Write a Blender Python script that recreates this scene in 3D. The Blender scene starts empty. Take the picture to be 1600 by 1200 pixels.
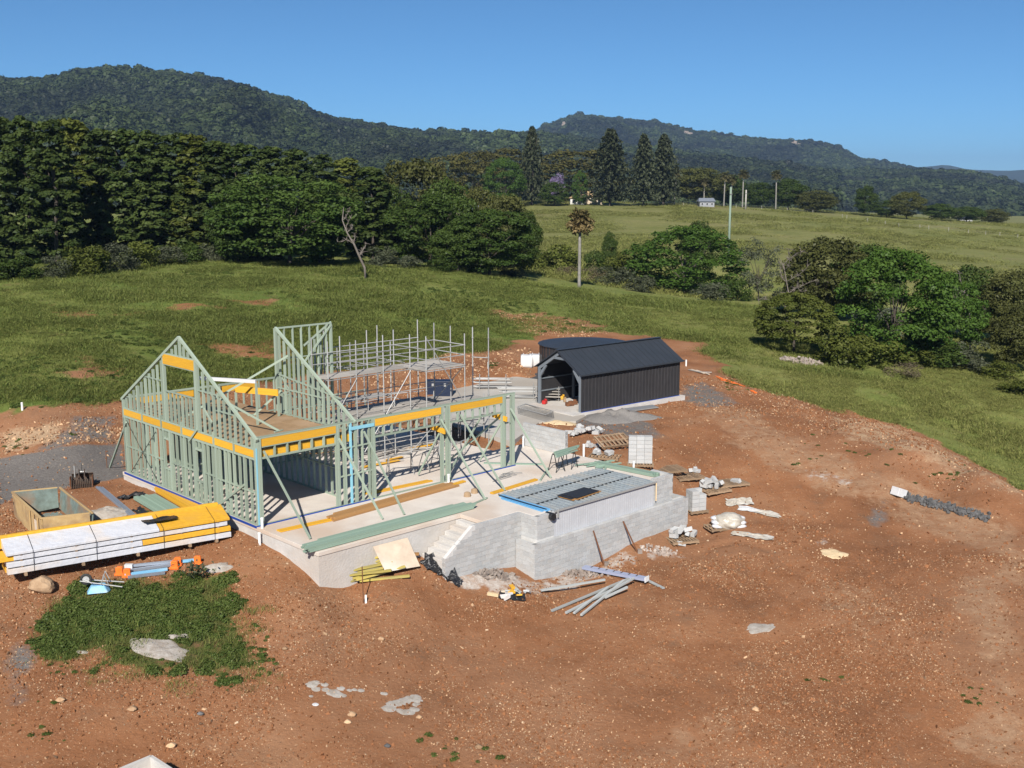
import bpy, bmesh, math, random
import numpy as np
from mathutils import Vector, Matrix, noise as mnoise
random.seed(7); rng = np.random.default_rng(7)
sc = bpy.context.scene; col = sc.collection
R = math.radians
# ------------------------------------------------------------------ camera, sky, sun, exposure
CAM_H, PITCH, FPX = 13.2, R(10.0), 1700.0
cd = bpy.data.cameras.new('camera'); cam = bpy.data.objects.new('camera', cd); col.objects.link(cam)
cd.sensor_width = 36.0; cd.lens = 36.0*FPX/1600.0; cd.clip_start = 0.3; cd.clip_end = 40000
cam.location = (0, 0, CAM_H); cam.rotation_euler = (R(90)-PITCH, 0, 0)
sc.camera = cam
SUN_EL, SUN_AZ = R(37), R(186)           # azimuth clockwise from +Y, behind the camera
w = bpy.data.worlds.new('World'); sc.world = w; w.use_nodes = True
wn = w.node_tree.nodes; wl = w.node_tree.links; wn.clear()
sky = wn.new('ShaderNodeTexSky'); sky.sky_type = 'NISHITA'; sky.sun_disc = False
sky.sun_elevation = SUN_EL; sky.sun_rotation = SUN_AZ; sky.altitude = 0
sky.air_density = 0.55; sky.dust_density = 0.0; sky.ozone_density = 10.0
bg = wn.new('ShaderNodeBackground'); bg.inputs['Strength'].default_value = 0.08
wo = wn.new('ShaderNodeOutputWorld')
hsv = wn.new('ShaderNodeHueSaturation'); hsv.inputs['Saturation'].default_value = .97   # clear, polarised blue over the whole sky
tnt = wn.new('ShaderNodeMixRGB'); tnt.blend_type = 'MULTIPLY'; tnt.inputs[0].default_value = 1.0; tnt.inputs[2].default_value = (.73, 1.0, .93, 1)
wl.new(sky.outputs[0], hsv.inputs['Color']); wl.new(hsv.outputs[0], tnt.inputs[1]); wl.new(tnt.outputs[0], bg.inputs[0]); wl.new(bg.outputs[0], wo.inputs[0])
sd = bpy.data.lights.new('sun', 'SUN'); sd.energy = 5.0; sd.angle = R(0.53); sd.color = (1.0, 0.94, 0.86)
sun = bpy.data.objects.new('sun', sd); col.objects.link(sun); sun.location = (0, -30, 60)
sdir = Vector((math.sin(SUN_AZ)*math.cos(SUN_EL), math.cos(SUN_AZ)*math.cos(SUN_EL), math.sin(SUN_EL)))
sun.rotation_euler = sdir.to_track_quat('Z', 'Y').to_euler()
vs = sc.view_settings; vs.view_transform = 'Standard'; vs.look = 'None'; vs.gamma = 1.0; vs.exposure = 0.5
vs.use_curve_mapping = False
sc.cycles.use_denoising = True
sc.cycles.max_bounces = 6; sc.cycles.diffuse_bounces = 2; sc.cycles.transparent_max_bounces = 8
sc.cycles.volume_bounces = 0
# ------------------------------------------------------------------ survey helpers (photo point -> place on the site)
def ray(x, y):
    cx = (x-800)/FPX; cy = -(y-600)/FPX
    return Vector((cx, math.cos(PITCH)+cy*math.sin(PITCH), cy*math.cos(PITCH)-math.sin(PITCH)))
def at(x, y, z=0.0):
    r = ray(x, y); t = (z-CAM_H)/r.z
    return Vector((r.x*t, r.y*t, z))
def atY(x, y, Y):
    r = ray(x, y); t = Y/r.y
    return Vector((r.x*t, Y, CAM_H+r.z*t))
# house axes: u along the front wall, v along the gable wall, slab top at z = 0
HO = Vector((-10.15, 42.02, 0)); HA = R(46.1)
HU = Vector((math.sin(HA), math.cos(HA), 0)); HV = Vector((-math.cos(HA), math.sin(HA), 0))
def HP(u, v, z=0.0): return HO + HU*u + HV*v + Vector((0, 0, z))
def uv(p):
    d = Vector((p[0], p[1], 0))-HO
    return d.dot(HU), d.dot(HV)
# ------------------------------------------------------------------ numpy value noise
def _hash(ix, iy, s):
    n = (ix*374761393 + iy*668265263 + s*974634777) & 0xffffffff
    n = ((n ^ (n >> 13))*1274126177) & 0xffffffff
    return ((n ^ (n >> 16)) & 0xffff)/65535.0
def vnoise(x, y, s=0):
    x = np.asarray(x, float); y = np.asarray(y, float)
    ix = np.floor(x).astype(np.int64); iy = np.floor(y).astype(np.int64)
    fx = x-ix; fy = y-iy; fx = fx*fx*(3-2*fx); fy = fy*fy*(3-2*fy)
    a = _hash(ix, iy, s); b = _hash(ix+1, iy, s); c = _hash(ix, iy+1, s); d = _hash(ix+1, iy+1, s)
    return a+(b-a)*fx+(c-a)*fy+(a-b-c+d)*fx*fy
def fbm(x, y, o=4, s=0):
    t = 0; amp = .5
    for i in range(o):
        t = t+amp*vnoise(x*2**i, y*2**i, s+i*17); amp *= .5
    return t
# ------------------------------------------------------------------ materials
MATS = {}
def _nt(name):
    m = bpy.data.materials.new(name); m.use_nodes = True
    nt = m.node_tree; nt.nodes.clear()
    return m, nt, nt.nodes, nt.links
def pm(name, c1, c2=None, scale=6.0, rough=.8, rand=0.0, metal=0.0, bump=0.0, bscale=40.0, c3=None, stretch=None, spec=.3, coord='Object', lo=.35, hi=.65):
    """Principled material: two colours mixed by noise, brightness varied per object, fine bump."""
    m, nt, n, l = _nt(name)
    out = n.new('ShaderNodeOutputMaterial'); b = n.new('ShaderNodeBsdfPrincipled')
    l.new(b.outputs[0], out.inputs[0])
    b.inputs['Roughness'].default_value = rough; b.inputs['Metallic'].default_value = metal
    b.inputs['Specular IOR Level'].default_value = spec
    tc = n.new('ShaderNodeTexCoord'); vec = tc.outputs[coord]
    if coord == 'World':
        pass
    if stretch:
        mp = n.new('ShaderNodeMapping'); mp.inputs['Scale'].default_value = stretch
        l.new(vec, mp.inputs[0]); vec = mp.outputs[0]
    nz = n.new('ShaderNodeTexNoise'); nz.inputs['Scale'].default_value = scale; nz.inputs['Detail'].default_value = 6
    nz.inputs['Roughness'].default_value = .65
    oi = n.new('ShaderNodeObjectInfo')
    ad = n.new('ShaderNodeVectorMath'); ad.operation = 'ADD'
    rm = n.new('ShaderNodeMath'); rm.operation = 'MULTIPLY'; rm.inputs[1].default_value = 57.0
    l.new(oi.outputs['Random'], rm.inputs[0]); l.new(vec, ad.inputs[0]); l.new(rm.outputs[0], ad.inputs[1])
    l.new(ad.outputs[0], nz.inputs['Vector'])
    cr = n.new('ShaderNodeValToRGB'); c2 = c2 or tuple(x*.8 for x in c1)
    cr.color_ramp.elements[0].position = lo; cr.color_ramp.elements[0].color = (*c2, 1)
    cr.color_ramp.elements[1].position = hi; cr.color_ramp.elements[1].color = (*c1, 1)
    l.new(nz.outputs['Fac'], cr.inputs[0]); colr = cr.outputs[0]
    if c3:
        nz2 = n.new('ShaderNodeTexNoise'); nz2.inputs['Scale'].default_value = scale*.23; nz2.inputs['Detail'].default_value = 5
        l.new(ad.outputs[0], nz2.inputs['Vector'])
        r2 = n.new('ShaderNodeValToRGB'); r2.color_ramp.elements[0].position = .5; r2.color_ramp.elements[1].position = .68
        r2.color_ramp.elements[0].color = (0, 0, 0, 1)
        l.new(nz2.outputs['Fac'], r2.inputs[0])
        mx = n.new('ShaderNodeMixRGB'); l.new(r2.outputs[0], mx.inputs[0]); l.new(colr, mx.inputs[1]); mx.inputs[2].default_value = (*c3, 1)
        colr = mx.outputs[0]
    if rand:
        hs = n.new('ShaderNodeHueSaturation'); mr = n.new('ShaderNodeMapRange')
        mr.inputs[3].default_value = 1-rand; mr.inputs[4].default_value = 1+rand
        l.new(oi.outputs['Random'], mr.inputs[0]); l.new(mr.outputs[0], hs.inputs['Value']); l.new(colr, hs.inputs['Color'])
        colr = hs.outputs[0]
    l.new(colr, b.inputs['Base Color'])
    if bump:
        nb = n.new('ShaderNodeTexNoise'); nb.inputs['Scale'].default_value = bscale; nb.inputs['Detail'].default_value = 5
        l.new(vec, nb.inputs['Vector'])
        bp = n.new('ShaderNodeBump'); bp.inputs['Strength'].default_value = bump; bp.inputs['Distance'].default_value = .05
        l.new(nb.outputs['Fac'], bp.inputs['Height']); l.new(bp.outputs[0], b.inputs['Normal'])
    MATS[name] = m
    return m
def leafm(name, c1, c2, rand=.18, trans=.25):
    """Foliage: leaf colour varies by clump, painted paler on sunlit tops (mesh attribute), and by tree; some light passes through."""
    m, nt, n, l = _nt(name)
    out = n.new('ShaderNodeOutputMaterial'); d = n.new('ShaderNodeBsdfDiffuse'); t = n.new('ShaderNodeBsdfTranslucent')
    g = n.new('ShaderNodeBsdfGlossy'); g.inputs['Roughness'].default_value = .45
    mx = n.new('ShaderNodeMixShader'); mx.inputs[0].default_value = trans
    mg = n.new('ShaderNodeMixShader'); mg.inputs[0].default_value = .008
    a = n.new('ShaderNodeAttribute'); a.attribute_name = 'tint'
    oi = n.new('ShaderNodeObjectInfo')
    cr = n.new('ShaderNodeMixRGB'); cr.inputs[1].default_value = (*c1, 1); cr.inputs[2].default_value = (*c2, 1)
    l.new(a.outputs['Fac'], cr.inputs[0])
    hs = n.new('ShaderNodeHueSaturation'); mr = n.new('ShaderNodeMapRange')
    mr.inputs[3].default_value = 1-rand; mr.inputs[4].default_value = 1+rand
    l.new(oi.outputs['Random'], mr.inputs[0]); l.new(mr.outputs[0], hs.inputs['Value']); l.new(cr.outputs[0], hs.inputs['Color'])
    l.new(hs.outputs[0], d.inputs[0]); l.new(hs.outputs[0], t.inputs[0])
    l.new(d.outputs[0], mx.inputs[1]); l.new(t.outputs[0], mx.inputs[2])
    l.new(mx.outputs[0], mg.inputs[1]); l.new(g.outputs[0], mg.inputs[2]); l.new(mg.outputs[0], out.inputs[0])
    MATS[name] = m
    return m
pm('green_pine', (.33, .395, .315), (.245, .30, .235), scale=9, rough=.75, rand=.16, stretch=(.6, 6, 6))
pm('green_pine_pack', (.27, .37, .29), (.20, .285, .225), scale=9, rough=.75, rand=.12, stretch=(.6, 6, 6))
pm('blue_primer', (.25, .52, .62), (.20, .44, .55), rand=.1)
pm('yellow_lvl', (.74, .41, .035), (.60, .31, .028), scale=5, rough=.6, rand=.1, stretch=(.8, 3, 3), c3=(.62, .34, .05))
pm('old_yellow_lvl', (.55, .44, .10), (.36, .30, .09), scale=6, rough=.8, rand=.25, c3=(.30, .28, .16))
pm('brown_lvl', (.42, .23, .09), (.30, .16, .06), scale=7, rough=.7, rand=.14, stretch=(.6, 6, 6))
pm('particle_board', (.33, .215, .115), (.28, .18, .095), scale=3, rough=.85, rand=.05, c3=(.37, .25, .15))
pm('concrete', (.66, .605, .54), (.58, .52, .46), scale=.9, rough=.85, bump=.15, c3=(.54, .43, .34), spec=.2)
pm('concrete_face', (.58, .56, .53), (.47, .45, .42), scale=1.1, rough=.9, bump=.3, bscale=12, c3=(.50, .44, .38), spec=.2)
pm('block', (.47, .475, .47), (.42, .425, .42), scale=4, rough=.92, rand=.09, bump=.3, bscale=60, spec=.1, c3=(.435, .42, .40))
pm('mortar', (.60, .59, .57), (.53, .52, .50), scale=5, rough=.95, spec=.1)
pm('galv', (.46, .46, .45), (.36, .36, .35), scale=4, rough=.5, metal=.3, rand=.2)
pm('galv_dull', (.33, .33, .32), (.24, .24, .23), scale=5, rough=.55, metal=.2, rand=.25)
pm('plank', (.42, .39, .35), (.30, .28, .25), scale=4, rough=.85, rand=.2, stretch=(.5, 5, 5))
pm('deck_steel', (.40, .44, .46), (.29, .33, .35), scale=2.5, rough=.5, metal=.35, c3=(.42, .42, .40))
pm('white_panel', (.50, .51, .53), (.45, .46, .48), scale=2, rough=.6)
pm('shed_dark', (.038, .036, .038), (.030, .029, .031), scale=2, rough=.62, rand=.05, spec=.25)
pm('shed_roof', (.036, .042, .052), (.030, .036, .045), scale=1, rough=.5, spec=.3)
pm('black_plastic', (.012, .012, .013), (.022, .022, .024), scale=6, rough=.35, spec=.5, bump=.6, bscale=14)
pm('black_metal', (.02, .02, .022), (.03, .03, .03), rough=.5)
pm('white_plastic', (.64, .64, .64), (.56, .56, .56), scale=3, rough=.45, rand=.06)
pm('wrap_white', (.60, .61, .64), (.52, .53, .57), scale=2.2, rough=.42, bump=.5, bscale=5, c3=(.62, .52, .42))
pm('clear_wrap', (.50, .47, .41), (.36, .32, .26), scale=3, rough=.3, bump=.6, bscale=6, c3=(.60, .60, .60))
pm('blue_strip', (.02, .07, .35), (.015, .05, .25), rough=.5)
pm('blue_foam', (.16, .42, .70), (.10, .32, .58), rough=.5, rand=.05)
pm('orange', (.90, .20, .03), (.75, .15, .02), rough=.5)
pm('rust', (.22, .09, .04), (.10, .05, .03), scale=5, rough=.85)
pm('rust_dark', (.05, .045, .04), (.10, .06, .04), scale=5, rough=.7, metal=.3)
pm('skip_yellow', (.52, .38, .19), (.44, .29, .13), scale=3.5, rough=.75, c3=(.22, .14, .09), bump=.1)
pm('skip_inside', (.20, .26, .24), (.13, .16, .14), scale=3, rough=.8, c3=(.25, .15, .09))
pm('cardboard', (.36, .25, .15), (.29, .20, .12), rough=.9, rand=.1)
pm('pallet', (.34, .24, .15), (.24, .16, .10), scale=5, rough=.9, rand=.25, stretch=(.5, 5, 5))
pm('plywood', (.66, .55, .42), (.55, .44, .33), scale=2, rough=.8, c3=(.72, .65, .55))
pm('barrow_blue', (.22, .48, .68), (.16, .38, .58), scale=4, rough=.5, c3=(.42, .55, .62))
pm('purlin', (.36, .40, .46), (.28, .31, .36), rough=.45, metal=.5, rand=.15)
pm('portal_steel', (.24, .27, .30), (.19, .215, .24), rough=.5, metal=.3)
pm('pvc', (.82, .82, .80), (.74, .74, .72), rough=.4)
pm('rubber', (.03, .03, .03), (.05, .05, .05), rough=.8)
pm('grey_pipe', (.42, .44, .43), (.34, .36, .35), rough=.5, rand=.15)
pm('rock', (.42, .29, .18), (.26, .16, .09), scale=2.2, rough=.95, bump=.6, bscale=8, rand=.2)
pm('stone', (.50, .34, .205), (.35, .21, .115), scale=3, rough=.95, rand=.38, bump=.3, bscale=9)
pm('blue_metal', (.135, .132, .13), (.07, .07, .07), scale=3, rough=.9, rand=.5)
pm('rubble', (.36, .31, .27), (.24, .19, .16), scale=2, rough=.95, rand=.3)
pm('grey_gravel', (.23, .215, .20), (.17, .16, .15), scale=14, rough=.95, bump=.5, bscale=40)
pm('mortar_spill', (.42, .39, .35), (.30, .255, .21), scale=5, rough=.95, bump=.5, bscale=18)
pm('sand', (.68, .53, .33), (.58, .43, .25), scale=5, rough=.95, bump=.3, bscale=16)
pm('apron', (.47, .45, .41), (.42, .395, .35), scale=.7, rough=.9, c3=(.37, .33, .28))
pm('asphalt', (.075, .075, .078), (.055, .055, .058), scale=6, rough=.95)
pm('bark', (.095, .08, .065), (.055, .045, .035), scale=3, rough=.95, rand=.2)
pm('pale_bark', (.20, .175, .15), (.13, .11, .09), scale=3, rough=.95)
pm('palm_bark', (.25, .24, .22), (.18, .17, .15), scale=3, rough=.95)
pm('pole_green', (.22, .29, .23), (.18, .24, .19), rough=.85)
pm('pole_pale', (.44, .42, .38), (.34, .32, .29), rough=.85)
pm('red_paint', (.5, .03, .03), (.4, .02, .02), rough=.5)
pm('navy', (.012, .02, .045), (.02, .03, .06), rough=.45)
pm('cream_wall', (.62, .52, .38), (.55, .45, .33), rough=.85)
pm('tile_roof', (.42, .30, .17), (.34, .24, .13), rough=.85)
pm('house_white', (.70, .70, .68), (.62, .62, .6), rough=.8)
pm('grey_roof', (.20, .22, .26), (.15, .17, .2), rough=.6)
pm('dark_glass', (.02, .025, .03), (.03, .03, .04), rough=.1, spec=.6)
pm('ladder_blue', (.42, .47, .62), (.36, .40, .55), rough=.45, metal=.3)
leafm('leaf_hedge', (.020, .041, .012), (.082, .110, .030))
leafm('leaf_bright', (.032, .074, .011), (.085, .145, .027))
leafm('leaf_deep', (.022, .050, .010), (.078, .118, .027))
leafm('leaf_mid', (.030, .062, .012), (.075, .105, .025))
leafm('leaf_olive', (.05, .058, .018), (.10, .105, .032))
leafm('leaf_yellow', (.050, .074, .013), (.125, .140, .031))
leafm('leaf_grey', (.055, .068, .036), (.115, .125, .078))
leafm('leaf_pale', (.062, .080, .050), (.120, .138, .092))
leafm('leaf_fig', (.050, .055, .016), (.105, .095, .03))
leafm('leaf_pine', (.036, .050, .026), (.088, .098, .054))
leafm('leaf_lilac', (.16, .12, .22), (.22, .18, .30))
leafm('leaf_palm', (.10, .09, .035), (.26, .19, .09))
leafm('leaf_weed', (.052, .088, .018), (.125, .155, .045))
leafm('leaf_farpalm', (.07, .08, .035), (.15, .13, .06))
pm('clod', (.27, .122, .058), (.19, .085, .041), scale=3, rough=1, rand=.3, spec=0)
leafm('leaf_dry', (.13, .11, .07), (.22, .18, .11))
leafm('grass_blade', (.112, .165, .036), (.245, .25, .076), rand=.35, trans=.35)
leafm('grass_light', (.165, .20, .05), (.30, .285, .098), rand=.35, trans=.35)
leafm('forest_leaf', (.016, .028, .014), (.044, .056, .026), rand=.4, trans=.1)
def forest_patches():   # stands of different species: tone drifts with the tree's place on the hill
    nt = MATS['forest_leaf'].node_tree; n = nt.nodes; l = nt.links
    oi = next(x for x in n if x.type == 'OBJECT_INFO'); hs = next(x for x in n if x.type == 'HUE_SAT')
    mp = n.new('ShaderNodeVectorMath'); mp.operation = 'SCALE'; mp.inputs['Scale'].default_value = .006; l.new(oi.outputs['Location'], mp.inputs[0])
    nz = n.new('ShaderNodeTexNoise'); nz.inputs['Scale'].default_value = 1.0; nz.inputs['Detail'].default_value = 5; l.new(mp.outputs[0], nz.inputs['Vector'])
    cr = n.new('ShaderNodeValToRGB'); e = cr.color_ramp.elements; e[0].position = .38; e[0].color = (.60, .55, .66, 1); e[1].position = .60; e[1].color = (1.3, 1.35, 1.0, 1); l.new(nz.outputs['Fac'], cr.inputs[0])
    mx = n.new('ShaderNodeMixRGB'); mx.blend_type = 'MULTIPLY'; mx.inputs[0].default_value = 1; outs = [k.to_socket for k in hs.outputs[0].links]
    l.new(hs.outputs[0], mx.inputs[1]); l.new(cr.outputs[0], mx.inputs[2])
    for s in outs: l.new(mx.outputs[0], s)
forest_patches()
# ------------------------------------------------------------------ objects
PW = {}
def thing(name, label, cat, loc=(0, 0, 0), group=None):
    o = bpy.data.objects.new(name, None); col.objects.link(o); o.empty_display_size = .3
    o.location = loc; PW[o.name] = Matrix.Translation(Vector(loc))
    o['label'] = label; o['category'] = cat
    if group: o['group'] = group
    return o
def link(o, parent=None):
    col.objects.link(o)
    if parent is not None:
        o.parent = parent
        M = PW.get(parent.name)
        if M is not None: o.matrix_parent_inverse = M.inverted()
    return o
def tag(o, label, cat, group=None):
    o['label'] = label; o['category'] = cat
    if group: o['group'] = group
    return o
def kind(o, k, label=None):
    o['kind'] = k
    if label: o['label'] = label
    return o
def mesh_np(name, v, faces, mat=None, smooth=False):
    me = bpy.data.meshes.new(name); v = np.asarray(v, dtype=np.float32); faces = np.asarray(faces, dtype=np.int32)
    nf, k = faces.shape
    me.vertices.add(len(v)); me.vertices.foreach_set('co', v.ravel())
    me.loops.add(nf*k); me.loops.foreach_set('vertex_index', faces.ravel())
    me.polygons.add(nf); me.polygons.foreach_set('loop_start', np.arange(0, nf*k, k, dtype=np.int32))
    if smooth: me.polygons.foreach_set('use_smooth', np.ones(nf, dtype=bool))
    me.update(calc_edges=True)
    if mat: me.materials.append(MATS[mat])
    return me
class MB:
    """collects solids in world coordinates and links them as one mesh"""
    def __init__(s): s.v = []; s.f = []
    def add(s, vs, fs):
        b = len(s.v); s.v += [tuple(x) for x in vs]; s.f += [tuple(i+b for i in f) for f in fs]; return s
    def hexa(s, b4, t4):
        return s.add(list(b4)+list(t4), [(3, 2, 1, 0), (4, 5, 6, 7), (0, 1, 5, 4), (1, 2, 6, 5), (2, 3, 7, 6), (3, 0, 4, 7)])
    def box(s, c, size, M=None):
        x, y, z = (t/2 for t in size); c = Vector(c)
        pts = [Vector(p) for p in ((-x, -y, -z), (x, -y, -z), (x, y, -z), (-x, y, -z), (-x, -y, z), (x, -y, z), (x, y, z), (-x, y, z))]
        if M is not None: pts = [M @ p for p in pts]
        pts = [p+c for p in pts]
        return s.hexa(pts[:4], pts[4:])
    def beam(s, p0, p1, w, h, up=(0, 0, 1)):
        M, L = beam_matrix(p0, p1, 1, 1, up)
        pts = [M @ Vector(p) for p in ((-.5, -w/2, -h/2), (.5, -w/2, -h/2), (.5, w/2, -h/2), (-.5, w/2, -h/2), (-.5, -w/2, h/2), (.5, -w/2, h/2), (.5, w/2, h/2), (-.5, w/2, h/2))]
        return s.hexa(pts[:4], pts[4:])
    def tube(s, pts, radii, n=8, cap=True):
        pts = [Vector(p) for p in pts]; b = len(s.v)
        if not isinstance(radii, (list, tuple)): radii = [radii]*len(pts)
        for i, p in enumerate(pts):
            d = (pts[min(i+1, len(pts)-1)]-pts[max(i-1, 0)])
            if d.length < 1e-6: d = Vector((0, 0, 1))
            d.normalize(); a = d.orthogonal().normalized()
            if abs(d.z) < .99: a = d.cross(Vector((0, 0, 1))).normalized()
            else: a = Vector((1, 0, 0))
            c = d.cross(a)
            for k in range(n):
                t = 2*math.pi*k/n; s.v.append(tuple(p+(a*math.cos(t)+c*math.sin(t))*radii[i]))
        for i in range(len(pts)-1):
            for k in range(n):
                k2 = (k+1) % n
                s.f.append((b+i*n+k, b+i*n+k2, b+(i+1)*n+k2, b+(i+1)*n+k))
        if cap:
            s.f.append(tuple(b+k for k in range(n))[::-1]); s.f.append(tuple(b+(len(pts)-1)*n+k for k in range(n)))
        return s
    def prism(s, poly, z0, z1):
        """poly: world xy(z ignored) points in order; z0/z1 numbers or lists"""
        n = len(poly); z0 = z0 if isinstance(z0, (list, tuple)) else [z0]*n; z1 = z1 if isinstance(z1, (list, tuple)) else [z1]*n
        a = sum(poly[i][0]*poly[(i+1) % n][1]-poly[(i+1) % n][0]*poly[i][1] for i in range(n))
        idx = list(range(n)) if a > 0 else list(range(n))[::-1]
        vs = [(poly[i][0], poly[i][1], z0[i]) for i in idx]+[(poly[i][0], poly[i][1], z1[i]) for i in idx]
        fs = [tuple(range(n))[::-1], tuple(range(n, 2*n))]+[(i, (i+1) % n, n+(i+1) % n, n+i) for i in range(n)]
        return s.add(vs, fs)
    def grid(s, fn, nu, nv):
        b = len(s.v)
        for j in range(nv+1):
            for i in range(nu+1): s.v.append(tuple(fn(i/nu, j/nv)))
        for j in range(nv):
            for i in range(nu):
                a = b+j*(nu+1)+i; s.f.append((a, a+1, a+nu+2, a+nu+1))
        return s
    def build(s, name, mat, parent=None, smooth=False, bevel=0):
        me = bpy.data.meshes.new(name); me.from_pydata(s.v, [], s.f); me.materials.append(MATS[mat])
        if smooth: me.polygons.foreach_set('use_smooth', [True]*len(me.polygons))
        me.update()
        o = bpy.data.objects.new(name, me)
        link(o, parent)
        if bevel:
            md = o.modifiers.new('bevel', 'BEVEL'); md.width = bevel; md.segments = 2; md.limit_method = 'ANGLE'
        return o
def beam_matrix(p0, p1, w, h, up=(0, 0, 1)):
    p0 = Vector(p0); p1 = Vector(p1); d = p1-p0; L = d.length; x = d/L
    up = Vector(up)
    if abs(x.dot(up)) > .98*up.length: up = Vector((0, 1, 0)) if abs(x.y) < .9 else Vector((1, 0, 0))
    y = up.cross(x).normalized(); z = x.cross(y)
    M = Matrix.Translation((p0+p1)/2) @ Matrix(((x.x, y.x, z.x, 0), (x.y, y.y, z.y, 0), (x.z, y.z, z.z, 0), (0, 0, 0, 1))) @ Matrix.Diagonal((L, w, h, 1))
    return M, L
_UC = {}
def unit_cube(mat):
    if mat not in _UC:
        v = [(-.5, -.5, -.5), (.5, -.5, -.5), (.5, .5, -.5), (-.5, .5, -.5), (-.5, -.5, .5), (.5, -.5, .5), (.5, .5, .5), (-.5, .5, .5)]
        f = [(3, 2, 1, 0), (4, 5, 6, 7), (0, 1, 5, 4), (1, 2, 6, 5), (2, 3, 7, 6), (3, 0, 4, 7)]
        me = bpy.data.meshes.new('timber_'+mat); me.from_pydata(v, [], f); me.materials.append(MATS[mat]); _UC[mat] = me
    return _UC[mat]
def beam(name, p0, p1, w, h, mat, parent=None, up=(0, 0, 1)):
    """one timber: w across (horizontal), h along up; shares a unit mesh"""
    o = bpy.data.objects.new(name, unit_cube(mat)); link(o, parent)
    o.matrix_basis = beam_matrix(p0, p1, w, h, up)[0]
    return o
_UCY = {}
def rod(name, p0, p1, r, mat, parent=None, n=8):
    key = (mat, n)
    if key not in _UCY:
        m = MB().tube([(-.5, 0, 0), (.5, 0, 0)], 1.0, n)
        me = bpy.data.meshes.new('rod_'+mat); me.from_pydata(m.v, [], m.f); me.materials.append(MATS[mat])
        me.polygons.foreach_set('use_smooth', [len(p.vertices) == 4 for p in me.polygons]); _UCY[key] = me
    o = bpy.data.objects.new(name, _UCY[key]); link(o, parent)
    o.matrix_basis = beam_matrix(p0, p1, r, r)[0]
    return o
def scatter(name, pts, rot, scl, sources, idx=None, label=None, parent=None):
    """countless small things as instances on points (kind = stuff)"""
    me = bpy.data.meshes.new(name); pts = np.asarray(pts, np.float32); n = len(pts)
    me.vertices.add(n); me.vertices.foreach_set('co', pts.ravel())
    for nm, arr in (('rot', rot), ('scl', scl)):
        a = me.attributes.new(nm, 'FLOAT_VECTOR', 'POINT'); a.data.foreach_set('vector', np.asarray(arr, np.float32).ravel())
    a = me.attributes.new('idx', 'INT', 'POINT')
    a.data.foreach_set('value', np.asarray(idx if idx is not None else rng.integers(0, len(sources), n), np.int32))
    o = bpy.data.objects.new(name, me); link(o, parent); o['kind'] = 'stuff'
    if label: o['label'] = label
    g = bpy.data.node_groups.new(name, 'GeometryNodeTree')
    g.interface.new_socket('Geometry', in_out='INPUT', socket_type='NodeSocketGeometry')
    g.interface.new_socket('Geometry', in_out='OUTPUT', socket_type='NodeSocketGeometry')
    N = g.nodes; L = g.links
    gi = N.new('NodeGroupInput'); go = N.new('NodeGroupOutput'); ip = N.new('GeometryNodeInstanceOnPoints'); jg = N.new('GeometryNodeJoinGeometry')
    for s in reversed(sources):
        so = bpy.data.objects.new('source', s)
        oi = N.new('GeometryNodeObjectInfo'); oi.inputs['Object'].default_value = so; oi.inputs['As Instance'].default_value = True
        L.new(oi.outputs['Geometry'], jg.inputs[0])
    def attr(nm, t):
        a = N.new('GeometryNodeInputNamedAttribute'); a.data_type = t; a.inputs['Name'].default_value = nm
        return a.outputs['Attribute']
    L.new(gi.outputs[0], ip.inputs['Points']); L.new(jg.outputs[0], ip.inputs['Instance']); ip.inputs['Pick Instance'].default_value = True
    L.new(attr('idx', 'INT'), ip.inputs['Instance Index']); L.new(attr('rot', 'FLOAT_VECTOR'), ip.inputs['Rotation']); L.new(attr('scl', 'FLOAT_VECTOR'), ip.inputs['Scale'])
    L.new(ip.outputs[0], go.inputs[0])
    md = o.modifiers.new('scatter', 'NODES'); md.node_group = g
    return o
# ================================================================== THE SETTING: ground
CT = []   # (x, y, z) heights surveyed over the site
def c_px(*rows):
    for x, y, z in rows:
        p = at(x, y, z); CT.append((p.x, p.y, z))
def c_far(*rows):
    for x, y, Y in rows:
        p = atY(x, y, Y); CT.append(tuple(p))
def c_uv(*rows):
    for u, v, z in rows:
        p = HP(u, v, z); CT.append(tuple(p))
c_uv((-.6, 12, -.35), (-.6, 6, -.4), (-.6, 0, -.55), (-1, -4.4, -1.0), (2, -5.2, -1.35), (4.5, -6, -1.75), (7, -7, -2.3), (8.8, -7.8, -2.75), (12, -8, -2.75), (16, -8, -2.75), (19.5, -7.6, -2.65),
     (8, 6, -.6), (14, 6, -.6), (4, 12.6, -.2), (9, 12.8, -.1), (14, 13, -.1), (18.5, 6, -.25), (18.4, 0, -.4), (18.6, -4, -.7), (20.5, -5, -1.5), (14, -5, -2.7), (12, -5, -2.7))
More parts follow.
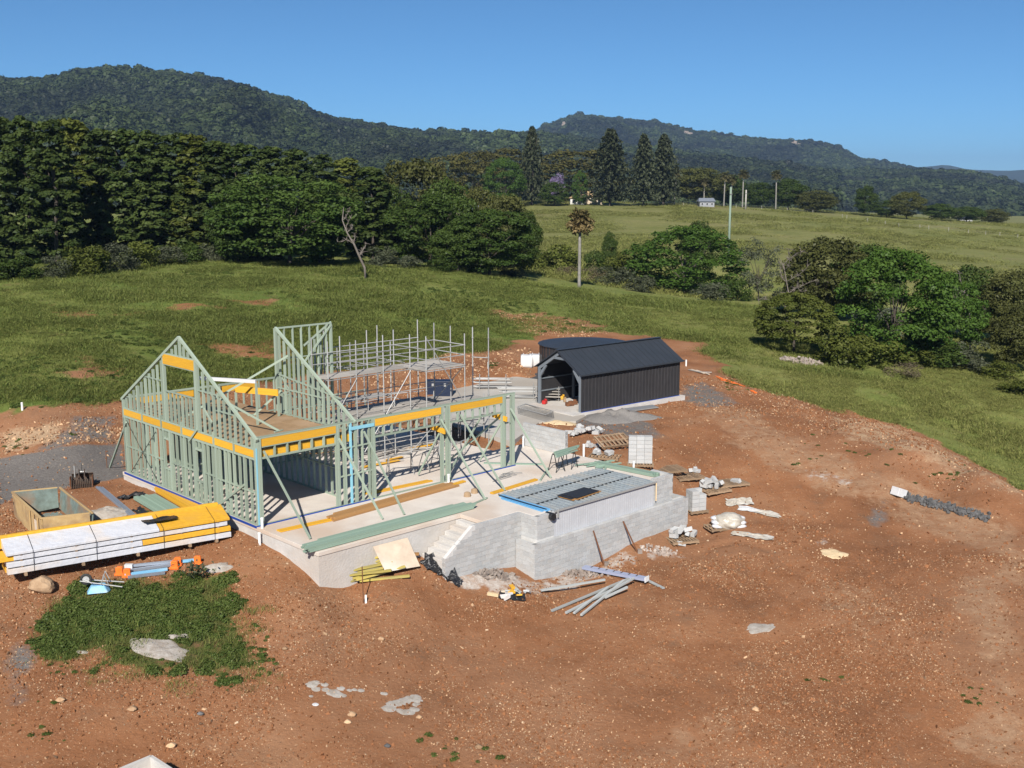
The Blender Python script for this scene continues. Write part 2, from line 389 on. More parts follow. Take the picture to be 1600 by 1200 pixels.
c_px((0, 740, -.45), (100, 745, -.4), (180, 700, -.35), (0, 712, -.3), (60, 690, .35), (130, 665, .75), (190, 690, -.2), (20, 650, 1.1), (130, 632, 1.25), (185, 625, 1.15),
     (0, 800, -.5), (60, 840, -.6), (0, 930, -1.0), (150, 930, -1.15), (350, 890, -.95), (300, 960, -1.5), (80, 1040, -1.7), (250, 1050, -2.0), (420, 1000, -2.0), (0, 1190, -2.6), (250, 1190, -2.9),
     (560, 940, -2.1), (700, 950, -2.6), (600, 1100, -2.9), (800, 1190, -3.5), (900, 1000, -2.95), (1000, 950, -2.8), (1100, 900, -2.75), (1130, 820, -2.3), (1200, 980, -3.0), (1400, 1000, -3.0), (1600, 1000, -3.1),
     (1200, 1190, -3.7), (1590, 1190, -3.9), (1300, 865, -2.5), (1480, 795, -2.2), (1600, 860, -2.6), (1250, 780, -1.95), (1180, 720, -1.1), (1050, 700, -.5), (1140, 640, -.35), (1000, 660, -.3),
     (1230, 636, -.6), (1285, 632, -.25), (1340, 645, .0), (1400, 664, -.05), (1460, 690, -.25), (1530, 724, -.7), (1598, 762, -1.4), (1300, 672, -1.5), (1390, 712, -1.9), (1480, 762, -2.15), (1580, 812, -2.5),
     (1330, 600, -1.9), (1450, 640, -3.3), (1590, 700, -5.0), (1590, 620, -3.7), (1480, 590, -2.9), (1220, 590, -1.2), (1130, 590, -.3), (1170, 555, -.6),
     (860, 590, -.2), (1000, 540, .1), (900, 530, .4), (800, 560, .45), (700, 560, .8), (770, 500, 1.5), (880, 500, 1.0), (600, 545, 1.2), (500, 570, .9), (620, 590, .25), (430, 585, .6),
     (400, 520, 2.2), (200, 560, 2.2), (0, 560, 2.5), (0, 480, 4.0), (200, 470, 4.0), (400, 460, 3.9), (600, 460, 3.2), (0, 436, 5.0), (200, 418, 5.2), (400, 408, 5.2), (560, 412, 4.7), (700, 428, 3.6), (830, 432, 2.2),
     (800, 470, 2.0), (905, 443, .9), (1000, 460, .2), (1100, 470, -.4), (1000, 500, .4), (1170, 470, -1.0), (1243, 548, -1.2), (1180, 510, -.6), (1350, 560, -1.8), (1500, 545, -2.5))
for x_, y_, z_ in ((1285, 632, -.25), (1340, 645, .0), (1400, 664, -.05), (1460, 690, -.25), (1530, 724, -.7), (1598, 762, -1.4)):   # outer toe of the spoil bank
    p = at(x_, y_, z_); e_ = Vector((.45, .89, 0)); p = p+e_*4.0; CT.append((p.x, p.y, z_-1.9))
c_far((850, 395, 225), (960, 398, 215), (1080, 410, 200), (1250, 400, 235), (1450, 420, 220), (1600, 430, 215), (830, 350, 330), (1000, 355, 310), (1200, 365, 300), (1400, 385, 290), (1600, 400, 285),
      (830, 314, 460), (960, 317, 445), (1060, 319, 435), (1200, 326, 420), (1330, 337, 400), (1460, 347, 385), (1600, 362, 370), (600, 330, 420), (300, 340, 330), (0, 350, 330))
CT += [(-60, 40, 0), (-60, 20, -2.5), (-40, 5, -4), (0, 10, -4.2), (40, 10, -5), (70, 30, -6.5), (0, -30, -5), (-80, -40, -4), (80, -40, -8), (60, 55, -6.5), (-90, 90, 3.5), (0, -400, -8), (600, -200, -14), (-600, -200, 2),
       (130, 120, -6), (200, 160, -8), (-200, 180, 7), (-300, 300, 10), (300, 300, -6), (-60, 175, 4.5), (-20, 180, 2), (30, 172, -3), (60, 168, -3.5)]
for a in (-40, -28, -15, 0, 12, 22, 32, 45):
    for d, z in ((600, 4), (800, -4), (1500, -9), (4000, -14), (9500, -16)):
        CT.append((d*math.sin(R(a)), d*math.cos(R(a)), z if a < 15 else z-6))
CT = np.array(CT)
def _q(x, y):
    s = (x*x+y*y+400.0)**-.29
    return x*s, y*s
_cx, _cy = _q(CT[:, 0], CT[:, 1])
_EPS = .12
_Kc = np.sqrt((_cx[:, None]-_cx[None])**2+(_cy[:, None]-_cy[None])**2+_EPS**2)
_n = len(CT); _A = np.zeros((_n+1, _n+1)); _A[:_n, :_n] = _Kc-np.eye(_n)*.02; _A[:_n, _n] = 1; _A[_n, :_n] = 1
_W = np.linalg.solve(_A, np.append(CT[:, 2], 0))
def _rbf(x, y):
    x = np.atleast_1d(np.asarray(x, float)); y = np.atleast_1d(np.asarray(y, float)); out = np.empty(x.shape)
    for i in range(0, len(x), 40000):
        qx, qy = _q(x[i:i+40000], y[i:i+40000])
        out[i:i+40000] = np.sqrt((qx[:, None]-_cx)**2+(qy[:, None]-_cy)**2+_EPS**2) @ _W[:-1]+_W[-1]
    return out
def sstep(a, b, t):
    t = np.clip((t-a)/(b-a), 0, 1); return t*t*(3-2*t)
AP = [at(x, y, -.06) for x, y in ((640, 640), (690, 612), (803, 588), (845, 593), (875, 618), (915, 650), (900, 658), (842, 660), (800, 690))]   # concrete apron by the shed
def inside(poly, x, y):
    r = np.zeros(len(x), bool); n = len(poly)
    for i in range(n):
        x0, y0 = poly[i]; x1, y1 = poly[(i+1) % n]
        if y0 == y1: continue
        r ^= ((y0 > y) != (y1 > y)) & (x < (x1-x0)*(y-y0)/(y1-y0)+x0)
    return r
RUTS = [[(at(a, b, -2.9).x, at(a, b, -2.9).y) for a, b in l_] for l_ in ([(1180, 735), (1280, 810), (1400, 920), (1500, 1060), (1560, 1200)], [(1150, 880), (1260, 960), (1330, 1080), (1340, 1200)])]
def hgt(x, y):
    x = np.atleast_1d(np.asarray(x, float)); y = np.atleast_1d(np.asarray(y, float))
    z = _rbf(x, y); d = np.hypot(x, y)
    # level pads under the slabs
    du = (x-HO.x)*HU.x+(y-HO.y)*HU.y; dv = (x-HO.x)*HV.x+(y-HO.y)*HV.y
    pad = (du > -.1) & (du < 17.9) & (dv > -4.3) & (dv < 12.2)
    z = np.where(pad, np.minimum(z, -.4), z)
    ap = inside([(p.x, p.y) for p in AP], x, y); z = np.where(ap, np.minimum(z, -.3), z)
    pool = (du > 5.4) & (du < 18.9) & (dv > -6.9) & (dv < -4.2)
    z = np.where(pool, np.minimum(z, -1.9), z)
    near = 1-sstep(140, 260, d)
    rough = fbm(x*.9, y*.9, 4, 3)-.47
    z = z+near*(rough*.16+(fbm(x*.4, y*.4, 3, 61)-.44)*.20*sstep(.8, 4, np.maximum(np.maximum(-1-du, du-19.5), np.maximum(-7.6-dv, dv-13)))+(fbm(x*.16, y*.16, 3, 9)-.44)*.35*sstep(1.5, 8, np.maximum(np.maximum(-1-du, du-18.5), np.maximum(-9-dv, dv-13))))
    for ln in RUTS:   # wheel ruts pressed into the soil
        q = np.full(len(x), 9.0)
        for (x0, y0), (x1, y1) in zip(ln[:-1], ln[1:]):
            ex_, ey_ = x1-x0, y1-y0; t_ = np.clip(((x-x0)*ex_+(y-y0)*ey_)/(ex_*ex_+ey_*ey_), 0, 1); q = np.minimum(q, np.hypot(x-x0-t_*ex_, y-y0-t_*ey_))
        for o in (.0, 1.75):
            a_ = np.abs(q-o); w_ = .35+.9*vnoise(x*.5, y*.5, 19); z = z-.08*w_*np.exp(-(a_/.24)**2)+.03*w_*np.exp(-((a_-.5)/.2)**2)
    return z
def H1(x, y): return float(hgt(x, y)[0])
def gp(px, py, dz=0.0):
    """where the sight line through a photo point meets the ground"""
    r = ray(px, py); t = 15.0; lo = t
    while t < 900:
        if CAM_H+r.z*t < H1(r.x*t, r.y*t): break
        lo = t; t *= 1.03
    hi = t
    for _ in range(18):
        m = (lo+hi)/2
        if CAM_H+r.z*m < H1(r.x*m, r.y*m): hi = m
        else: lo = m
    return Vector((r.x*hi, r.y*hi, H1(r.x*hi, r.y*hi)+dz))
def axis(segs):
    out = []
    for a, b, st in segs:
        n = max(1, int(round((b-a)/st))); out += list(np.linspace(a, b, n, endpoint=False))
    return out
def grow(a, b, n): return list(np.geomspace(a, b, n))
xs = np.array([-v for v in grow(130, 9000, 36)][::-1]+axis([(-129, -40, 1.6), (-40, -24, .45), (-24, 26, .24), (26, 50, .45), (50, 130, 1.6)])+grow(130, 9000, 36))
ys = np.array([-v for v in grow(20, 3000, 14)][::-1]+axis([(-19, 22, 2.5), (22, 62, .24), (62, 84, .4), (84, 150, .8), (150, 460, 3)])+grow(460, 11000, 44))
gx, gy = np.meshgrid(xs, ys); X = gx.ravel(); Y = gy.ravel(); Z = hgt(X, Y)
nx, ny = len(xs), len(ys); ZG = Z.reshape(ny, nx)
def hgt(x, y):   # from here on heights are read off the finished ground sheet
    x = np.atleast_1d(np.asarray(x, float)); y = np.atleast_1d(np.asarray(y, float))
    i = np.clip(np.searchsorted(xs, x)-1, 0, nx-2); j = np.clip(np.searchsorted(ys, y)-1, 0, ny-2)
    a = (x-xs[i])/(xs[i+1]-xs[i]); b = (y-ys[j])/(ys[j+1]-ys[j])
    return (ZG[j, i]*(1-a)+ZG[j, i+1]*a)*(1-b)+(ZG[j+1, i]*(1-a)+ZG[j+1, i+1]*a)*b
from bisect import bisect_left
_xl, _yl, _zl = list(xs), list(ys), ZG.tolist()
def H1(x, y):
    i = min(max(bisect_left(_xl, x)-1, 0), nx-2); j = min(max(bisect_left(_yl, y)-1, 0), ny-2)
    a = (x-_xl[i])/(_xl[i+1]-_xl[i]); b = (y-_yl[j])/(_yl[j+1]-_yl[j]); p, q = _zl[j], _zl[j+1]
    return (p[i]*(1-a)+p[i+1]*a)*(1-b)+(q[i]*(1-a)+q[i+1]*a)*b
ii = (np.arange(ny-1)[:, None]*nx+np.arange(nx-1)[None]).ravel()
gme = mesh_np('ground', np.column_stack([X, Y, Z]), np.column_stack([ii, ii+1, ii+nx+1, ii+nx]), smooth=True)
# --- where grass, gravel and pale spoil lie (outlines walked on the ground)
def poly_px(pts): return [tuple(gp(*p).xy) for p in pts]
def dist(poly, x, y):
    d = np.full(len(x), 1e9); n = len(poly)
    for i in range(n):
        x0, y0 = poly[i]; x1, y1 = poly[(i+1) % n]; dx, dy = x1-x0, y1-y0; L = dx*dx+dy*dy+1e-9
        t = np.clip(((x-x0)*dx+(y-y0)*dy)/L, 0, 1); d = np.minimum(d, np.hypot(x-x0-t*dx, y-y0-t*dy))
    return d
def soft(poly, x, y, w=1.0, n=1.2, ns=.5, s=0):
    """1 inside, 0 outside, with a ragged border"""
    d = dist(poly, x, y); sd = np.where(inside(poly, x, y), d, -d)
    return sstep(-w, w, sd+(fbm(x*ns, y*ns, 4, s)-.47)*2*n)
# bare red soil of the building site
SOIL = [(-70, 30), (-45, 45)]+poly_px([(0, 655), (90, 640), (200, 632), (330, 600), (480, 578), (620, 566), (760, 548), (820, 535), (860, 520), (1010, 522), (1090, 535), (1130, 560), (1145, 590), (1200, 610), (1260, 626), (1330, 640), (1400, 662), (1460, 690), (1520, 722), (1600, 768)])+[(60, 40), (62, 0), (40, -40), (-60, -40)]
WEED = poly_px([(60, 1000), (90, 950), (130, 915), (230, 905), (300, 900), (345, 900), (385, 930), (390, 980), (410, 1040), (370, 1062), (300, 1060), (260, 1070), (200, 1055), (160, 1045), (130, 1030), (70, 1025)])
BARE = [poly_px(p) for p in ([(760, 485), (850, 490), (930, 505), (960, 520), (900, 530), (800, 520)], [(280, 474), (400, 466), (430, 470), (330, 482), (285, 482)], [(340, 540), (430, 530), (470, 560), (380, 575)], [(60, 480), (140, 488), (240, 484), (230, 494), (90, 498)], [(130, 560), (190, 565), (180, 590), (110, 590)])]
DRIVE = poly_px([(0, 716), (60, 706), (130, 695), (192, 690), (200, 745), (150, 752), (100, 762), (40, 775), (0, 790)])+[(-40, 34), (-60, 40), (-60, 52)]
GRAV = [poly_px(p) for p in ([(130, 650), (180, 655), (192, 690), (110, 696), (60, 706), (90, 675)], [(1060, 600), (1100, 592), (1140, 615), (1160, 632), (1100, 640), (1060, 628)], [(880, 640), (960, 640), (1050, 672), (1020, 690), (940, 678), (880, 665)], [(1340, 790), (1380, 785), (1400, 810), (1370, 830), (1345, 815)], [(0, 950), (40, 955), (70, 985), (50, 1040), (60, 1090), (20, 1110), (0, 1100)])]
PALE = [poly_px(p) for p in ([(700, 905), (760, 885), (838, 912), (900, 890), (990, 860), (1010, 870), (920, 912), (850, 930), (800, 925), (740, 925)], [(1255, 845), (1290, 838), (1305, 850), (1280, 858)], [(1240, 722), (1300, 738), (1350, 752), (1330, 760), (1260, 745)], [(1000, 862), (1045, 850), (1060, 870), (1020, 880)])]
TAN = [poly_px(p) for p in ([(0, 680), (60, 665), (110, 660), (130, 640), (180, 650), (192, 668), (190, 685), (150, 640), (90, 690), (0, 712)], [(1280, 640), (1390, 664), (1470, 695), (1600, 770), (1600, 790), (1500, 745), (1400, 700), (1320, 690)])]
DUST = [poly_px(p) for p in ([(1100, 625), (1180, 640), (1300, 705), (1420, 750), (1600, 830), (1600, 880), (1440, 830), (1300, 775), (1180, 720), (1080, 660)], [(1230, 880), (1330, 910), (1420, 960), (1360, 1000), (1260, 950)], [(1450, 900), (1600, 880), (1600, 1195), (1500, 1195), (1530, 1050)], [(1000, 1120), (1150, 1090), (1250, 1150), (1180, 1195), (1010, 1195)], [(440, 940), (560, 960), (640, 1010), (520, 1040), (430, 1000)])]
dd = np.hypot(X, Y)
def soil_mask(x, y):
    m = soft(SOIL, x, y, .7, 2.2, .35, 5)
    for p in BARE: m = np.maximum(m, soft(p, x, y, 1.2, 3.5, .6, 8)*.72)
    return m
def weed_mask(x, y): return np.clip(soft(WEED, x, y, .7, 1.1, 1.1, 21)*1.5-.5, 0, 1)
nearm = dd < 320
xn, yn = X[nearm], Y[nearm]
soil = np.zeros(len(X)); weed = np.zeros(len(X)); grav = np.zeros(len(X)); pale = np.zeros(len(X)); tan = np.zeros(len(X))
soil[nearm] = soil_mask(xn, yn); weed[nearm] = weed_mask(xn, yn)
grav[nearm] = soft(DRIVE, xn, yn, .5, .5, .6, 31)
for p in GRAV: grav[nearm] = np.maximum(grav[nearm], soft(p, xn, yn, .8, 1.0, .7, 33)*.62)
for k, p in enumerate(PALE): pale[nearm] = np.maximum(pale[nearm], soft(p, xn, yn, .4, .8, 1.6, 41)*(.62, .45, .40, .5)[k])
for k, p in enumerate(TAN): tan[nearm] = np.maximum(tan[nearm], soft(p, xn, yn, .8, 1.2, .7, 43)*(.7, .5)[k])
dust = np.zeros(len(X))
for k, p in enumerate(DUST): dust[nearm] = np.maximum(dust[nearm], soft(p, xn, yn, 1.2, 1.6, .5, 71)*(.55, .45, .6, .45, .4)[k])
dry = np.maximum(sstep(4, 26, X)*sstep(62, 80, Y+.2*X), sstep(96, 118, Y)*.6)*(.35+.65*sstep(.36, .56, fbm(X*.06, Y*.06, 3, 91)))
# dry pasture on the far rise
field = sstep(175, 240, dd)*sstep(-90, 10, X)*(1-sstep(1200, 2000, dd))
for nm, arr in (('soil', soil*(1-weed)), ('gravel', grav), ('pale', pale), ('tan', tan), ('field', field), ('weed', weed), ('dust', dust), ('dry', dry)):
    a = gme.attributes.new(nm, 'FLOAT', 'POINT'); a.data.foreach_set('value', arr.astype(np.float32))
def ground_material():
    m, nt, n, l = _nt('ground'); out = n.new('ShaderNodeOutputMaterial'); b = n.new('ShaderNodeBsdfPrincipled'); l.new(b.outputs[0], out.inputs[0])
    b.inputs['Roughness'].default_value = .95; b.inputs['Specular IOR Level'].default_value = .08
    tc = n.new('ShaderNodeTexCoord')
    def noise(scale, det=6, rough=.6):
        x = n.new('ShaderNodeTexNoise'); x.inputs['Scale'].default_value = scale; x.inputs['Detail'].default_value = det; x.inputs['Roughness'].default_value = rough
        l.new(tc.outputs['Object'], x.inputs['Vector']); return x.outputs['Fac']
    def ramp(f, stops):
        r = n.new('ShaderNodeValToRGB'); e = r.color_ramp.elements
        while len(e) < len(stops): e.new(.5)
        for k, (p, c) in enumerate(stops): e[k].position = p; e[k].color = (*c, 1)
        l.new(f, r.inputs[0]); return r.outputs[0]
    def mix(f, a, c, mode='MIX'):
        x = n.new('ShaderNodeMixRGB'); x.blend_type = mode
        if isinstance(f, float): x.inputs[0].default_value = f
        else: l.new(f, x.inputs[0])
        l.new(a, x.inputs[1])
        if isinstance(c, tuple): x.inputs[2].default_value = (*c, 1)
        else: l.new(c, x.inputs[2])
        return x.outputs[0]
    def att(nm):
        a = n.new('ShaderNodeAttribute'); a.attribute_name = nm; return a.outputs['Fac']
    def rag(nm, scale, amt=.55):
        """attribute edge broken up by noise"""
        ad = n.new('ShaderNodeMath'); ad.operation = 'MULTIPLY_ADD'; l.new(noise(scale, 8, .7), ad.inputs[0]); ad.inputs[1].default_value = amt*2; l.new(att(nm), ad.inputs[2])
        mr = n.new('ShaderNodeMapRange'); mr.inputs[1].default_value = .35+amt; mr.inputs[2].default_value = .65+amt; l.new(ad.outputs[0], mr.inputs[0]); return mr.outputs[0]
    soilc = ramp(noise(.22, 8, .62), [(.30, (.190, .084, .040)), (.46, (.262, .116, .054)), (.58, (.31, .143, .068)), (.72, (.36, .195, .105))])
    soilc = mix(ramp(noise(3.5, 8, .75), [(.45, (0, 0, 0)), (.78, (.45, .45, .45))]), soilc, (.33, .172, .094))
    soilc = mix(ramp(noise(14, 6, .8), [(.60, (0, 0, 0)), (.76, (.5, .5, .5))]), soilc, (.38, .23, .135))
    for sc_, th, cc in ((7.0, .20, (.44, .28, .165)), (13.0, .22, (.40, .25, .145)), (3.1, .09, (.45, .30, .18)), (9.0, .20, (.14, .062, .031))):   # pebbles too fine to build
        vo = n.new('ShaderNodeTexVoronoi'); vo.inputs['Scale'].default_value = sc_; vo.inputs['Randomness'].default_value = 1; l.new(tc.outputs['Object'], vo.inputs['Vector'])
        w_ = n.new('ShaderNodeMath'); w_.operation = 'MULTIPLY'; l.new(vo.outputs['Color'], w_.inputs[0]); w_.inputs[1].default_value = th*1.6
        lt = n.new('ShaderNodeMath'); lt.operation = 'LESS_THAN'; l.new(vo.outputs['Distance'], lt.inputs[0]); l.new(w_.outputs[0], lt.inputs[1])
        pt = n.new('ShaderNodeMath'); pt.operation = 'MULTIPLY'; l.new(lt.outputs[0], pt.inputs[0]); l.new(ramp(noise(.3, 4, .7), [(.42, (.05, .05, .05)), (.62, (.8, .8, .8))]), pt.inputs[1])
        soilc = mix(pt.outputs[0], soilc, cc)
    soilc = mix(ramp(noise(.55, 5, .7), [(.56, (0, 0, 0)), (.72, (.6, .6, .6))]), soilc, (.19, .12, .075))
    soilc = mix(ramp(noise(.055, 6, .7), [(.46, (0, 0, 0)), (.66, (.6, .6, .6))]), soilc, (.33, .185, .108))
    soilc = mix(ramp(noise(.11, 7, .75), [(.55, (0, 0, 0)), (.70, (.6, .6, .6))]), soilc, (.165, .074, .038))
    soilc = mix(rag('dust', 1.8, .55), soilc, ramp(noise(4, 8, .8), [(.38, (.31, .175, .098)), (.62, (.40, .25, .15))]))
    grassc = ramp(noise(.09, 8, .7), [(.28, (.080, .122, .025)), (.46, (.125, .168, .038)), (.60, (.175, .192, .052)), (.74, (.225, .205, .073))])
    grassc = mix(ramp(noise(1.3, 9, .8), [(.52, (0, 0, 0)), (.70, (.75, .75, .75))]), grassc, (.038, .062, .014))
    grassc = mix(ramp(noise(.35, 8, .8), [(.54, (0, 0, 0)), (.66, (.8, .8, .8))]), grassc, (.19, .125, .065))
    fieldc = ramp(noise(.035, 9, .75), [(.34, (.125, .145, .040)), (.47, (.19, .19, .065)), (.56, (.215, .205, .078)), (.66, (.20, .16, .078)), (.72, (.14, .15, .046))])
    fieldc = mix(ramp(noise(.5, 8, .8), [(.44, (0, 0, 0)), (.66, (.75, .75, .75))]), fieldc, (.105, .115, .036))
    fieldc = mix(ramp(noise(.012, 5, .7), [(.45, (0, 0, 0)), (.65, (.5, .5, .5))]), fieldc, (.14, .16, .045))
    grassc = mix(att('dry'), grassc, ramp(noise(.25, 8, .75), [(.34, (.145, .175, .045)), (.52, (.225, .225, .074)), (.68, (.28, .245, .10))]))
    c = mix(att('field'), grassc, fieldc)
    c = mix(att('weed'), c, ramp(noise(2.2, 8, .75), [(.35, (.055, .070, .020)), (.50, (.10, .095, .034)), (.62, (.19, .105, .055))]))
    c = mix(rag('soil', 1.1), c, soilc)
    c = mix(rag('tan', 1.6, .6), c, (.42, .29, .18))
    gravc = ramp(noise(9, 8, .85), [(.36, (.105, .094, .085)), (.52, (.18, .163, .148)), (.68, (.26, .238, .217))])
    c = mix(rag('gravel', 1.3, .4), c, gravc)
    c = mix(rag('pale', 2.2, .75), c, ramp(noise(6, 7, .8), [(.38, (.40, .32, .26)), (.60, (.55, .50, .45))]))
    l.new(c, b.inputs['Base Color'])
    bp = n.new('ShaderNodeBump'); bp.inputs['Strength'].default_value = .7; bp.inputs['Distance'].default_value = .12
    l.new(noise(5.5, 9, .75), bp.inputs['Height']); l.new(bp.outputs[0], b.inputs['Normal'])
    MATS['ground'] = m
    return m
gme.materials.append(ground_material())
go = bpy.data.objects.new('ground', gme); col.objects.link(go); kind(go, 'structure', 'red soil building site running into green pasture')
# ------------------------------------------------------------------ leaf cards
def cards(c, nrm, size, jitter=.6, tint=None, aspect=.62, r=rng):
    """one leaf-cluster quad per centre; returns verts, faces, per-vertex tint"""
    N = len(c); nn = nrm+r.normal(0, jitter, (N, 3)); nn /= np.linalg.norm(nn, axis=1, keepdims=True)+1e-9
    a = np.cross(nn, r.normal(0, 1, (N, 3))); a /= np.linalg.norm(a, axis=1, keepdims=True)+1e-9
    b = np.cross(nn, a); s = np.asarray(size).reshape(-1, 1)*np.ones((N, 1))
    v = np.stack([c-a*s*.5, c-b*s*.5*aspect+nn*s*.08, c+a*s*.5, c+b*s*.5*aspect+nn*s*.08], 1).reshape(-1, 3)
    f = np.arange(N*4).reshape(N, 4)
    t = np.repeat(tint if tint is not None else r.random(N), 4)
    return v, f, t
def card_mesh(name, parts, mat):
    v = np.concatenate([p[0] for p in parts]); t = np.concatenate([p[2] for p in parts]); fs = []; o = 0
    for p in parts: fs.append(p[1]+o); o += len(p[0])
    me = mesh_np(name, v, np.concatenate(fs), mat)
    a = me.attributes.new('tint', 'FLOAT', 'POINT'); a.data.foreach_set('value', t.astype(np.float32))
    return me
def lobes(centres, radii, n, leaf, squash=1.0, up=.3, mat='leaf_mid', name='crown', fill=.0, r=None, tvar=.35, lower=-.35):
    r = r or rng; parts = []
    for (c, rad) in zip(centres, radii):
        k = max(8, int(n*(rad/np.mean(radii))**2))
        d = r.normal(0, 1, (k, 3)); d /= np.linalg.norm(d, axis=1, keepdims=True)
        d[:, 2] = np.where(d[:, 2] < lower, -d[:, 2]*.6, d[:, 2])
        rr = rad*(1-.35*r.random(k)**2)
        p = np.asarray(c)+d*rr[:, None]*np.array([1, 1, squash])
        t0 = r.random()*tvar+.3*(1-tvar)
        t = np.clip(t0+.45*d[:, 2]*.5+r.normal(0, .16, k)+.15, 0, 1)  # sunlight painted in: leaf colour paler towards the top of each clump
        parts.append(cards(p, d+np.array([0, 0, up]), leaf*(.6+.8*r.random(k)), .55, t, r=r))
    return card_mesh(name, parts, mat)
def shell(n, r, zc=.55, rx=.36, rz=.36, lo=-.97, k0=.55):
    """lobe centres over an uneven dome"""
    out = []
    while len(out) < n:
        d = r.normal(0, 1, 3); d /= np.linalg.norm(d)
        if d[2] < lo: continue
        k = (k0+(1-k0)*r.random()**.5)
        out.append((d[0]*rx*k, d[1]*rx*k, zc+d[2]*rz*k))
    return out
def crown_round(seed, mat, nl=46, n=120, leaf=.045, rx=.39, zc=.50, rz=.42, lr=(.10, .17), name='crown', squash=.8, k0=.55, lo=-.97):
    r = np.random.default_rng(seed); c = shell(nl, r, zc, rx, rz, lo, k0)
    return lobes(c, lr[0]+(lr[1]-lr[0])*r.random(nl), n, leaf, squash, .35, mat, name, r=r)
def crown_layer(seed, mat, nl=44, n=120, leaf=.04, name='crown'):
    """spreading crown of flat leafy shelves"""
    r = np.random.default_rng(seed); c = []; rad = []
    for i in range(nl):
        z = .05+.88*r.random()**.9; m = .47*math.sqrt(max(.08, 1-((z-.34)/.68)**2)); a = r.random()*6.283; q = m*(.45+.55*r.random()**.5)
        c.append((math.cos(a)*q, math.sin(a)*q, z)); rad.append(.09+.08*r.random())
    return lobes(c, np.array(rad), n, leaf, .5, .7, mat, name, r=r)
def crown_column(seed, mat, name='crown', leaf=.085, nl=110):
    """narrow dense evergreen built of upswept tufts"""
    r = np.random.default_rng(seed); c = []; rad = []
    for i in range(nl):
        z = .0+.96*(i/nl)**.95; m = .46*(1-.80*max(0, z-.30)**1.35/.70**1.35); a = i*2.4+r.normal(0, .3); q = m*(.70+.3*r.random())
        c.append((math.cos(a)*q, math.sin(a)*q, z+r.normal(0, .015))); rad.append(.055+.055*r.random()*(1.15-z*.6))
    c.append((0, 0, .97)); rad.append(.05)
    c = [(x_, y_, z_*3.0) for x_, y_, z_ in c]
    me = lobes(c, np.array(rad)*1.45, 70, leaf, .9, .45, mat, name, r=r, tvar=.5)
    co = np.empty(len(me.vertices)*3, np.float32); me.vertices.foreach_get('co', co); co = co.reshape(-1, 3); co[:, 2] /= 3.0; me.vertices.foreach_set('co', co.ravel()); me.update()
    return me
def crown_shrub(seed, mat, nl=26, n=90, leaf=.07, name='crown'):
    r = np.random.default_rng(seed); c = []; rad = []
    for i in range(nl):
        a = r.random()*6.283; q = .40*r.random()**.5; z = (.08+.78*r.random())*math.sqrt(max(.05, 1-(q/.5)**2))
        c.append((math.cos(a)*q, math.sin(a)*q, z)); rad.append(.10+.10*r.random())
    return lobes(c, np.array(rad), n, leaf, .9, .3, mat, name, r=r, lower=-.9)
def crown_norfolk(seed, mat, name='crown'):
    """tiered whorls of drooping-tipped branches"""
    r = np.random.default_rng(seed); parts = []
    for L in range(22):
        z = .07+.9*L/21; m = .50*(1-z)**.62+.03
        for k in range(7):
            a = k*.8976+L*.41+r.normal(0, .12); mm = m*(.72+.4*r.random()); q = np.linspace(.05, 1, 26); 
            p = np.column_stack([np.cos(a)*mm*q, np.sin(a)*mm*q, z+.035*np.sin(q*2.6)-.02*q])+r.normal(0, .010, (26, 3))
            parts.append(cards(p, np.tile([0, 0, 1.0], (26, 1)), .05+.035*r.random(26), .5, np.clip(.35+.4*r.random(26), 0, 1), r=r))
    return card_mesh(name, parts, mat)
def limb_mesh(seed, name, mat, n=7, spread=.33, top=.8, r0=.020, fork=.25):
    """tapered trunk with rising limbs, unit height"""
    r = np.random.default_rng(seed); m = MB(); bx = r.normal(0, .02, 2)
    tr = [(0, 0, -.03), (bx[0], bx[1], fork*.6), (bx[0]*2, bx[1]*2, fork), (bx[0]*1.5, bx[1], top*.75)]
    m.tube(tr, [r0*1.3, r0, r0*.85, r0*.25], 7)
    for i in range(n):
        a = i*6.283/n+r.normal(0, .3); z = fork*(.75+.6*r.random()); q = spread*(.6+.5*r.random()); e = top*(.6+.5*r.random())
        m.tube([(bx[0]*1.6, bx[1]*1.6, z), (math.cos(a)*q*.45, math.sin(a)*q*.45, z+(e-z)*.45), (math.cos(a)*q, math.sin(a)*q, e)], [r0*.55, r0*.35, r0*.1], 5)
    me = bpy.data.meshes.new(name); me.from_pydata(m.v, [], m.f); me.materials.append(MATS[mat]); me.update()
    return me
# ================================================================== forested hills
def canopy_src(seed, n=85):
    r = np.random.default_rng(seed)
    d = r.normal(0, 1, (n, 3)); d /= np.linalg.norm(d, axis=1, keepdims=True); d[:, 2] = np.where(d[:, 2] < -.2, -d[:, 2], d[:, 2])
    lump = .75+.5*r.random(n)
    v, f, t = cards(d*lump[:, None]*np.array([1, 1, .85]), d+np.array([0, 0, .4]), .5+.35*r.random(n), .35, np.clip(.35+.5*d[:, 2]+r.normal(0, .15, n), 0, 1), aspect=.8, r=r)  # leaf colour painted paler towards the canopy top, as if sunlit
    return card_mesh('canopy', [(v, f, t)], 'forest_leaf')
CANOPY = [canopy_src(100+i) for i in range(5)]
pm('hill_floor', (.030, .042, .018), (.020, .030, .013), scale=.02, rough=1, spec=0)
pm('far_forest', (.034, .046, .022), (.018, .028, .014), scale=.035, rough=1, spec=0, bump=1.0, bscale=.05)
pm('cliff', (.30, .25, .20), (.20, .16, .13), scale=.1, rough=1)
def interp(tab, x): return np.interp(x, [t[0] for t in tab], [t[1] for t in tab])
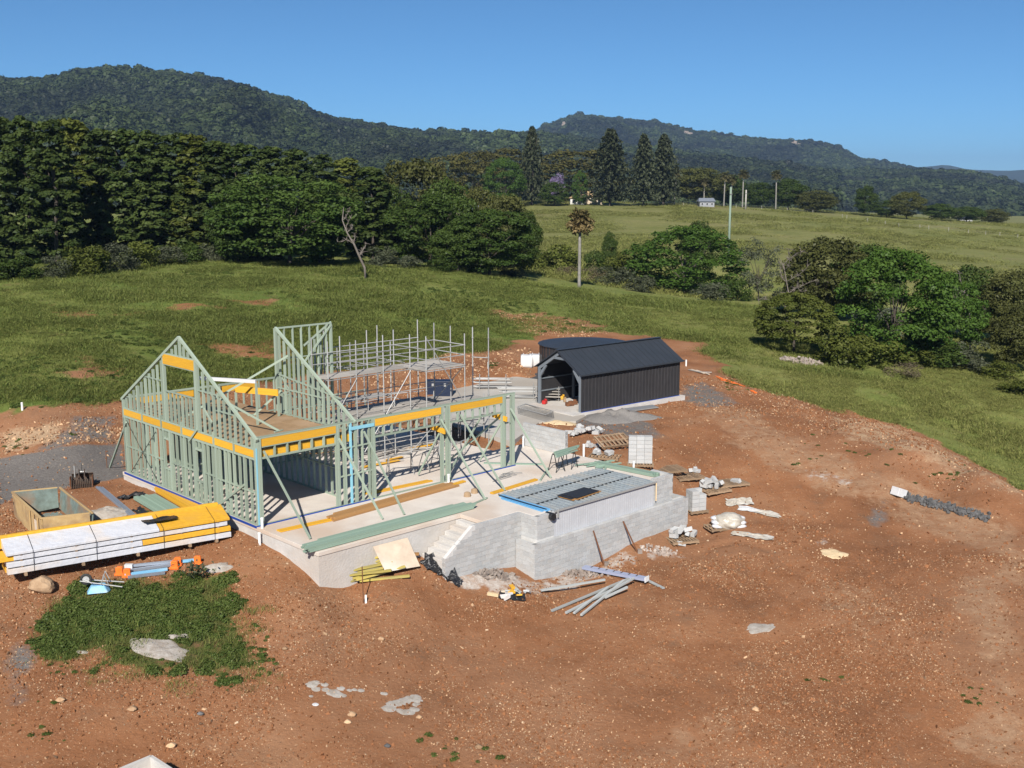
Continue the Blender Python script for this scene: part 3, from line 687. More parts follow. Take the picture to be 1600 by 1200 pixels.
def hill_range(ridge, D0, D1, foot, zfoot, x0, x1, nu, nv, rough, seed, power=1.15, amp=1.0):
    """a range whose crest follows the skyline; crest distance D0..D1 m, front foot at foot*D, back slope behind"""
    U = np.linspace(x0, x1, nu); s = np.linspace(0, 1.55, nv)
    az = np.arctan((U-800)/FPX); D = D0+(D1-D0)*(U-x0)/(x1-x0)
    dep = np.arctan((interp(ridge, U)-600)/np.hypot(FPX, U-800))   # elevation of the skyline
    rel = (600-interp(ridge, U))/FPX
    # crest height from the sight line at that bearing
    zc = CAM_H+(D*np.cos(az))*(rel*math.cos(PITCH)-math.sin(PITCH))/(math.cos(PITCH)+rel*math.sin(PITCH))
    P = np.zeros((nv, nu, 3))
    for j, q in enumerate(s):
        d = D*(foot+(1-foot)*q); P[j, :, 0] = np.sin(az)*d; P[j, :, 1] = np.cos(az)*d
        prof = q**power if q <= 1 else 1-.9*((q-1)/.55)**1.2
        P[j, :, 2] = zfoot+(zc-zfoot)*prof
        bump = (fbm(P[j, :, 0]/rough, P[j, :, 1]/rough, 4, seed)-.47)*(zc-zfoot)*.7*math.sin(min(q, 1)*math.pi)**.8*(1-min(q, 1)**4)
        gully = (np.abs(fbm(P[j, :, 0]/(rough*.6)+9, P[j, :, 1]/(rough*.6), 3, seed+5)-.47)-.1)*(zc-zfoot)*.9*math.sin(min(q, 1)*math.pi)*(1-min(q, 1)**3)
        P[j, :, 2] += (bump+gully)*amp
    i = (np.arange(nv-1)[:, None]*nu+np.arange(nu-1)[None]).ravel()
    return P, np.column_stack([i, i+1, i+nu+1, i+nu])
RIDGE_A = [(-900, 215), (-500, 150), (-200, 120), (0, 127), (30, 129), (70, 131), (95, 127), (118, 122), (140, 113), (165, 109), (210, 110), (265, 114), (330, 123), (400, 138), (460, 158), (500, 178), (540, 190), (600, 200), (660, 209), (760, 211), (860, 212), (1000, 232), (1150, 252), (1300, 270)]
RIDGE_B = [(400, 230), (700, 225), (800, 212), (840, 206), (870, 190), (900, 182), (950, 186), (1020, 193), (1060, 203), (1100, 209), (1150, 216), (1210, 221), (1270, 225), (1300, 234), (1330, 250), (1370, 255), (1400, 262), (1500, 285), (1700, 300)]
RIDGE_C = [(1050, 290), (1180, 285), (1260, 276), (1330, 270), (1420, 268), (1480, 271), (1530, 279), (1570, 290), (1590, 302), (1640, 316), (1700, 324)]
RIDGE_D = [(1000, 275), (1300, 265), (1400, 262), (1440, 259), (1465, 256), (1500, 264), (1560, 266), (1620, 262), (1800, 256), (2400, 262)]
def put_range(nm, label, ridge, D0, D1, foot, zf, x0, x1, nu, nv, rough, seed, mat, ntree=0, size=(6, 10), power=1.15, amp=1.0):
    P, f = hill_range(ridge, D0, D1, foot, zf, x0, x1, nu, nv, rough, seed, power, amp)
    me = mesh_np('hills', P.reshape(-1, 3), f, mat, smooth=True)
    o = bpy.data.objects.new('hills', me); col.objects.link(o); kind(o, 'structure', label)
    if ntree:
        r = np.random.default_rng(seed+1); nv_, nu_ = P.shape[:2]
        a = r.random(ntree)*(nv_*.68); b = r.random(ntree)*(nu_-1.001); a = np.clip(a, 0, nv_-1.001)
        i = a.astype(int); j = b.astype(int); fa = (a-i)[:, None]; fb = (b-j)[:, None]
        p = (P[i, j]*(1-fa)+P[i+1, j]*fa)*(1-fb)+(P[i, j+1]*(1-fa)+P[i+1, j+1]*fa)*fb
        sc_ = (size[0]+(size[1]-size[0])*r.random(ntree)**1.6)*(.55+.95*fbm(p[:, 0]/70, p[:, 1]/70, 4, seed+3))*np.where(r.random(ntree) < .06, 1.5, 1)
        p[:, 2] += sc_*.25
        rot = np.column_stack([r.normal(0, .15, ntree), r.normal(0, .15, ntree), r.random(ntree)*6.283])
        scatter('hillside_forest', p, rot, np.column_stack([sc_, sc_, sc_*(.8+.5*r.random(ntree))]), CANOPY)
    return P
PA = put_range('left', 'nearest long forested hill with a rounded summit at left', RIDGE_A, 1350, 2300, .42, -4, -900, 1300, 260, 46, 260, 11, 'hill_floor', 60000, (3.2, 6.0))
PB = put_range('mid', 'flat-topped forested escarpment in the middle distance', RIDGE_B, 3300, 3600, .55, -8, 400, 1700, 240, 40, 420, 23, 'hill_floor', 60000, (4.2, 8), 1.4)
PC = put_range('right', 'low forested spur above the right pasture', RIDGE_C, 2500, 2300, .62, -16, 1050, 1700, 220, 60, 200, 37, 'hill_floor', 34000, (3.2, 6), .8, .35)
PD = put_range('far', 'farthest blue hills on the right skyline', RIDGE_D, 7600, 7600, .75, -20, 1000, 2400, 120, 20, 700, 51, 'far_forest')
_fl = ['continuous forest over the nearest rounded hill', 'continuous forest over the flat-topped escarpment', 'continuous forest over the low right spur']
for o, l_ in zip([o for o in col.objects if o.name.startswith('hillside_forest')], _fl): o['label'] = l_
# pale cliff outcrops along the escarpment rim
cl = MB(); rr = np.random.default_rng(5)
for px, py, wd in ((882, 196, 5), (931, 193, 4), (1075, 209, 9), (1084, 211, 7), (1172, 250, 5), (1241, 227, 8), (1252, 228, 6), (1306, 238, 6)):
    c = atY(px, py, 3270 if py < 240 else 2900)
    for k in range(4):
        s = wd*1.9*(.5+.6*rr.random()); cl.box(c+Vector((rr.normal()*wd*.6, rr.normal()*4, rr.normal()*5)), (s, s*.6, s*(.5+.5*rr.random())), Matrix.Rotation(rr.random()*.6-.3, 3, 'Y'))
o = cl.build('cliff_face', 'cliff'); kind(o, 'structure', 'pale sandstone outcrops along the escarpment rim')
# ================================================================== trees and plants
VAR = {}
def var(k, maker):
    if k not in VAR: VAR[k] = maker()
    return VAR[k]
def pick(kindname, i):
    k = kindname
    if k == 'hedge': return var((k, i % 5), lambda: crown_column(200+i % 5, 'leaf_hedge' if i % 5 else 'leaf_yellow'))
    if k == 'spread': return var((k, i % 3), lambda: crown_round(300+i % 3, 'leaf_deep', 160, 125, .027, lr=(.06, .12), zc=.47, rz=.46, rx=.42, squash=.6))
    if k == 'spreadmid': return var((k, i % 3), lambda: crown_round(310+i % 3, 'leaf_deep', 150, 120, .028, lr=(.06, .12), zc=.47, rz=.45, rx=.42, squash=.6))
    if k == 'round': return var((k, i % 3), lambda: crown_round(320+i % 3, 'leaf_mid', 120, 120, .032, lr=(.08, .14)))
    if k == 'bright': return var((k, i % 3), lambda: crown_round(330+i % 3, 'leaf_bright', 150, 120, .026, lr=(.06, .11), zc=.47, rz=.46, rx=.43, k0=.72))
    if k == 'olive': return var((k, i % 3), lambda: crown_round(340+i % 3, 'leaf_olive', 120, 120, .032, lr=(.08, .14)))
    if k == 'bush': return var((k, i % 2), lambda: crown_round(350+i % 2, 'leaf_yellow', 190, 95, .028, rx=.44, rz=.42, zc=.53, lr=(.055, .085), k0=.86, lo=-.80))
    if k == 'grey': return var((k, i % 2), lambda: crown_round(360+i % 2, 'leaf_grey', 44, 60, .034, lr=(.08, .14)))
    if k == 'pale': return var((k, i % 2), lambda: crown_shrub(370+i % 2, 'leaf_pale', 26, 70, .06))
    if k == 'shrub': return var((k, i % 3), lambda: crown_shrub(380+i % 3, 'leaf_mid', 30, 100, .06))
    if k == 'shrubolive': return var((k, i % 3), lambda: crown_shrub(390+i % 3, 'leaf_yellow', 30, 100, .06))
    if k == 'shrubgrey': return var((k, i % 3), lambda: crown_shrub(400+i % 3, 'leaf_grey', 26, 80, .055))
    if k == 'shrubdry': return var((k, i % 2), lambda: crown_shrub(410+i % 2, 'leaf_dry', 22, 50, .05))
    if k == 'fig': return var((k, i % 2), lambda: crown_layer(420+i % 2, 'leaf_fig', 60, 110, .04))
    if k == 'norfolk': return var((k, i % 3), lambda: crown_norfolk(430+i % 3, 'leaf_pine'))
    if k == 'lilac': return var((k, 0), lambda: crown_round(440, 'leaf_lilac', 30, 70, .05))
TR = {'hedge': 'bark', 'norfolk': 'bark'}
TREE_N = [0]
def tree(name, cat, label, px, ytop, wpx, ybase, Y, kd, group=None, trunk=True, bark='bark', ang=None):
    """stand a tree on the ground at distance Y; crown width and height measured on the photograph"""
    TREE_N[0] += 1; i = TREE_N[0]
    if Y < 160:
        q = gp(px, ybase)
        if abs(q.y-Y) < .35*Y: Y = q.y
    p = atY(px, ybase, Y); z0 = H1(p.x, p.y); base = Vector((p.x, p.y, z0))
    ht = atY(px, ytop, Y).z-z0; wd = wpx/FPX*math.hypot(Y, 0)*1.0
    t = thing(name, label, cat, base, group)
    a = ang if ang is not None else (i*2.399) % 6.283
    M = Matrix.Translation(base) @ Matrix.Rotation(a, 4, 'Z')
    c = bpy.data.objects.new('crown', pick(kd, i)); link(c, t)
    k = 1.06 if kd not in ('hedge', 'norfolk') else 1.0
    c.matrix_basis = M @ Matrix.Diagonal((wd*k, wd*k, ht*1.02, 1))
    if trunk:
        me = var(('limb', bark, i % 3, kd == 'norfolk' or kd == 'hedge'), lambda: limb_mesh(500+i % 3, 'trunk', bark, *((4, .12, .9, .016, .5) if kd in ('norfolk', 'hedge') else (7, .26, .7, .016, .22))))
        b = bpy.data.objects.new('trunk', me); link(b, t); s = max(wd, ht*.8)
        b.matrix_basis = M @ Matrix.Diagonal((s, s, ht, 1))
    return t
ORD = ['first', 'second', 'third', 'fourth', 'fifth', 'sixth', 'seventh', 'eighth', 'ninth', 'tenth', 'eleventh', 'twelfth', 'thirteenth', 'fourteenth', 'fifteenth', 'sixteenth']
g = 'tall evergreen hedge row at left'
for k, (x, yt, Y) in enumerate([(-28, 185, 128), (12, 182, 126), (48, 184, 128), (88, 192, 126), (128, 190, 128), (166, 203, 126), (202, 203, 128), (240, 206, 127), (278, 212, 128), (312, 214, 127), (345, 222, 129), (382, 226, 130)]):
    tree('evergreen_tree', 'tree', f'dark evergreen of the tall hedge row, {ORD[k]} from the left edge', x, yt, 98, 412 if x < 110 else 404, Y, 'hedge', g)
for k, (x, yt, Y) in enumerate([(-72, 184, 127), (-118, 186, 128), (-164, 182, 127), (-212, 186, 128)]):
    tree('evergreen_tree', 'tree', f'dark evergreen continuing the hedge row past the left edge of the view, {ORD[k]} beyond it', x, yt, 98, 412, Y, 'hedge', g)
g = 'evergreens rising behind the bright green tree'
for k, (x, yt, Y) in enumerate([(425, 230, 140), (465, 234, 142), (505, 245, 141), (545, 250, 142), (582, 262, 142)]):
    tree('evergreen_tree', 'tree', f'dark evergreen top behind the bright green spreading tree, {ORD[k]} from left', x, yt, 90, 398, Y, 'hedge', g)
tree('spreading_tree', 'tree', 'big bright green spreading tree with dark shade beneath, right of the hedge row', 452, 262, 235, 412, 122, 'spread')
tree('spreading_tree', 'tree', 'smaller bright green tree tucked against the right end of the hedge row', 372, 285, 95, 410, 124, 'spread')
tree('broad_tree', 'tree', 'olive green tall tree behind the bare pale trunk', 650, 238, 135, 410, 140, 'olive')
tree('spreading_tree', 'tree', 'dark green spreading tree right of the bare pale trunk', 668, 300, 150, 418, 126, 'spreadmid')
tree('spreading_tree', 'tree', 'deep green spreading tree at the right end of the dark grove', 765, 318, 150, 430, 124, 'spreadmid')
tree('broad_tree', 'tree', 'thin olive tree with pale limbs crowning the right end of the grove', 790, 296, 85, 420, 131, 'olive')
tree('broad_tree', 'tree', 'green rounded tree low between the two grove trees', 715, 345, 90, 425, 121, 'round')
for k, (x, yt, wd, yb, Y, kd) in enumerate([(612, 285, 80, 412, 133, 'round'), (560, 300, 70, 408, 131, 'spreadmid'), (700, 275, 100, 418, 146, 'round'), (750, 292, 80, 420, 142, 'olive'), (820, 330, 60, 430, 136, 'round'), (500, 330, 100, 412, 119, 'spreadmid')]):
    tree('broad_tree', 'tree', f'green tree filling the grove between the spreading trees, standing {["right of the bare trunk","behind the bare trunk","behind the dark spreading tree","under the pale house","at the far right end","beneath the bright tree"][k]}', x, yt, wd, yb, Y, kd, 'trees filling the grove')
tree('flowering_shrub', 'shrub', 'pale grey-green shrub in front of the dark grove', 738, 362, 50, 420, 119, 'pale', trunk=False)
tree('flowering_shrub', 'shrub', 'small pale shrub under the bright spreading tree', 430, 375, 38, 408, 113, 'pale', trunk=False)
tree('shrub', 'shrub', 'grey scrub at the foot of the bare pale trunk', 592, 378, 55, 416, 119, 'shrubgrey', trunk=False)
g = 'scrub border below the hedge row'
for k, (x, yt, wd, yb, kd) in enumerate([(-10, 395, 70, 438, 'shrub'), (35, 396, 70, 436, 'shrub'), (80, 392, 60, 434, 'shrubgrey'), (132, 372, 80, 430, 'shrubolive'), (182, 372, 70, 424, 'shrubgrey'), (222, 372, 60, 418, 'shrubolive'), (262, 378, 55, 414, 'shrubgrey'), (298, 376, 50, 411, 'shrub'), (332, 374, 50, 409, 'shrubgrey')]):
    tree('shrub', 'shrub', f'low scrub bush along the foot of the hedge row, {ORD[k]} from the left edge', x, yt, wd, yb, 112 if k < 3 else 116, kd, g, trunk=False)
g = 'scrub along the grove edge'
for k, (x, yt, wd, yb, kd) in enumerate([(640, 395, 46, 419, 'shrubgrey'), (690, 400, 46, 424, 'shrub'), (800, 395, 50, 432, 'shrubgrey'), (830, 385, 55, 433, 'shrubolive'), (870, 375, 70, 400, 'shrubolive')]):
    tree('shrub', 'shrub', f'low scrub bush along the edge of the right grove, {ORD[k]} from the bare trunk', x, yt, wd, yb, 120 if k < 3 else 150+k*6, kd, g, trunk=False)
# right-hand grove in the gully
tree('rounded_tree', 'tree', 'large deep green rounded tree between the tall palm and the pale green pole', 1073, 352, 190, 462, 134, 'bright')
tree('rounded_tree', 'tree', 'leafy limb tree crowning the rounded green tree', 1090, 342, 66, 440, 143, 'round')
tree('grey_tree', 'tree', 'wispy grey-green tree with a dark slim trunk beside the rounded tree', 1186, 364, 80, 470, 122, 'grey')
tree('broad_tree', 'tree', 'dark olive tree behind the bright canopy on the right', 1290, 364, 150, 500, 128, 'olive')
tree('broad_tree', 'tree', 'second dark green tree behind the bright canopy on the right', 1350, 378, 130, 500, 132, 'round')
tree('rounded_tree', 'tree', 'large bright green leafy tree on the right', 1395, 385, 190, 560, 112, 'bright')
tree('rounded_tree', 'tree', 'lower bright green tree right of the large leafy one', 1470, 425, 130, 560, 110, 'bright')
tree('broad_tree', 'tree', 'dark tree at the right edge above the pasture', 1575, 420, 120, 540, 118, 'olive')
tree('broad_tree', 'tree', 'dark green tree just behind the lower bright tree', 1512, 415, 110, 530, 125, 'round')
tree('broad_tree', 'tree', 'shadowy bushy tree at the right edge, nearer and lower', 1580, 470, 90, 580, 100, 'olive')
tree('clipped_tree', 'tree', 'neat round olive bush-tree standing alone on the grass', 1240, 458, 126, 551, 92, 'bush')
g = 'scrub below the right grove'
for k, (x, yt, wd, yb, kd, Y) in enumerate([(1318, 500, 80, 572, 'shrubolive', 91), (1362, 520, 90, 572, 'shrubolive', 93), (1418, 525, 90, 570, 'shrubolive', 96), (1468, 530, 80, 572, 'shrub', 98), (1520, 525, 80, 578, 'shrubgrey', 98), (1350, 468, 60, 530, 'pale', 104), (1395, 470, 60, 525, 'pale', 103), (1560, 560, 60, 590, 'shrubolive', 92), (1410, 562, 66, 590, 'shrubdry', 88), (1588, 590, 60, 615, 'shrubolive', 84)]):
    tree('shrub', 'shrub', f'{"pale grey-green" if kd == "pale" else "dry twiggy" if kd == "shrubdry" else "leafy"} shrub at the foot of the right grove, {ORD[k]} counting from the round bush', x, yt, wd, yb, Y, kd, g, trunk=False)
g = 'scrub around the tall palm'
for k, (x, yt, wd, yb, kd, Y) in enumerate([(953, 360, 27, 388, 'round', 185), (932, 382, 40, 405, 'shrub', 172), (968, 385, 60, 412, 'shrubolive', 168), (958, 410, 70, 446, 'shrubgrey', 145), (930, 412, 50, 440, 'shrubdry', 150), (885, 412, 40, 430, 'shrubdry', 155), (995, 425, 60, 455, 'shrubgrey', 138), (1110, 435, 60, 470, 'shrubgrey', 128), (1150, 430, 50, 470, 'shrub', 127), (1240, 420, 60, 470, 'shrubgrey', 118)]):
    tree('shrub', 'shrub', f'scrub in the gully beyond the soil, {ORD[k]} counting from the tall palm rightwards', x, yt, wd, yb, Y, kd, g, trunk=False)
# homestead trees on the far rise
FAR = [('broad_tree', 'brown-green crown of a far tree left of the first tall pine', 705, 240, 90, 318, 400, 'fig'), ('broad_tree', 'far brownish tree behind the green round one', 745, 236, 80, 316, 440, 'fig'), ('broad_tree', 'bright green rounded far tree left of the first tall pine', 787, 246, 68, 312, 405, 'bright'), ('fig_tree', 'huge spreading bronze fig behind the tall pines', 905, 235, 150, 312, 470, 'fig'), ('fig_tree', 'bronze-green fig crown left of the first tall pine', 800, 232, 110, 312, 480, 'fig'),
       ('broad_tree', 'small bright green tree beside the cream homestead', 906, 266, 26, 312, 415, 'bright'), ('broad_tree', 'dark shrubby tree left of the cream homestead', 866, 283, 50, 316, 410, 'round'), ('jacaranda_tree', 'small lilac flowering tree near the homestead', 872, 268, 26, 300, 425, 'lilac'),
       ('broad_tree', 'dark broad tree right of the pair of pines', 1090, 259, 100, 320, 440, 'olive'), ('broad_tree', 'dark low tree among the far palms', 1140, 272, 70, 321, 445, 'round'), ('broad_tree', 'dark low tree right of the pale far pole', 1185, 285, 60, 325, 430, 'round'), ('broad_tree', 'dark full tree by the last far palm', 1232, 277, 66, 328, 425, 'round'), ('broad_tree', 'dark tree sloping down from the last far palm', 1275, 297, 70, 332, 415, 'olive'), ('broad_tree', 'tall dark tree alone on the pasture crest', 1352, 290, 40, 338, 410, 'round'), ('broad_tree', 'olive rounded tree on the pasture crest', 1417, 297, 58, 344, 400, 'olive'), ('broad_tree', 'low dark tree between the crest trees', 1385, 312, 46, 342, 405, 'round'),
       ('broad_tree', 'dark trees at the right end of the crest, nearest the left', 1466, 318, 60, 350, 420, 'round'), ('broad_tree', 'dark tree at the right end of the crest, in the middle', 1510, 322, 60, 353, 430, 'round'), ('broad_tree', 'dark tree at the far right end of the crest', 1552, 326, 50, 355, 440, 'olive')]
for nm, lb, x, yt, wd, yb, Y, kd in FAR: tree(nm, 'tree', lb, x, yt, wd, yb, Y, kd, 'trees on the far rise')
for k, (x, yt, wd, yb, Y) in enumerate([(831, 202, 52, 309, 418), (953, 206, 84, 313, 412), (1005, 214, 62, 317, 410), (1036, 214, 66, 317, 416)]):
    tree('norfolk_pine', 'tree', ['tall tiered pine standing apart at left on the far rise', 'widest tiered pine beside the cream homestead', 'left of the close pair of tiered pines', 'right of the close pair of tiered pines'][k], x, yt, wd, yb, Y, 'norfolk', 'tiered pines on the far rise')
# ---- palms
def palm(label, px, ytop, ybase, Y, crown_r, trunk_r, group=None, n=34, seed=1, lm='leaf_palm'):
    r = np.random.default_rng(seed); p = atY(px, ybase, Y); z0 = H1(p.x, p.y); base = Vector((p.x, p.y, z0)); top = atY(px, ytop, Y); h = top.z-z0
    t = thing('palm_tree', label, 'palm', base, group)
    m = MB(); lean = r.normal(0, .015)*h
    m.tube([base+Vector((0, 0, -.2)), base+Vector((0, 0, .5)), base+Vector((lean*.4, 0, h*.5)), base+Vector((lean, 0, h))], [trunk_r*1.5, trunk_r*1.1, trunk_r, trunk_r*.85], 9)
    m.build('trunk', 'palm_bark', t, smooth=True)
    parts = []; c = np.array(base)+np.array([lean, 0, h])
    for k in range(n):
        a = k*2.4; e = -1.0+2.1*(k/n)+r.normal(0, .1); q = np.linspace(.12, 1, 12); L = crown_r*(.85+.25*r.random())
        pt = np.column_stack([np.cos(a)*np.cos(e)*L*q, np.sin(a)*np.cos(e)*L*q, np.sin(e)*L*q-.35*L*q**2.5*max(0, math.cos(e))])+c
        side = np.array([-math.sin(a), math.cos(a), 0]); fan = np.concatenate([pt+side*crown_r*.16*q[:, None]*s+r.normal(0, .03*crown_r, (12, 3)) for s in (-1, 0, 1)])
        nr = np.tile([-math.cos(a)*math.sin(e), -math.sin(a)*math.sin(e), math.cos(e)], (36, 1))
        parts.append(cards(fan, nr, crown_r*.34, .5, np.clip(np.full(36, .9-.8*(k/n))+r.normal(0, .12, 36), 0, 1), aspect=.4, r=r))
    cr = bpy.data.objects.new('crown', card_mesh('palm_crown', parts, lm)); link(cr, t)
    return t
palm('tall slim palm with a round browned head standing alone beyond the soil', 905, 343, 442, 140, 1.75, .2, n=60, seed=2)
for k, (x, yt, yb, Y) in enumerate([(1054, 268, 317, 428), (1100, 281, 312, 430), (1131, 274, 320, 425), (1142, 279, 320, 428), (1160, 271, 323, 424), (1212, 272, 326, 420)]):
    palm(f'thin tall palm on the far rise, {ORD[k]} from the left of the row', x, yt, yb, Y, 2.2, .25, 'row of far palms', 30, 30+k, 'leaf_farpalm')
# ---- bare trees
def bare_tree(label, px, ytop, ybase, Y, mat, seed, spread=.5, n=6):
    r = np.random.default_rng(seed); p = atY(px, ybase, Y); z0 = H1(p.x, p.y); base = Vector((p.x, p.y, z0)); h = atY(px, ytop, Y).z-z0
    t = thing('bare_tree', label, 'tree', base); m = MB(); tw = MB()
    pts = [base+Vector((0, 0, -.2))]; d = Vector((-.1, 0, 1))
    for k in range(6):
        pts.append(pts[-1]+d.normalized()*h/6); d = Vector((d.x*.3+r.normal(0, .2), d.y*.3+r.normal(0, .2), 1))
    m.tube(pts, [h*.020*(1-.13*k) for k in range(len(pts))], 7)
    for k in range(n):
        s = pts[2+k % 4]; a = r.random()*6.283; L = h*spread*(.6+.6*r.random()); q = s; dv = Vector((math.cos(a), math.sin(a)*.6, .6)); pp = [q]
        for j in range(4):
            q = q+dv.normalized()*L/4; pp.append(q); dv += Vector((r.normal(0, .4), r.normal(0, .4), r.normal(0, .35)))
            for z in range(5):
                e = q+Vector((r.normal(0, .12), r.normal(0, .12), r.normal(.05, .1)))*L; tw.tube([q, (q+e)/2+Vector((0, 0, .03*L)), e], [h*.004, h*.003, h*.001], 4)
        m.tube(pp, [h*.008, h*.006, h*.0045, h*.003, h*.002], 5)
    m.build('trunk', mat, t, smooth=True); kind(tw.build('twigs', mat, t), 'stuff')
bare_tree('bare pale dead tree with twisted branches at the grove', 571, 312, 404, 117, 'pale_bark', 8, .24, 7)
bare_tree('bleached bare shrub tangle between the grey tree and the bright canopy', 1232, 400, 470, 117, 'pale_bark', 4, .4, 8)
bare_tree('bare grey branches between the two right-hand dark trees', 1518, 440, 530, 106, 'pale_bark', 6, .35, 8)
# ---- poles, homestead, sheds and fence on the rise
def pole(label, px, ytop, ybase, Y, r, mat):
    p = atY(px, ybase, Y); z0 = H1(p.x, p.y); tp = atY(px, ytop, Y)
    t = thing('power_pole', label, 'pole', (p.x, p.y, z0)); MB().tube([(p.x, p.y, z0-.3), (p.x, p.y, tp.z)], [r, r*.7], 10).build('shaft', mat, t, smooth=True)
    MB().tube([(p.x, p.y, tp.z), (p.x, p.y, tp.z+.12)], [r*.75, r*.4], 10).build('cap', mat, t)
    MB().box((p.x, p.y-r, tp.z-1.2), (.5, .12, .12)).build('bracket', 'galv_dull', t)
pole('tall pale green power pole rising from the gully in front of the pasture', 1139, 293, 382, 205, .26, 'pole_green')
pole('short pale pole on the far rise beside the palms', 1165, 297, 323, 405, .35, 'pole_pale')
pm('grey_wall', (.30, .31, .33), (.25, .26, .28), rough=.85)
def cottage(label, px, ybase, Y, wd, dp, ht, rh, wall, roof, windows, hip=True):
    p = atY(px, ybase, Y); z0 = H1(p.x, p.y); t = thing('house', label, 'house', (p.x, p.y, z0)); x, y = p.x, p.y
    MB().box((x, y, z0+ht/2-.3), (wd, dp, ht+.6)).build('wall', wall, t)
    m = MB(); e = .5; zz = z0+ht; ix = wd*.28 if hip else 0
    m.add([(x-wd/2-e, y-dp/2-e, zz), (x+wd/2+e, y-dp/2-e, zz), (x+wd/2+e, y+dp/2+e, zz), (x-wd/2-e, y+dp/2+e, zz), (x-wd/2+ix, y, zz+rh), (x+wd/2-ix, y, zz+rh)], [(0, 1, 5, 4), (1, 2, 5), (2, 3, 4, 5), (3, 0, 4), (3, 2, 1, 0)]); m.build('roof', roof, t)
    for k in range(windows):
        wx = x-wd/2+wd*(k+.5)/windows; f = MB().box((wx, y-dp/2-.03, z0+ht*.52), (wd/windows*.4, .08, ht*.42)).build('window', 'house_white', t)
        MB().box((wx, y-dp/2-.08, z0+ht*.52), (wd/windows*.34, .04, ht*.36)).build('pane', 'dark_glass', f)
cottage('cream homestead with a tan hipped roof by the widest pine', 918, 308, 425, 11, 8, 3.0, 2.0, 'cream_wall', 'tile_roof', 4)
cottage('low cream wing with white trim at the left of the homestead', 901, 309, 421, 5, 5, 2.4, 1.2, 'house_white', 'tile_roof', 2)
cottage('pale house half hidden behind the grove trees', 730, 309, 330, 11, 8, 3.6, 1.8, 'cream_wall', 'grey_roof', 4)
cottage('small grey-roofed white shed under the far palms', 1103, 320, 418, 5.5, 5, 1.9, 1.3, 'grey_wall', 'grey_roof', 3, hip=False)
cottage('tiny white farmhouse in the far right valley', 1508, 327, 900, 10, 8, 3, 2, 'house_white', 'grey_roof', 2)
cottage('tiny pale house on the forested slope above the palms', 1148, 277, 1500, 18, 9, 4, 3, 'cream_wall', 'tile_roof', 2)
# post-and-wire fence along the crest
ft = thing('wire_fence', 'pale post-and-wire fence along the crest of the pasture', 'fence', tuple(atY(1150, 322, 400)))
FP = [(960, 318), (990, 320), (1030, 321), (1068, 322), (1108, 323), (1150, 325), (1190, 327), (1230, 330), (1270, 333), (1316, 340), (1323, 342), (1355, 347), (1383, 351), (1404, 355), (1437, 357), (1451, 358), (1482, 361), (1513, 365), (1540, 367), (1562, 369), (1590, 372)]
prev = None
for k, (x, y) in enumerate(FP):
    q = gp(x, y); beam('fence_post', q+Vector((0, 0, -.3)), q+Vector((0, 0, 1.25)), .10, .10, 'pole_pale', ft)
    if prev is not None:
        for hh in (.6, 1.1): rod('fence_wire', prev+Vector((0, 0, hh)), q+Vector((0, 0, hh)), .012, 'galv_dull', ft, 4)
    prev = q
# ================================================================== slab, steps and block walls
sl = thing('concrete_slab', 'pale concrete house slab and terrace with steps, under the timber frame', 'slab', HP(6, 0))
SP = [(-.15, -4.4), (6.9, -4.4), (6.9, -5.72), (8.95, -5.72), (8.95, -6.62), (18.0, -6.62), (18.05, 3.0), (15.6, 3.0), (15.6, 12.15), (-.15, 12.15)]
MB().prism([HP(*p) for p in SP], -.16, 0).build('slab_top', 'concrete', sl, bevel=.012)
FPo = [(-.12, -4.37), (6.93, -4.37), (6.93, -5.69), (8.98, -5.69), (8.98, -6.58), (17.95, -6.58), (18.0, 2.97), (15.57, 2.97), (15.57, 12.12), (-.12, 12.12)]
MB().prism([HP(*p) for p in FPo], -2.9, -.162).build('edge_beam', 'concrete_face', sl)
for k in range(7):   # steps running down along the terrace face
    u1 = 6.9-.3*k
    MB().prism([HP(u1-.3, -4.402), HP(u1, -4.402), HP(u1, -5.7), HP(u1-.3, -5.7)], -2.6, -.17*(k+1)).build('step', 'concrete_face', sl, bevel=.01)
def block_wall(t, a, b, z0, top, depth=.19, back=1, cap=False, skip=None, mat='block'):
    """running-bond wall from a to b (uv); top(s) gives the wall top along s metres; every block its own piece, joints recessed"""
    A = HP(*a); B = HP(*b); d = B-A; L = d.length; d.normalize(); nrm = Vector((d.y, -d.x, 0))*back   # outward face
    core = MB(); N = max(1, int(L/.2))
    for k in range(N):
        s0, s1 = L*k/N, L*(k+1)/N; zt0, zt1 = top(s0)-.015, top(s1)-.015
        q = [A+d*s0-nrm*.01, A+d*s1-nrm*.01, A+d*s1-nrm*(depth-.01), A+d*s0-nrm*(depth-.01)]
        core.hexa([p+Vector((0, 0, z0)) for p in q], [q[0]+Vector((0, 0, zt0)), q[1]+Vector((0, 0, zt1)), q[2]+Vector((0, 0, zt1)), q[3]+Vector((0, 0, zt0))])
    core.build('mortar_core', 'mortar', t)
    zt = max(top(s) for s in np.linspace(0, L, 20)); row = 0; z = zt
    while z-.2 > z0-.001:
        s = -.2 if row % 2 else 0.0
        while s < L-.02:
            s0, s1 = max(s, 0), min(s+.382, L); sm = (s0+s1)/2
            if s1-s0 > .06 and top(sm)+.02 >= z and min(top(s0), top(s1))+.09 >= z and not (skip and skip(sm, z)):
                zz = min(z, top(s0)+.0, top(s1)+.0); hh = zz-(z-.182)
                if hh > .03:
                    p = A+d*sm+Vector((0, 0, z-.182+hh/2))-nrm*(depth/2)
                    beam('block', p-d*(s1-s0)/2, p+d*(s1-s0)/2, depth+.004+.006*random.random(), hh, mat, t)
            s += .40
        z -= .2; row += 1
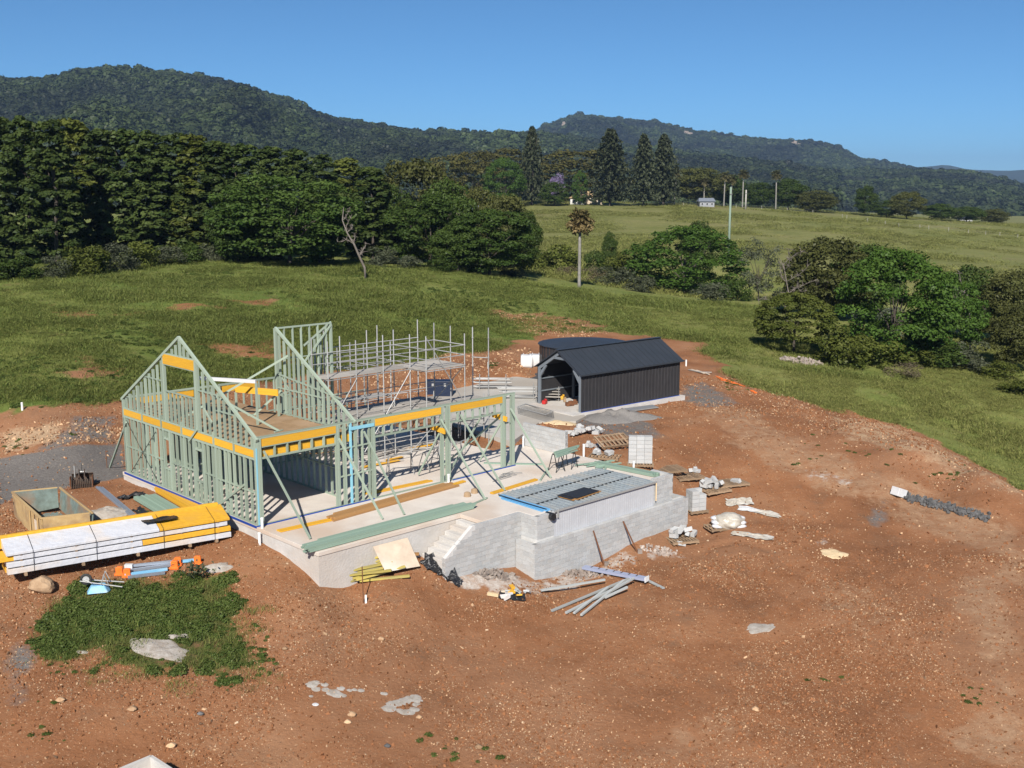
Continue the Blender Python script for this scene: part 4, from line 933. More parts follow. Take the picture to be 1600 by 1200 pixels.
sw = thing('block_wall', 'grey block side wall of the terrace steps with a raked end', 'wall', HP(7, -5.9, -2))
block_wall(sw, (4.75, -5.9), (8.94, -5.9), -3.0, lambda s: -.02 if s > 1.45 else -1.05+1.03*s/1.45)
pwl = thing('block_wall', 'grey block walls at the left corner of the pool base', 'wall', HP(8.9, -6.5, -2.5))
block_wall(pwl, (8.95, -5.72), (8.95, -6.85), -1.2, lambda s: -.015)
block_wall(pwl, (8.95, -6.85), (9.95, -6.85), -1.2, lambda s: -.015)
block_wall(pwl, (8.6, -5.95), (8.6, -7.05), -3.2, lambda s: -1.1)
lw = thing('block_wall', 'long low grey block retaining wall in front of the pool base', 'wall', HP(14, -7.05, -2.7))
block_wall(lw, (8.6, -7.05), (18.95, -7.05), -3.1, lambda s: -1.1)
block_wall(lw, (18.95, -7.05), (18.95, -5.9), -3.1, lambda s: -1.1)
MB().prism([HP(8.66, -6.98), HP(18.9, -6.98), HP(18.9, -6.62), HP(8.66, -6.62)], -1.5, -1.14).build('ledge', 'mortar', lw)
rw = thing('block_wall', 'short grey block wall at the right end of the ribbed deck', 'wall', HP(17.4, -6.8, -1))
block_wall(rw, (16.62, -6.8), (18.05, -6.8), -1.3, lambda s: .16)
block_wall(rw, (18.05, -6.8), (18.05, -5.6), -1.6, lambda s: .16)
fw = thing('block_wall', 'freestanding grey block wall at the right edge of the slab', 'wall', HP(17.8, 1.1, 0))
block_wall(fw, (17.72, 2.75), (17.72, -.32), 0.01, lambda s: 1.22, back=-1)
# ================================================================== pool base with ribbed steel deck
pb = thing('ribbed_deck', 'grey ribbed steel deck over the pale-walled pool base', 'deck', HP(13.2, -5, -.9))
pan = MB()
nr = 92
for k in range(nr):   # ribbed light wall panel
    u0 = 9.97+(16.6-9.97)*k/nr; u1 = u0+(16.6-9.97)/nr
    o = .0 if k % 2 else .007
    pan.prism([HP(u0, -6.83-o), HP(u1, -6.83-o), HP(u1, -6.70), HP(u0, -6.70)], -1.25, .02)
pan.build('wall_panel', 'white_panel', pb)
ND = 24
for k in range(ND):   # deck pans side by side with standing ribs
    u0 = 9.95+(16.72-9.95)*k/ND; u1 = u0+(16.72-9.95)/ND-.004
    m = MB().prism([HP(u0, -6.86), HP(u1, -6.86), HP(u1, -3.4), HP(u0, -3.4)], .03, .05)
    m.prism([HP(u0, -6.86), HP(u0+.03, -6.86), HP(u0+.03, -3.4), HP(u0, -3.4)], .05, .105)
    m.prism([HP(u0+.1, -6.86), HP(u0+.115, -6.86), HP(u0+.115, -3.4), HP(u0+.1, -3.4)], .05, .06)
    m.build('deck_pan', 'deck_steel', pb)
for v in (-4.5, -5.7): beam('stiffener', HP(10, v, .075), HP(16.6, v+.15, .075), .04, .05, 'black_metal', pb)
beam('edge_angle', HP(9.95, -6.9, .03), HP(16.72, -6.9, .03), .05, .08, 'galv_dull', pb)
beam('foam_edge', HP(9.86, -6.6, .05), HP(9.95, -3.6, .05), .22, .09, 'blue_foam', pb)
beam('foam_edge', HP(9.62, -6.5, .03), HP(9.72, -3.9, .03), .12, .05, 'blue_foam', pb)
beam('stop_end', HP(9.74, -6.6, .11), HP(9.80, -3.6, .11), .03, .03, 'black_metal', pb)
rod('drain_pipe', HP(9.75, -6.6, -.14), HP(9.75, -7.02, -.14), .16, 'black_plastic', pb, 14)
beam('cleat', HP(16.66, -6.92, -.85), HP(16.66, -6.92, .0), .05, .05, 'sand', pb)
fly = MB().grid(lambda a, b: HP(10.05+.1*a, -6.93-.02*math.sin(a*9), .08-.35*b+.03*math.sin(a*12)), 5, 4).build('flashing', 'galv_dull', pb)
# dark formply sheets lying on the deck
ps = thing('formply_stack', 'small stack of black formply sheets on the ribbed deck', 'sheets', HP(13, -6.1, .09))
for k, (du, dv, rz) in enumerate([(0, 0, .05), (.08, -.05, .12), (-.1, .06, 0), (.05, 0, .08)]):
    c = HP(12.45+du, -6.0+dv, .10+.022*k); M = Matrix.Rotation(-HA+R(90)+rz, 3, 'Z')
    MB().box(c, (1.9-.1*k, .85, .018), M).build('sheet', 'black_metal' if k > 1 else 'brown_lvl', ps)
# ================================================================== timber house frame
hf = thing('timber_house', 'pale green timber house frame with two gables and yellow lintel beams', 'house frame', HP(7, 6, 0))
T = .105; S = .045
def stud(u, v, z0, z1, along='v', name='stud', mat='green_pine', n=1, w=S, d=T):
    w *= random.uniform(1.0, 1.25)
    for k in range(n):
        o = (k-(n-1)/2)*(w+.002)
        uu, vv = (u, v+o) if along == 'v' else (u+o, v)
        upv = HV if along == 'v' else HU
        # w along the wall, d through it
        beam(name, HP(uu, vv, z0), HP(uu, vv, z1), d, w, mat, hf, up=upv)
def plate(a, b, z, name='top_plate', mat='green_pine', h=S, d=T, n=1):
    for k in range(n): beam(name, HP(a[0], a[1], z+h/2+k*(h+.001)), HP(b[0], b[1], z+h/2+k*(h+.001)), d, h, mat, hf)
APEX = 7.07; EAVE = 3.60; W = 11.94; MID = W/2
def zraf(v): return EAVE+(APEX-EAVE)*(1-abs(v-MID)/MID)
rj = random.Random(3)
# --- gable wall, ground floor (u = 0)
openings = [(7.35, 7.85), (4.35, 4.95)]
plate((0, 0), (0, W), .0, 'bottom_plate'); plate((0, 0), (0, W), 2.70, 'top_plate', n=2)
v = .05
while v < W:
    if not any(a-.1 < v < b+.1 for a, b in openings):
        stud(0, v, .046, 2.698, 'v', n=2 if rj.random() < .18 else 1, w=S if rj.random() < .6 else .07)
    v += .3+rj.choice((0, .1, .15))
for a, b in openings:
    for q in (a-.06, b+.06): stud(0, q, .046, 2.698, 'v', n=3)
    beam('head', HP(0, a, 2.35), HP(0, b, 2.35), T, .10, 'green_pine', hf); beam('sill', HP(0, a, .95), HP(0, b, .95), T, .06, 'green_pine', hf)
    stud(0, (a+b)/2, 2.41, 2.698); stud(0, (a+b)/2, .046, .92)
stud(0, .03, .046, 3.55, 'v', 'corner_post', n=2, w=.07); stud(0, W-.03, .046, 3.55, 'v', 'corner_post', n=2, w=.07)
vv = [0.1, 1.2, 2.4, 3.3, 4.2, 5.05, 6.2, 7.2, 7.95, 9.2, 10.6, W-.1]
for a, b in zip(vv[:-1], vv[1:]):
    if any(a < (p+q)/2 < b for p, q in openings): continue
    dz = rj.uniform(-.06, .06); beam('noggin', HP(0, a, 1.36+dz), HP(0, b, 1.36+dz), T*.9, S, 'green_pine', hf)
for (a0, z0), (a1, z1) in (((11.6, 2.6), (8.6, .1)), ((8.6, 2.5), (11.4, .1))): beam('strap_brace', HP(-.056, a0, z0), HP(-.056, a1, z1), .006, .035, 'black_metal', hf)
beam('brace', HP(-.075, 3.2, .15), HP(-.075, .9, 1.55), .035, .09, 'green_pine', hf)
# yellow band at floor level, in lengths with packers between
cuts = [0.0, 1.65, 3.3, 6.1, 8.0, 9.9, W]
for a, b in zip(cuts[:-1], cuts[1:]):
    beam('rim_beam', HP(-.012, a+.07, 2.955), HP(-.012, b-.07, 2.955), .066, .30, 'yellow_lvl', hf)
    if a > 0: stud(-.035, a, 2.72, 3.35, 'v', 'packer')
# --- gable wall, upper part
plate((0, 0), (0, W), 3.115, 'bottom_plate')
v = .28
WIN = (4.72, 7.5)
while v < W-.1:
    zt = zraf(v)-.16
    if WIN[0] < v < WIN[1]:
        stud(0, v, 3.165, 4.52)
        if zt > 6.3: stud(0, v, 6.24, zt)
    elif zt > 3.3: stud(0, v, 3.165, zt, n=2 if rj.random() < .12 else 1, w=rj.choice((S, S, .07)))
    v += .42 if not WIN[0] < v < WIN[1] else .36
for q in (WIN[0]-.05, WIN[1]+.05): stud(0, q, 3.165, zraf(q)-.13, n=3, w=.05)
stud(0, MID, 6.24, APEX-.1, n=2)
beam('lintel', HP(-.02, WIN[0]-.02, 5.98), HP(-.02, WIN[1]+.02, 5.98), .07, .44, 'yellow_lvl', hf)
plate((0, WIN[0]), (0, WIN[1]), 4.525, 'sill'); plate((0, WIN[0]), (0, WIN[1]), 6.20, 'head'); plate((0, WIN[0]), (0, WIN[1]), 5.72, 'head', h=.03)
for a, b, z in ((WIN[1], 9.4, 4.95), (2.6, WIN[0], 4.95), (1.6, 3.0, 4.3)):
    beam('noggin', HP(0, a, z), HP(0, b, z), T*.9, S, 'green_pine', hf)
for v0, v1 in ((0, MID), (W, MID)):
    s = 1 if v1 > v0 else -1
    beam('rafter', HP(-.01, v0-.12*s, EAVE-.07), HP(-.01, v1, APEX), .10, .12, 'green_pine', hf)
beam('brace', HP(-.1, 3.9, 4.25), HP(-.1, 3.25, 3.75), .04, .1, 'green_pine', hf)
beam('brace', HP(-.09, 5.4, 2.6), HP(-.09, 4.6, 3.25), .04, .09, 'green_pine', hf)
# --- second gable wall (u = 4.75), front half only, standing on the deck
U2 = 4.75
plate((U2, .1), (U2, MID), 3.125, 'bottom_plate')
beam('rafter', HP(U2, -.1, EAVE-.04), HP(U2, MID, APEX), .10, .12, 'green_pine', hf)
v = .35
while v < MID-.1:
    zt = zraf(v)-.14
    if zt > 3.3: stud(U2, v, 3.175, zt, n=2 if rj.random() < .15 else 1)
    v += .38
stud(U2, MID, 3.175, APEX-.02, n=3, w=.05)
beam('noggin', HP(U2, .9, 4.45), HP(U2, MID, 4.95), T*.9, S, 'green_pine', hf); beam('noggin', HP(U2, 2.4, 4.3), HP(U2, MID, 4.3), T*.9, S, 'green_pine', hf)
# wall on the ridge line running back from it
plate((U2, MID), (7.8, MID), APEX-.06, 'top_plate', n=1, h=.07); plate((U2, MID), (7.8, MID), 3.125, 'bottom_plate')
u = U2+.45
while u < 7.7:
    stud(u, MID, 3.175, APEX-.06, 'u'); u += .46
stud(7.78, MID, 3.0, APEX-.06, 'u', n=2, w=.06)
for z in (4.4, 5.6): beam('noggin', HP(U2, MID, z), HP(7.8, MID, z), T*.9, S, 'green_pine', hf)
beam('brace', HP(5.9, MID-.07, 5.0), HP(7.75, MID-.07, 6.95), .035, .09, 'green_pine', hf)
# far half of the tower: wall at u = 7.8 going back
for q in (6.4, 6.9, 7.4, 7.9): stud(7.8, q, 3.0, zraf(q)-.1, 'v')
beam('rafter', HP(7.8, MID, APEX), HP(7.8, 8.3, zraf(8.3)), .08, .11, 'green_pine', hf)
for q in (6.5, 7.2): stud(6.2, q, 3.0, 5.6, 'v')
# --- deck of particle-board sheets on joists
for i in range(5):
    for j in range(6):
        u0, u1 = .10+i*.92, .10+(i+1)*.92-.006; v0, v1 = .12+j*1.95, .12+(j+1)*1.95-.006
        MB().prism([HP(u0, v0), HP(u1, v0), HP(u1, v1), HP(u0, v1)], 3.082, 3.104).build('floor_sheet', 'particle_board', hf)
for k in range(26): beam('joist', HP(.08, .25+k*.45, 2.94), HP(4.72, .25+k*.45, 2.94), .045, .27, 'yellow_lvl' if k % 3 else 'green_pine', hf)
beam('deck_beam', HP(.1, .13, 2.90), HP(4.7, .13, 2.90), .06, .32, 'yellow_lvl', hf); beam('deck_beam', HP(4.78, .1, 2.9), HP(4.78, W-.2, 2.9), .06, .30, 'yellow_lvl', hf)
# props standing on the deck
for a, b in ((HP(2.6, 2.4, 3.11), HP(.15, 4.4, 5.0)), (HP(1.1, 8.0, 3.12), HP(U2-.05, 4.9, 5.9)), (HP(3.6, 6.2, 3.11), HP(U2-.05, 5.6, 4.2)), (HP(1.6, 9.5, 3.12), HP(.12, 7.4, 4.4))): beam('brace', a, b, .04, .09, 'green_pine', hf)
beam('foot_block', HP(2.3, 2.35, 3.13), HP(2.8, 2.5, 3.13), .09, .04, 'green_pine', hf); beam('foot_block', HP(3.3, 6.2, 3.13), HP(3.7, 6.25, 3.13), .09, .04, 'green_pine', hf)
# --- front wall (v = 0)
plate((0, 0), (14.25, 0), 0, 'bottom_plate'); plate((0, 0), (14.25, 0), 3.56, 'top_plate', n=2)
def opening(u0, u1, n, lz=(3.24, 3.55)):
    beam('lintel', HP(u0, -.02, (lz[0]+lz[1])/2), HP(u1, -.02, (lz[0]+lz[1])/2), .075, lz[1]-lz[0], 'yellow_lvl', hf)
    beam('head', HP(u0, 0, 2.76), HP(u1, 0, 2.76), T, .07, 'green_pine', hf); beam('head', HP(u0, 0, 3.215), HP(u1, 0, 3.215), T, .04, 'green_pine', hf)
    for k in range(1, n): stud(u0+(u1-u0)*k/n, 0, 2.80, 3.19, 'u', 'cripple_stud', w=.06)
for q in (.06, .16): stud(q, 0, .046, 3.56, 'u', n=1, w=.08)
stud(-.02, -.055, .046, 3.2, 'u', 'blue_stud', 'blue_primer', w=.06, d=.02)
opening(.25, 3.78, 6)
for q, k, mt in ((3.86, 3, 'green_pine'), (4.22, 2, 'green_pine'), (4.55, 1, 'blue_primer'), (4.8, 2, 'green_pine'), (5.15, 1, 'green_pine'), (5.5, 1, 'green_pine'), (5.72, 3, 'green_pine')): stud(q, 0, .046, 3.56, 'u', n=k, w=.055, mat=mt)
for z in (1.3, 2.5): beam('noggin', HP(3.9, 0, z), HP(5.7, 0, z+.02), T*.9, S, 'green_pine', hf)
beam('tie', HP(4.5, -.07, 3.32), HP(5.75, -.07, 3.32), .04, .14, 'blue_primer', hf)
opening(5.82, 9.55, 8)
for q, k in ((9.62, 2), (9.98, 3)): stud(q, 0, .046, 3.56, 'u', n=k, w=.075)
opening(10.12, 13.4, 7)
for q, k in ((13.5, 3), (14.1, 3)): stud(q, 0, .046, 3.56, 'u', n=k, w=.075)
beam('noggin', HP(13.55, 0, 2.2), HP(14.1, 0, 2.2), T, S, 'green_pine', hf)
# yellow tie beams behind the openings with short brackets
for u0, u1 in ((5.9, 9.6), (10.2, 13.5)):
    beam('tie_beam', HP(u0, .55, 2.62), HP(u1, .55, 2.62), .15, .05, 'yellow_lvl', hf); beam('bracket', HP(u1-.05, .7, 2.55), HP(u1-.02, -.28, 2.45), .07, .24, 'yellow_lvl', hf)
# outside props of the front wall
for (ub, vb), (ut, zt) in (((.52, -2.88), (.3, 3.05)), ((4.1, -2.75), (3.9, 3.0)), ((5.13, -2.87), (5.2, 3.1)), ((9.06, -3.55), (9.5, 3.0)), ((10.66, -3.1), (10.7, 3.05)), ((13.75, -3.0), (13.9, 2.9))):
    beam('brace', HP(ub, vb, .03), HP(ut, -.08, zt), .07, .07, 'green_pine', hf)
for (u0, v0), (u1, v1) in (((8.2, -3.7), (9.3, -3.4)), ((13.0, -3.0), (15.0, -1.6))): beam('foot_block', HP(u0, v0, .03), HP(u1, v1, .03), .09, .05, 'green_pine', hf)
# prop outside the far corner of the gable wall
q = at(172, 730, -.35); beam('brace', q, HP(-.08, W-.4, 2.5), .08, .08, 'green_pine', hf); rod('stake', q+Vector((-.15, 0, -.2)), q+Vector((-.17, .02, .85)), .02, 'rust', hf)
# inside diagonals at the right bay
for (u0, v0, z0), (u1, v1, z1) in (((10.3, .3, .3), (12.6, .5, 2.7)), ((13.4, 1.6, .1), (13.5, .1, 2.3)), ((9.5, 1.6, .1), (9.55, .1, 2.3)), ((11.5, 2.2, .05), (13.6, .15, 2.6))): beam('brace', HP(u0, v0, z0), HP(u1, v1, z1), .04, .09, 'green_pine', hf)
# --- back wall (v = W)
plate((0, W), (4.6, W), 3.56, 'top_plate', n=2); plate((5.0, W), (8.6, W), 3.56, 'top_plate', n=2); plate((0, W), (14.25, W), 0, 'bottom_plate')
for u0, u1 in ((.6, 3.6), (5.2, 7.2)): beam('lintel', HP(u0, W-.03, 3.38), HP(u1, W-.03, 3.38), .07, .30, 'yellow_lvl', hf)
u = .1
while u < 14.3:
    stud(u, W, .046, 3.55 if u < 8.7 else (2.72 if u < 12 else 2.2), 'u'); u += .45 if u < 9 else .62
plate((8.7, W), (11.9, W), 2.72, 'top_plate'); plate((12.0, W), (14.25, W), 2.2, 'top_plate')
beam('brace', HP(8.2, W-1.5, 3.12), HP(8.7, W, 3.55), .04, .09, 'green_pine', hf)
# --- inner ground-floor walls
def inner(a, b, z1=2.68, sp=.45):
    L = math.hypot(b[0]-a[0], b[1]-a[1]); n = max(2, int(L/sp)); al = 'v' if abs(b[1]-a[1]) > abs(b[0]-a[0]) else 'u'
    plate(a, b, 0, 'bottom_plate'); plate(a, b, z1, 'top_plate')
    for k in range(n+1): stud(a[0]+(b[0]-a[0])*k/n, a[1]+(b[1]-a[1])*k/n, .046, z1, al)
    beam('noggin', HP(a[0], a[1], 1.3), HP(b[0], b[1], 1.3), T*.9, S, 'green_pine', hf)
inner((U2, 1.3), (U2, W-.1)); inner((.1, 6.2), (3.6, 6.2)); inner((2.4, 6.3), (2.4, W-.1)); inner((U2+.1, 8.4), (8.6, 8.4), 2.68); inner((8.7, 8.4), (8.7, W-.1), 2.68)
# white beam seen through the gable window
beam('steel_beam', HP(1.2, 6.8, 5.05), HP(2.6, 4.2, 5.05), .12, .15, 'white_plastic', hf)
stud(2.6, 4.2, 3.11, 4.98, 'v'); stud(1.2, 6.8, 3.11, 4.98, 'v')
beam('lintel', HP(3.4, 7.4, 4.2), HP(4.3, 5.2, 4.2), .06, .3, 'yellow_lvl', hf); stud(3.4, 7.4, 3.11, 4.05, 'v'); stud(4.3, 5.2, 3.11, 4.05, 'v')
# blue damp-proof strip round the slab edge
beam('damp_strip', HP(-.15-.004, -.06, -.01), HP(-.154, W, -.01), .012, .10, 'blue_strip', hf)
beam('damp_strip', HP(-.16, -.075, .02), HP(5.7, -.075, .02), .03, .05, 'blue_strip', hf); beam('damp_strip', HP(10.2, -.075, .02), HP(14.25, -.075, .02), .03, .05, 'blue_strip', hf)
# white starter pipes poking from the slab
for k, (u, v, z0, h, lb) in enumerate([(-.05, -.32, 0, .42, 'at the near corner of the frame'), (9.75, -.3, 0, .42, 'at the middle post of the front wall'), (18.3, -.9, -.45, 1.0, 'right of the freestanding block wall'), (18.3, -4.2, -.6, .85, 'at the right edge of the slab near the timber pile'), (17.3, 2.5, 0, .55, 'in front of the left end of the freestanding wall'), (-.3, -.5, -.6, .5, 'on the soil below the near slab corner')]):
    o = MB().tube([HP(u, v, z0-.1), HP(u, v, z0+h)], .055, 12); o.tube([HP(u, v, z0+h-.05), HP(u, v, z0+h+.01)], .064, 12); tag(o.build('drain_pipe', 'pvc'), 'short white drain pipe standing '+lb, 'pipe', 'white drain pipes round the slab')
o = MB().beam(HP(.18, .35, .02), HP(.16, .30, .75), .12, .03).beam(HP(.18, .33, .75), HP(.16, .30, 1.0), .06, .03); tag(o.build('spirit_level', 'orange'), 'orange tool leaning inside the near corner of the frame', 'tool')
# ================================================================== scaffold inside the house
sf = thing('scaffold', 'galvanised tube scaffold with plank platforms inside the house frame', 'scaffold', HP(11, 5, 0))
def standard(u, v, z1, z0=0.02):
    rod('standard', HP(u, v, z0), HP(u, v, z1), .030, 'galv', sf)
    for z in np.arange(.6, z1-.1, 1.0): rod('rosette', HP(u, v, z), HP(u, v, z+.06), .05, 'galv_dull', sf, 6)
def tubex(a, b, name='ledger', r=.024): rod(name, HP(*a), HP(*b), r, 'galv', sf)
ROWS = [(v, us, top) for v, us, top in ((5.85, (6.6, 8.2, 9.8, 11.45, 14.1), 6.5), (4.55, (6.6, 8.2, 9.8, 11.45, 14.1), 6.45), (3.35, (11.5, 14.0), 6.3), (7.2, (8.2, 11.45, 14.1), 6.6))]
for v, us, top in ROWS:
    for k, u in enumerate(us): standard(u, v, top-.12*(k % 2)+random.uniform(-.05, .05))
    for z in (.35, 2.4, 4.55, 5.15, 5.65):
        if z in (5.15, 5.65) and v == 4.55: continue
        tubex((us[0], v, z), (us[-1], v, z))
for u in (6.6, 8.2, 9.8, 11.45, 14.1):
    for z in (2.4, 4.55): tubex((u, 4.55, z), (u, 5.85, z))
for z in (2.4, 4.55, 5.15, 5.65): tubex((11.5, 3.35, z), (11.45, 5.85, z)); tubex((14.0, 3.35, z), (14.1, 5.85, z))
for u0, u1 in ((6.6, 8.2), (9.8, 11.45)): tubex((u0, 4.5, 2.4), (u1, 4.5, 4.5), 'diagonal'); tubex((u1, 5.9, .3), (u0, 5.9, 2.4), 'diagonal')
tubex((11.5, 3.3, 6.2), (14.0, 3.3, 2.6), 'diagonal'); tubex((14.0, 3.4, 4.6), (14.1, 5.8, 2.5), 'diagonal')
for v, u in ((5.2, 16.2), (4.4, 16.6)): standard(u, v, 6.2)
tubex((16.2, 5.2, 4.6), (16.6, 4.4, 4.6)); tubex((16.2, 5.2, 2.0), (16.6, 4.4, 2.0)); tubex((14.1, 5.85, 2.4), (16.2, 5.2, 2.4))
def planks(u0, u1, v0, v1, z, n, bay):
    us = np.arange(u0, u1-.1, bay)
    for a in us:
        for k in range(n):
            v = v0+(v1-v0)*(k+.5)/n; beam('plank', HP(a-.08, v, z+.012*((int(a*3)+k) % 2)), HP(min(a+bay, u1)+.08, v, z+.012*((int(a*3)+k) % 2)), (v1-v0)/n-.02, .05, 'plank', sf)
planks(6.6, 11.45, 4.65, 5.8, 4.62, 5, 1.62); planks(11.5, 14.05, 3.4, 5.8, 4.62, 9, 2.5)
planks(6.6, 14.0, 4.65, 5.8, 2.48, 5, 1.85); planks(14.1, 16.4, 4.6, 5.4, 2.5, 3, 2.2)
for u0, u1, v in ((6.6, 8.2, 7.2), (8.2, 9.8, 4.5), (11.45, 14.1, 7.2), (11.45, 14.1, 4.5)): tubex((u0, v, .4), (u1, v, 2.4), 'diagonal')
for v in (8.4, 9.6):
    for u in (9.8, 11.45, 13.2): standard(u, v, 5.4)
    for z in (1.2, 2.4, 4.4, 4.9): tubex((9.8, v, z), (13.2, v, z))
for u in (9.8, 11.45, 13.2):
    for z in (2.4, 4.4): tubex((u, 7.2, z), (u, 9.6, z))
for z in (1.2, 3.5): tubex((6.6, 4.55, z), (14.1, 4.55, z)); tubex((6.6, 5.85, z), (14.1, 5.85, z))
planks(9.8, 13.2, 8.5, 9.5, 2.48, 4, 1.7); planks(8.2, 14.1, 5.95, 7.1, 2.48, 5, 1.95)
for k in range(26):   # loose tubes and boards left on the lower lift and the slab
    u0, v0, z0 = random.uniform(6.8, 15.0), random.uniform(4.6, 9.4), random.choice((.08, .08, 2.56)); a_ = random.uniform(-.5, .5)
    L_ = random.uniform(.9, 2.4)
    if k % 3: tubex((u0, v0, z0), (u0+L_*math.cos(a_), v0+L_*math.sin(a_), z0+.03), 'loose_tube')
    else: beam('loose_board', HP(u0, v0, z0), HP(u0+L_*math.cos(a_), v0+L_*math.sin(a_), z0+.02), .2, .04, random.choice(('plank', 'yellow_lvl', 'brown_lvl')), sf)
for u0, v0 in ((15.0, 7.0), (16.2, 6.4), (14.8, 9.0)):
    for z in (.9, 1.9): tubex((u0, v0, z), (u0+1.6, v0-.3, z))
    for q in (0, 1.6): standard(u0+q, v0-.19*q, 2.3)
    planks(u0, u0+1.6, v0-.9, v0-.1, 1.95, 3, 1.6)
# steel trestle scaffold standing lower at the right of the house, beside the apron
def trestle(t, c, a, L=1.2, h=.9, wd=.7, mat='galv_dull'):
    M = Matrix.Rotation(a, 3, 'Z')
    for sx in (-1, 1):
        for sy in (-1, 1): rod('leg', c+M @ Vector((sx*L/2, sy*wd/2, 0)), c+M @ Vector((sx*L/2*.9, sy*.06, h)), .022, mat, t, 6)
        rod('rung', c+M @ Vector((sx*L/2*.95, -wd*.28, h*.45)), c+M @ Vector((sx*L/2*.95, wd*.28, h*.45)), .016, mat, t, 6)
    beam('top_rail', c+M @ Vector((-L/2, 0, h+.02)), c+M @ Vector((L/2, 0, h+.02)), .08, .05, mat, t)
for k, (u, v, a, lb) in enumerate([(9.2, 2.6, .3, 'left'), (10.8, 2.3, 1.1, 'middle'), (12.6, 2.9, .2, 'right')]):
    t = thing('trestle', f'grey steel trestle on the house slab seen through the front openings, {lb} one', 'trestle', HP(u, v, 0), 'trestles in the house'); trestle(t, HP(u, v, .01), a)
t = thing('saw_bench', 'black sawhorses carrying green timber offcuts on the right of the slab', 'sawhorse', HP(15.4, -2.0, 0))
for d in (-.45, .45): trestle(t, HP(15.4+d, -2.2, .01), -HA+d*.3, .6, .75, .55, 'black_metal')
for k in range(7): beam('offcut', HP(14.5+.1*k, -2.6+.12*k, .82+.03*(k % 3)), HP(16.3+.12*k, -2.3+.11*k+.1*math.sin(k), .82+.03*(k % 3)), .09, .04, 'green_pine_pack', t)
t = thing('offcut_pile', 'loose pile of green timber offcuts at the right slab edge', 'timber pile', HP(17, -3.2, 0))
for k in range(11):
    a = random.uniform(-.5, .6); c = HP(17.1+random.uniform(-.3, .3), -2.9+random.uniform(-.6, .5), .04+.04*(k//4)); d = Vector((math.cos(a), math.sin(a), 0)); d = HU*math.cos(a)+HV*math.sin(a)
    beam('offcut', c-d*random.uniform(.4, .9), c+d*random.uniform(.4, .9), .09, .04, 'green_pine_pack', t)
for nm, lb, ct, pcs in (('toolbox', 'dark navy site box standing beyond the scaffold', 'box', [((22.9, 16.6), 1.9, 1.0, .95)]),):
    u, v = pcs[0][0]; c = at(686, 620, -.1); t = thing(nm, lb, ct, c)
    MB().box(c+Vector((0, .4, .5)), (1.75, .9, .95)).build('body', 'navy', t, bevel=.03); MB().box(c+Vector((0, .4, 1.0)), (1.8, .95, .08)).build('lid', 'navy', t, bevel=.02)
    for s in (-.4, .4): MB().box(c+Vector((s, -.07, .8)), (.14, .04, .2)).build('latch', 'galv_dull', t)
# pile of timber boards lying inside on the slab
# ================================================================== timber packs
rs = random.Random(11)
def pack(t, a, b, nw, nh, w, h, mat, z0, across=None, stag=.25, name='board'):
    """boards stacked nw wide and nh high from a to b"""
    a = Vector(a); b = Vector(b); d = (b-a).normalized(); ac = across or Vector((-d.y, d.x, 0))
    for j in range(nh):
        for i in range(nw):
            o = ac*((i-(nw-1)/2)*(w+.004))+Vector((0, 0, z0+h/2+j*(h+.003)))
            beam(name, a+o-d*rs.uniform(0, stag), b+o+d*rs.uniform(0, stag), w, h, mat, t)
t = thing('timber_pack', 'long pack of green timber along the front edge of the slab', 'timber', HP(4, -4.0, 0))
pack(t, HP(-.25, -4.02), HP(7.6, -3.98), 4, 3, .12, .07, 'green_pine_pack', .03, HV, .35)
t = thing('timber_pack', 'shorter upper layer of green timber lying behind the long front pack', 'timber', HP(4, -3.5, 0))
pack(t, HP(.7, -3.55), HP(7.2, -3.55), 3, 2, .12, .06, 'green_pine_pack', .02, HV, .4)
t = thing('timber_pack', 'pack of brown beams lying along the front wall of the frame', 'timber', HP(6, -1, 0))
pack(t, HP(2.95, -1.25), HP(9.2, -.80), 4, 2, .16, .065, 'brown_lvl', .01, None, .5)
t = thing('beam_pair', 'pair of yellow boards on the slab at the left end of the brown beams', 'timber', HP(1.5, -1.1, 0))
pack(t, HP(.35, -1.2), HP(2.75, -1.35), 2, 1, .16, .045, 'yellow_lvl', .01, None, .2)
t = thing('beam_pair', 'two yellow beams lying just inside the second front opening', 'timber', HP(7.5, .6, 0))
pack(t, HP(6.0, .75), HP(9.2, .55), 2, 1, .14, .06, 'yellow_lvl', .01, None, .3)
def lone(lb, p0, p1, w, h, mat, nm='board', ct='timber'):
    o = MB().beam(p0, p1, w, h).build(nm, mat); return tag(o, lb, ct)
lone('single yellow beam on the slab beside the left end of the ribbed deck', HP(9.9, -3.05, .05), HP(13.0, -2.75, .05), .2, .07, 'yellow_lvl', 'beam')
lone('yellow beam end continuing past the brown beams by the middle post', HP(9.3, -.78, .05), HP(10.4, -.65, .05), .2, .06, 'yellow_lvl', 'beam')
lone('green board flat on the slab behind the right wall post', HP(13.4, 1.3, .03), HP(15.3, -.9, .03), .2, .04, 'green_pine_pack')
t = thing('timber_pack', 'small green timber pack at the right end of the ribbed deck', 'timber', HP(17.2, -4.5, 0))
pack(t, HP(17.25, -2.9), HP(17.55, -6.1), 3, 2, .13, .07, 'green_pine_pack', .02, None, .35)
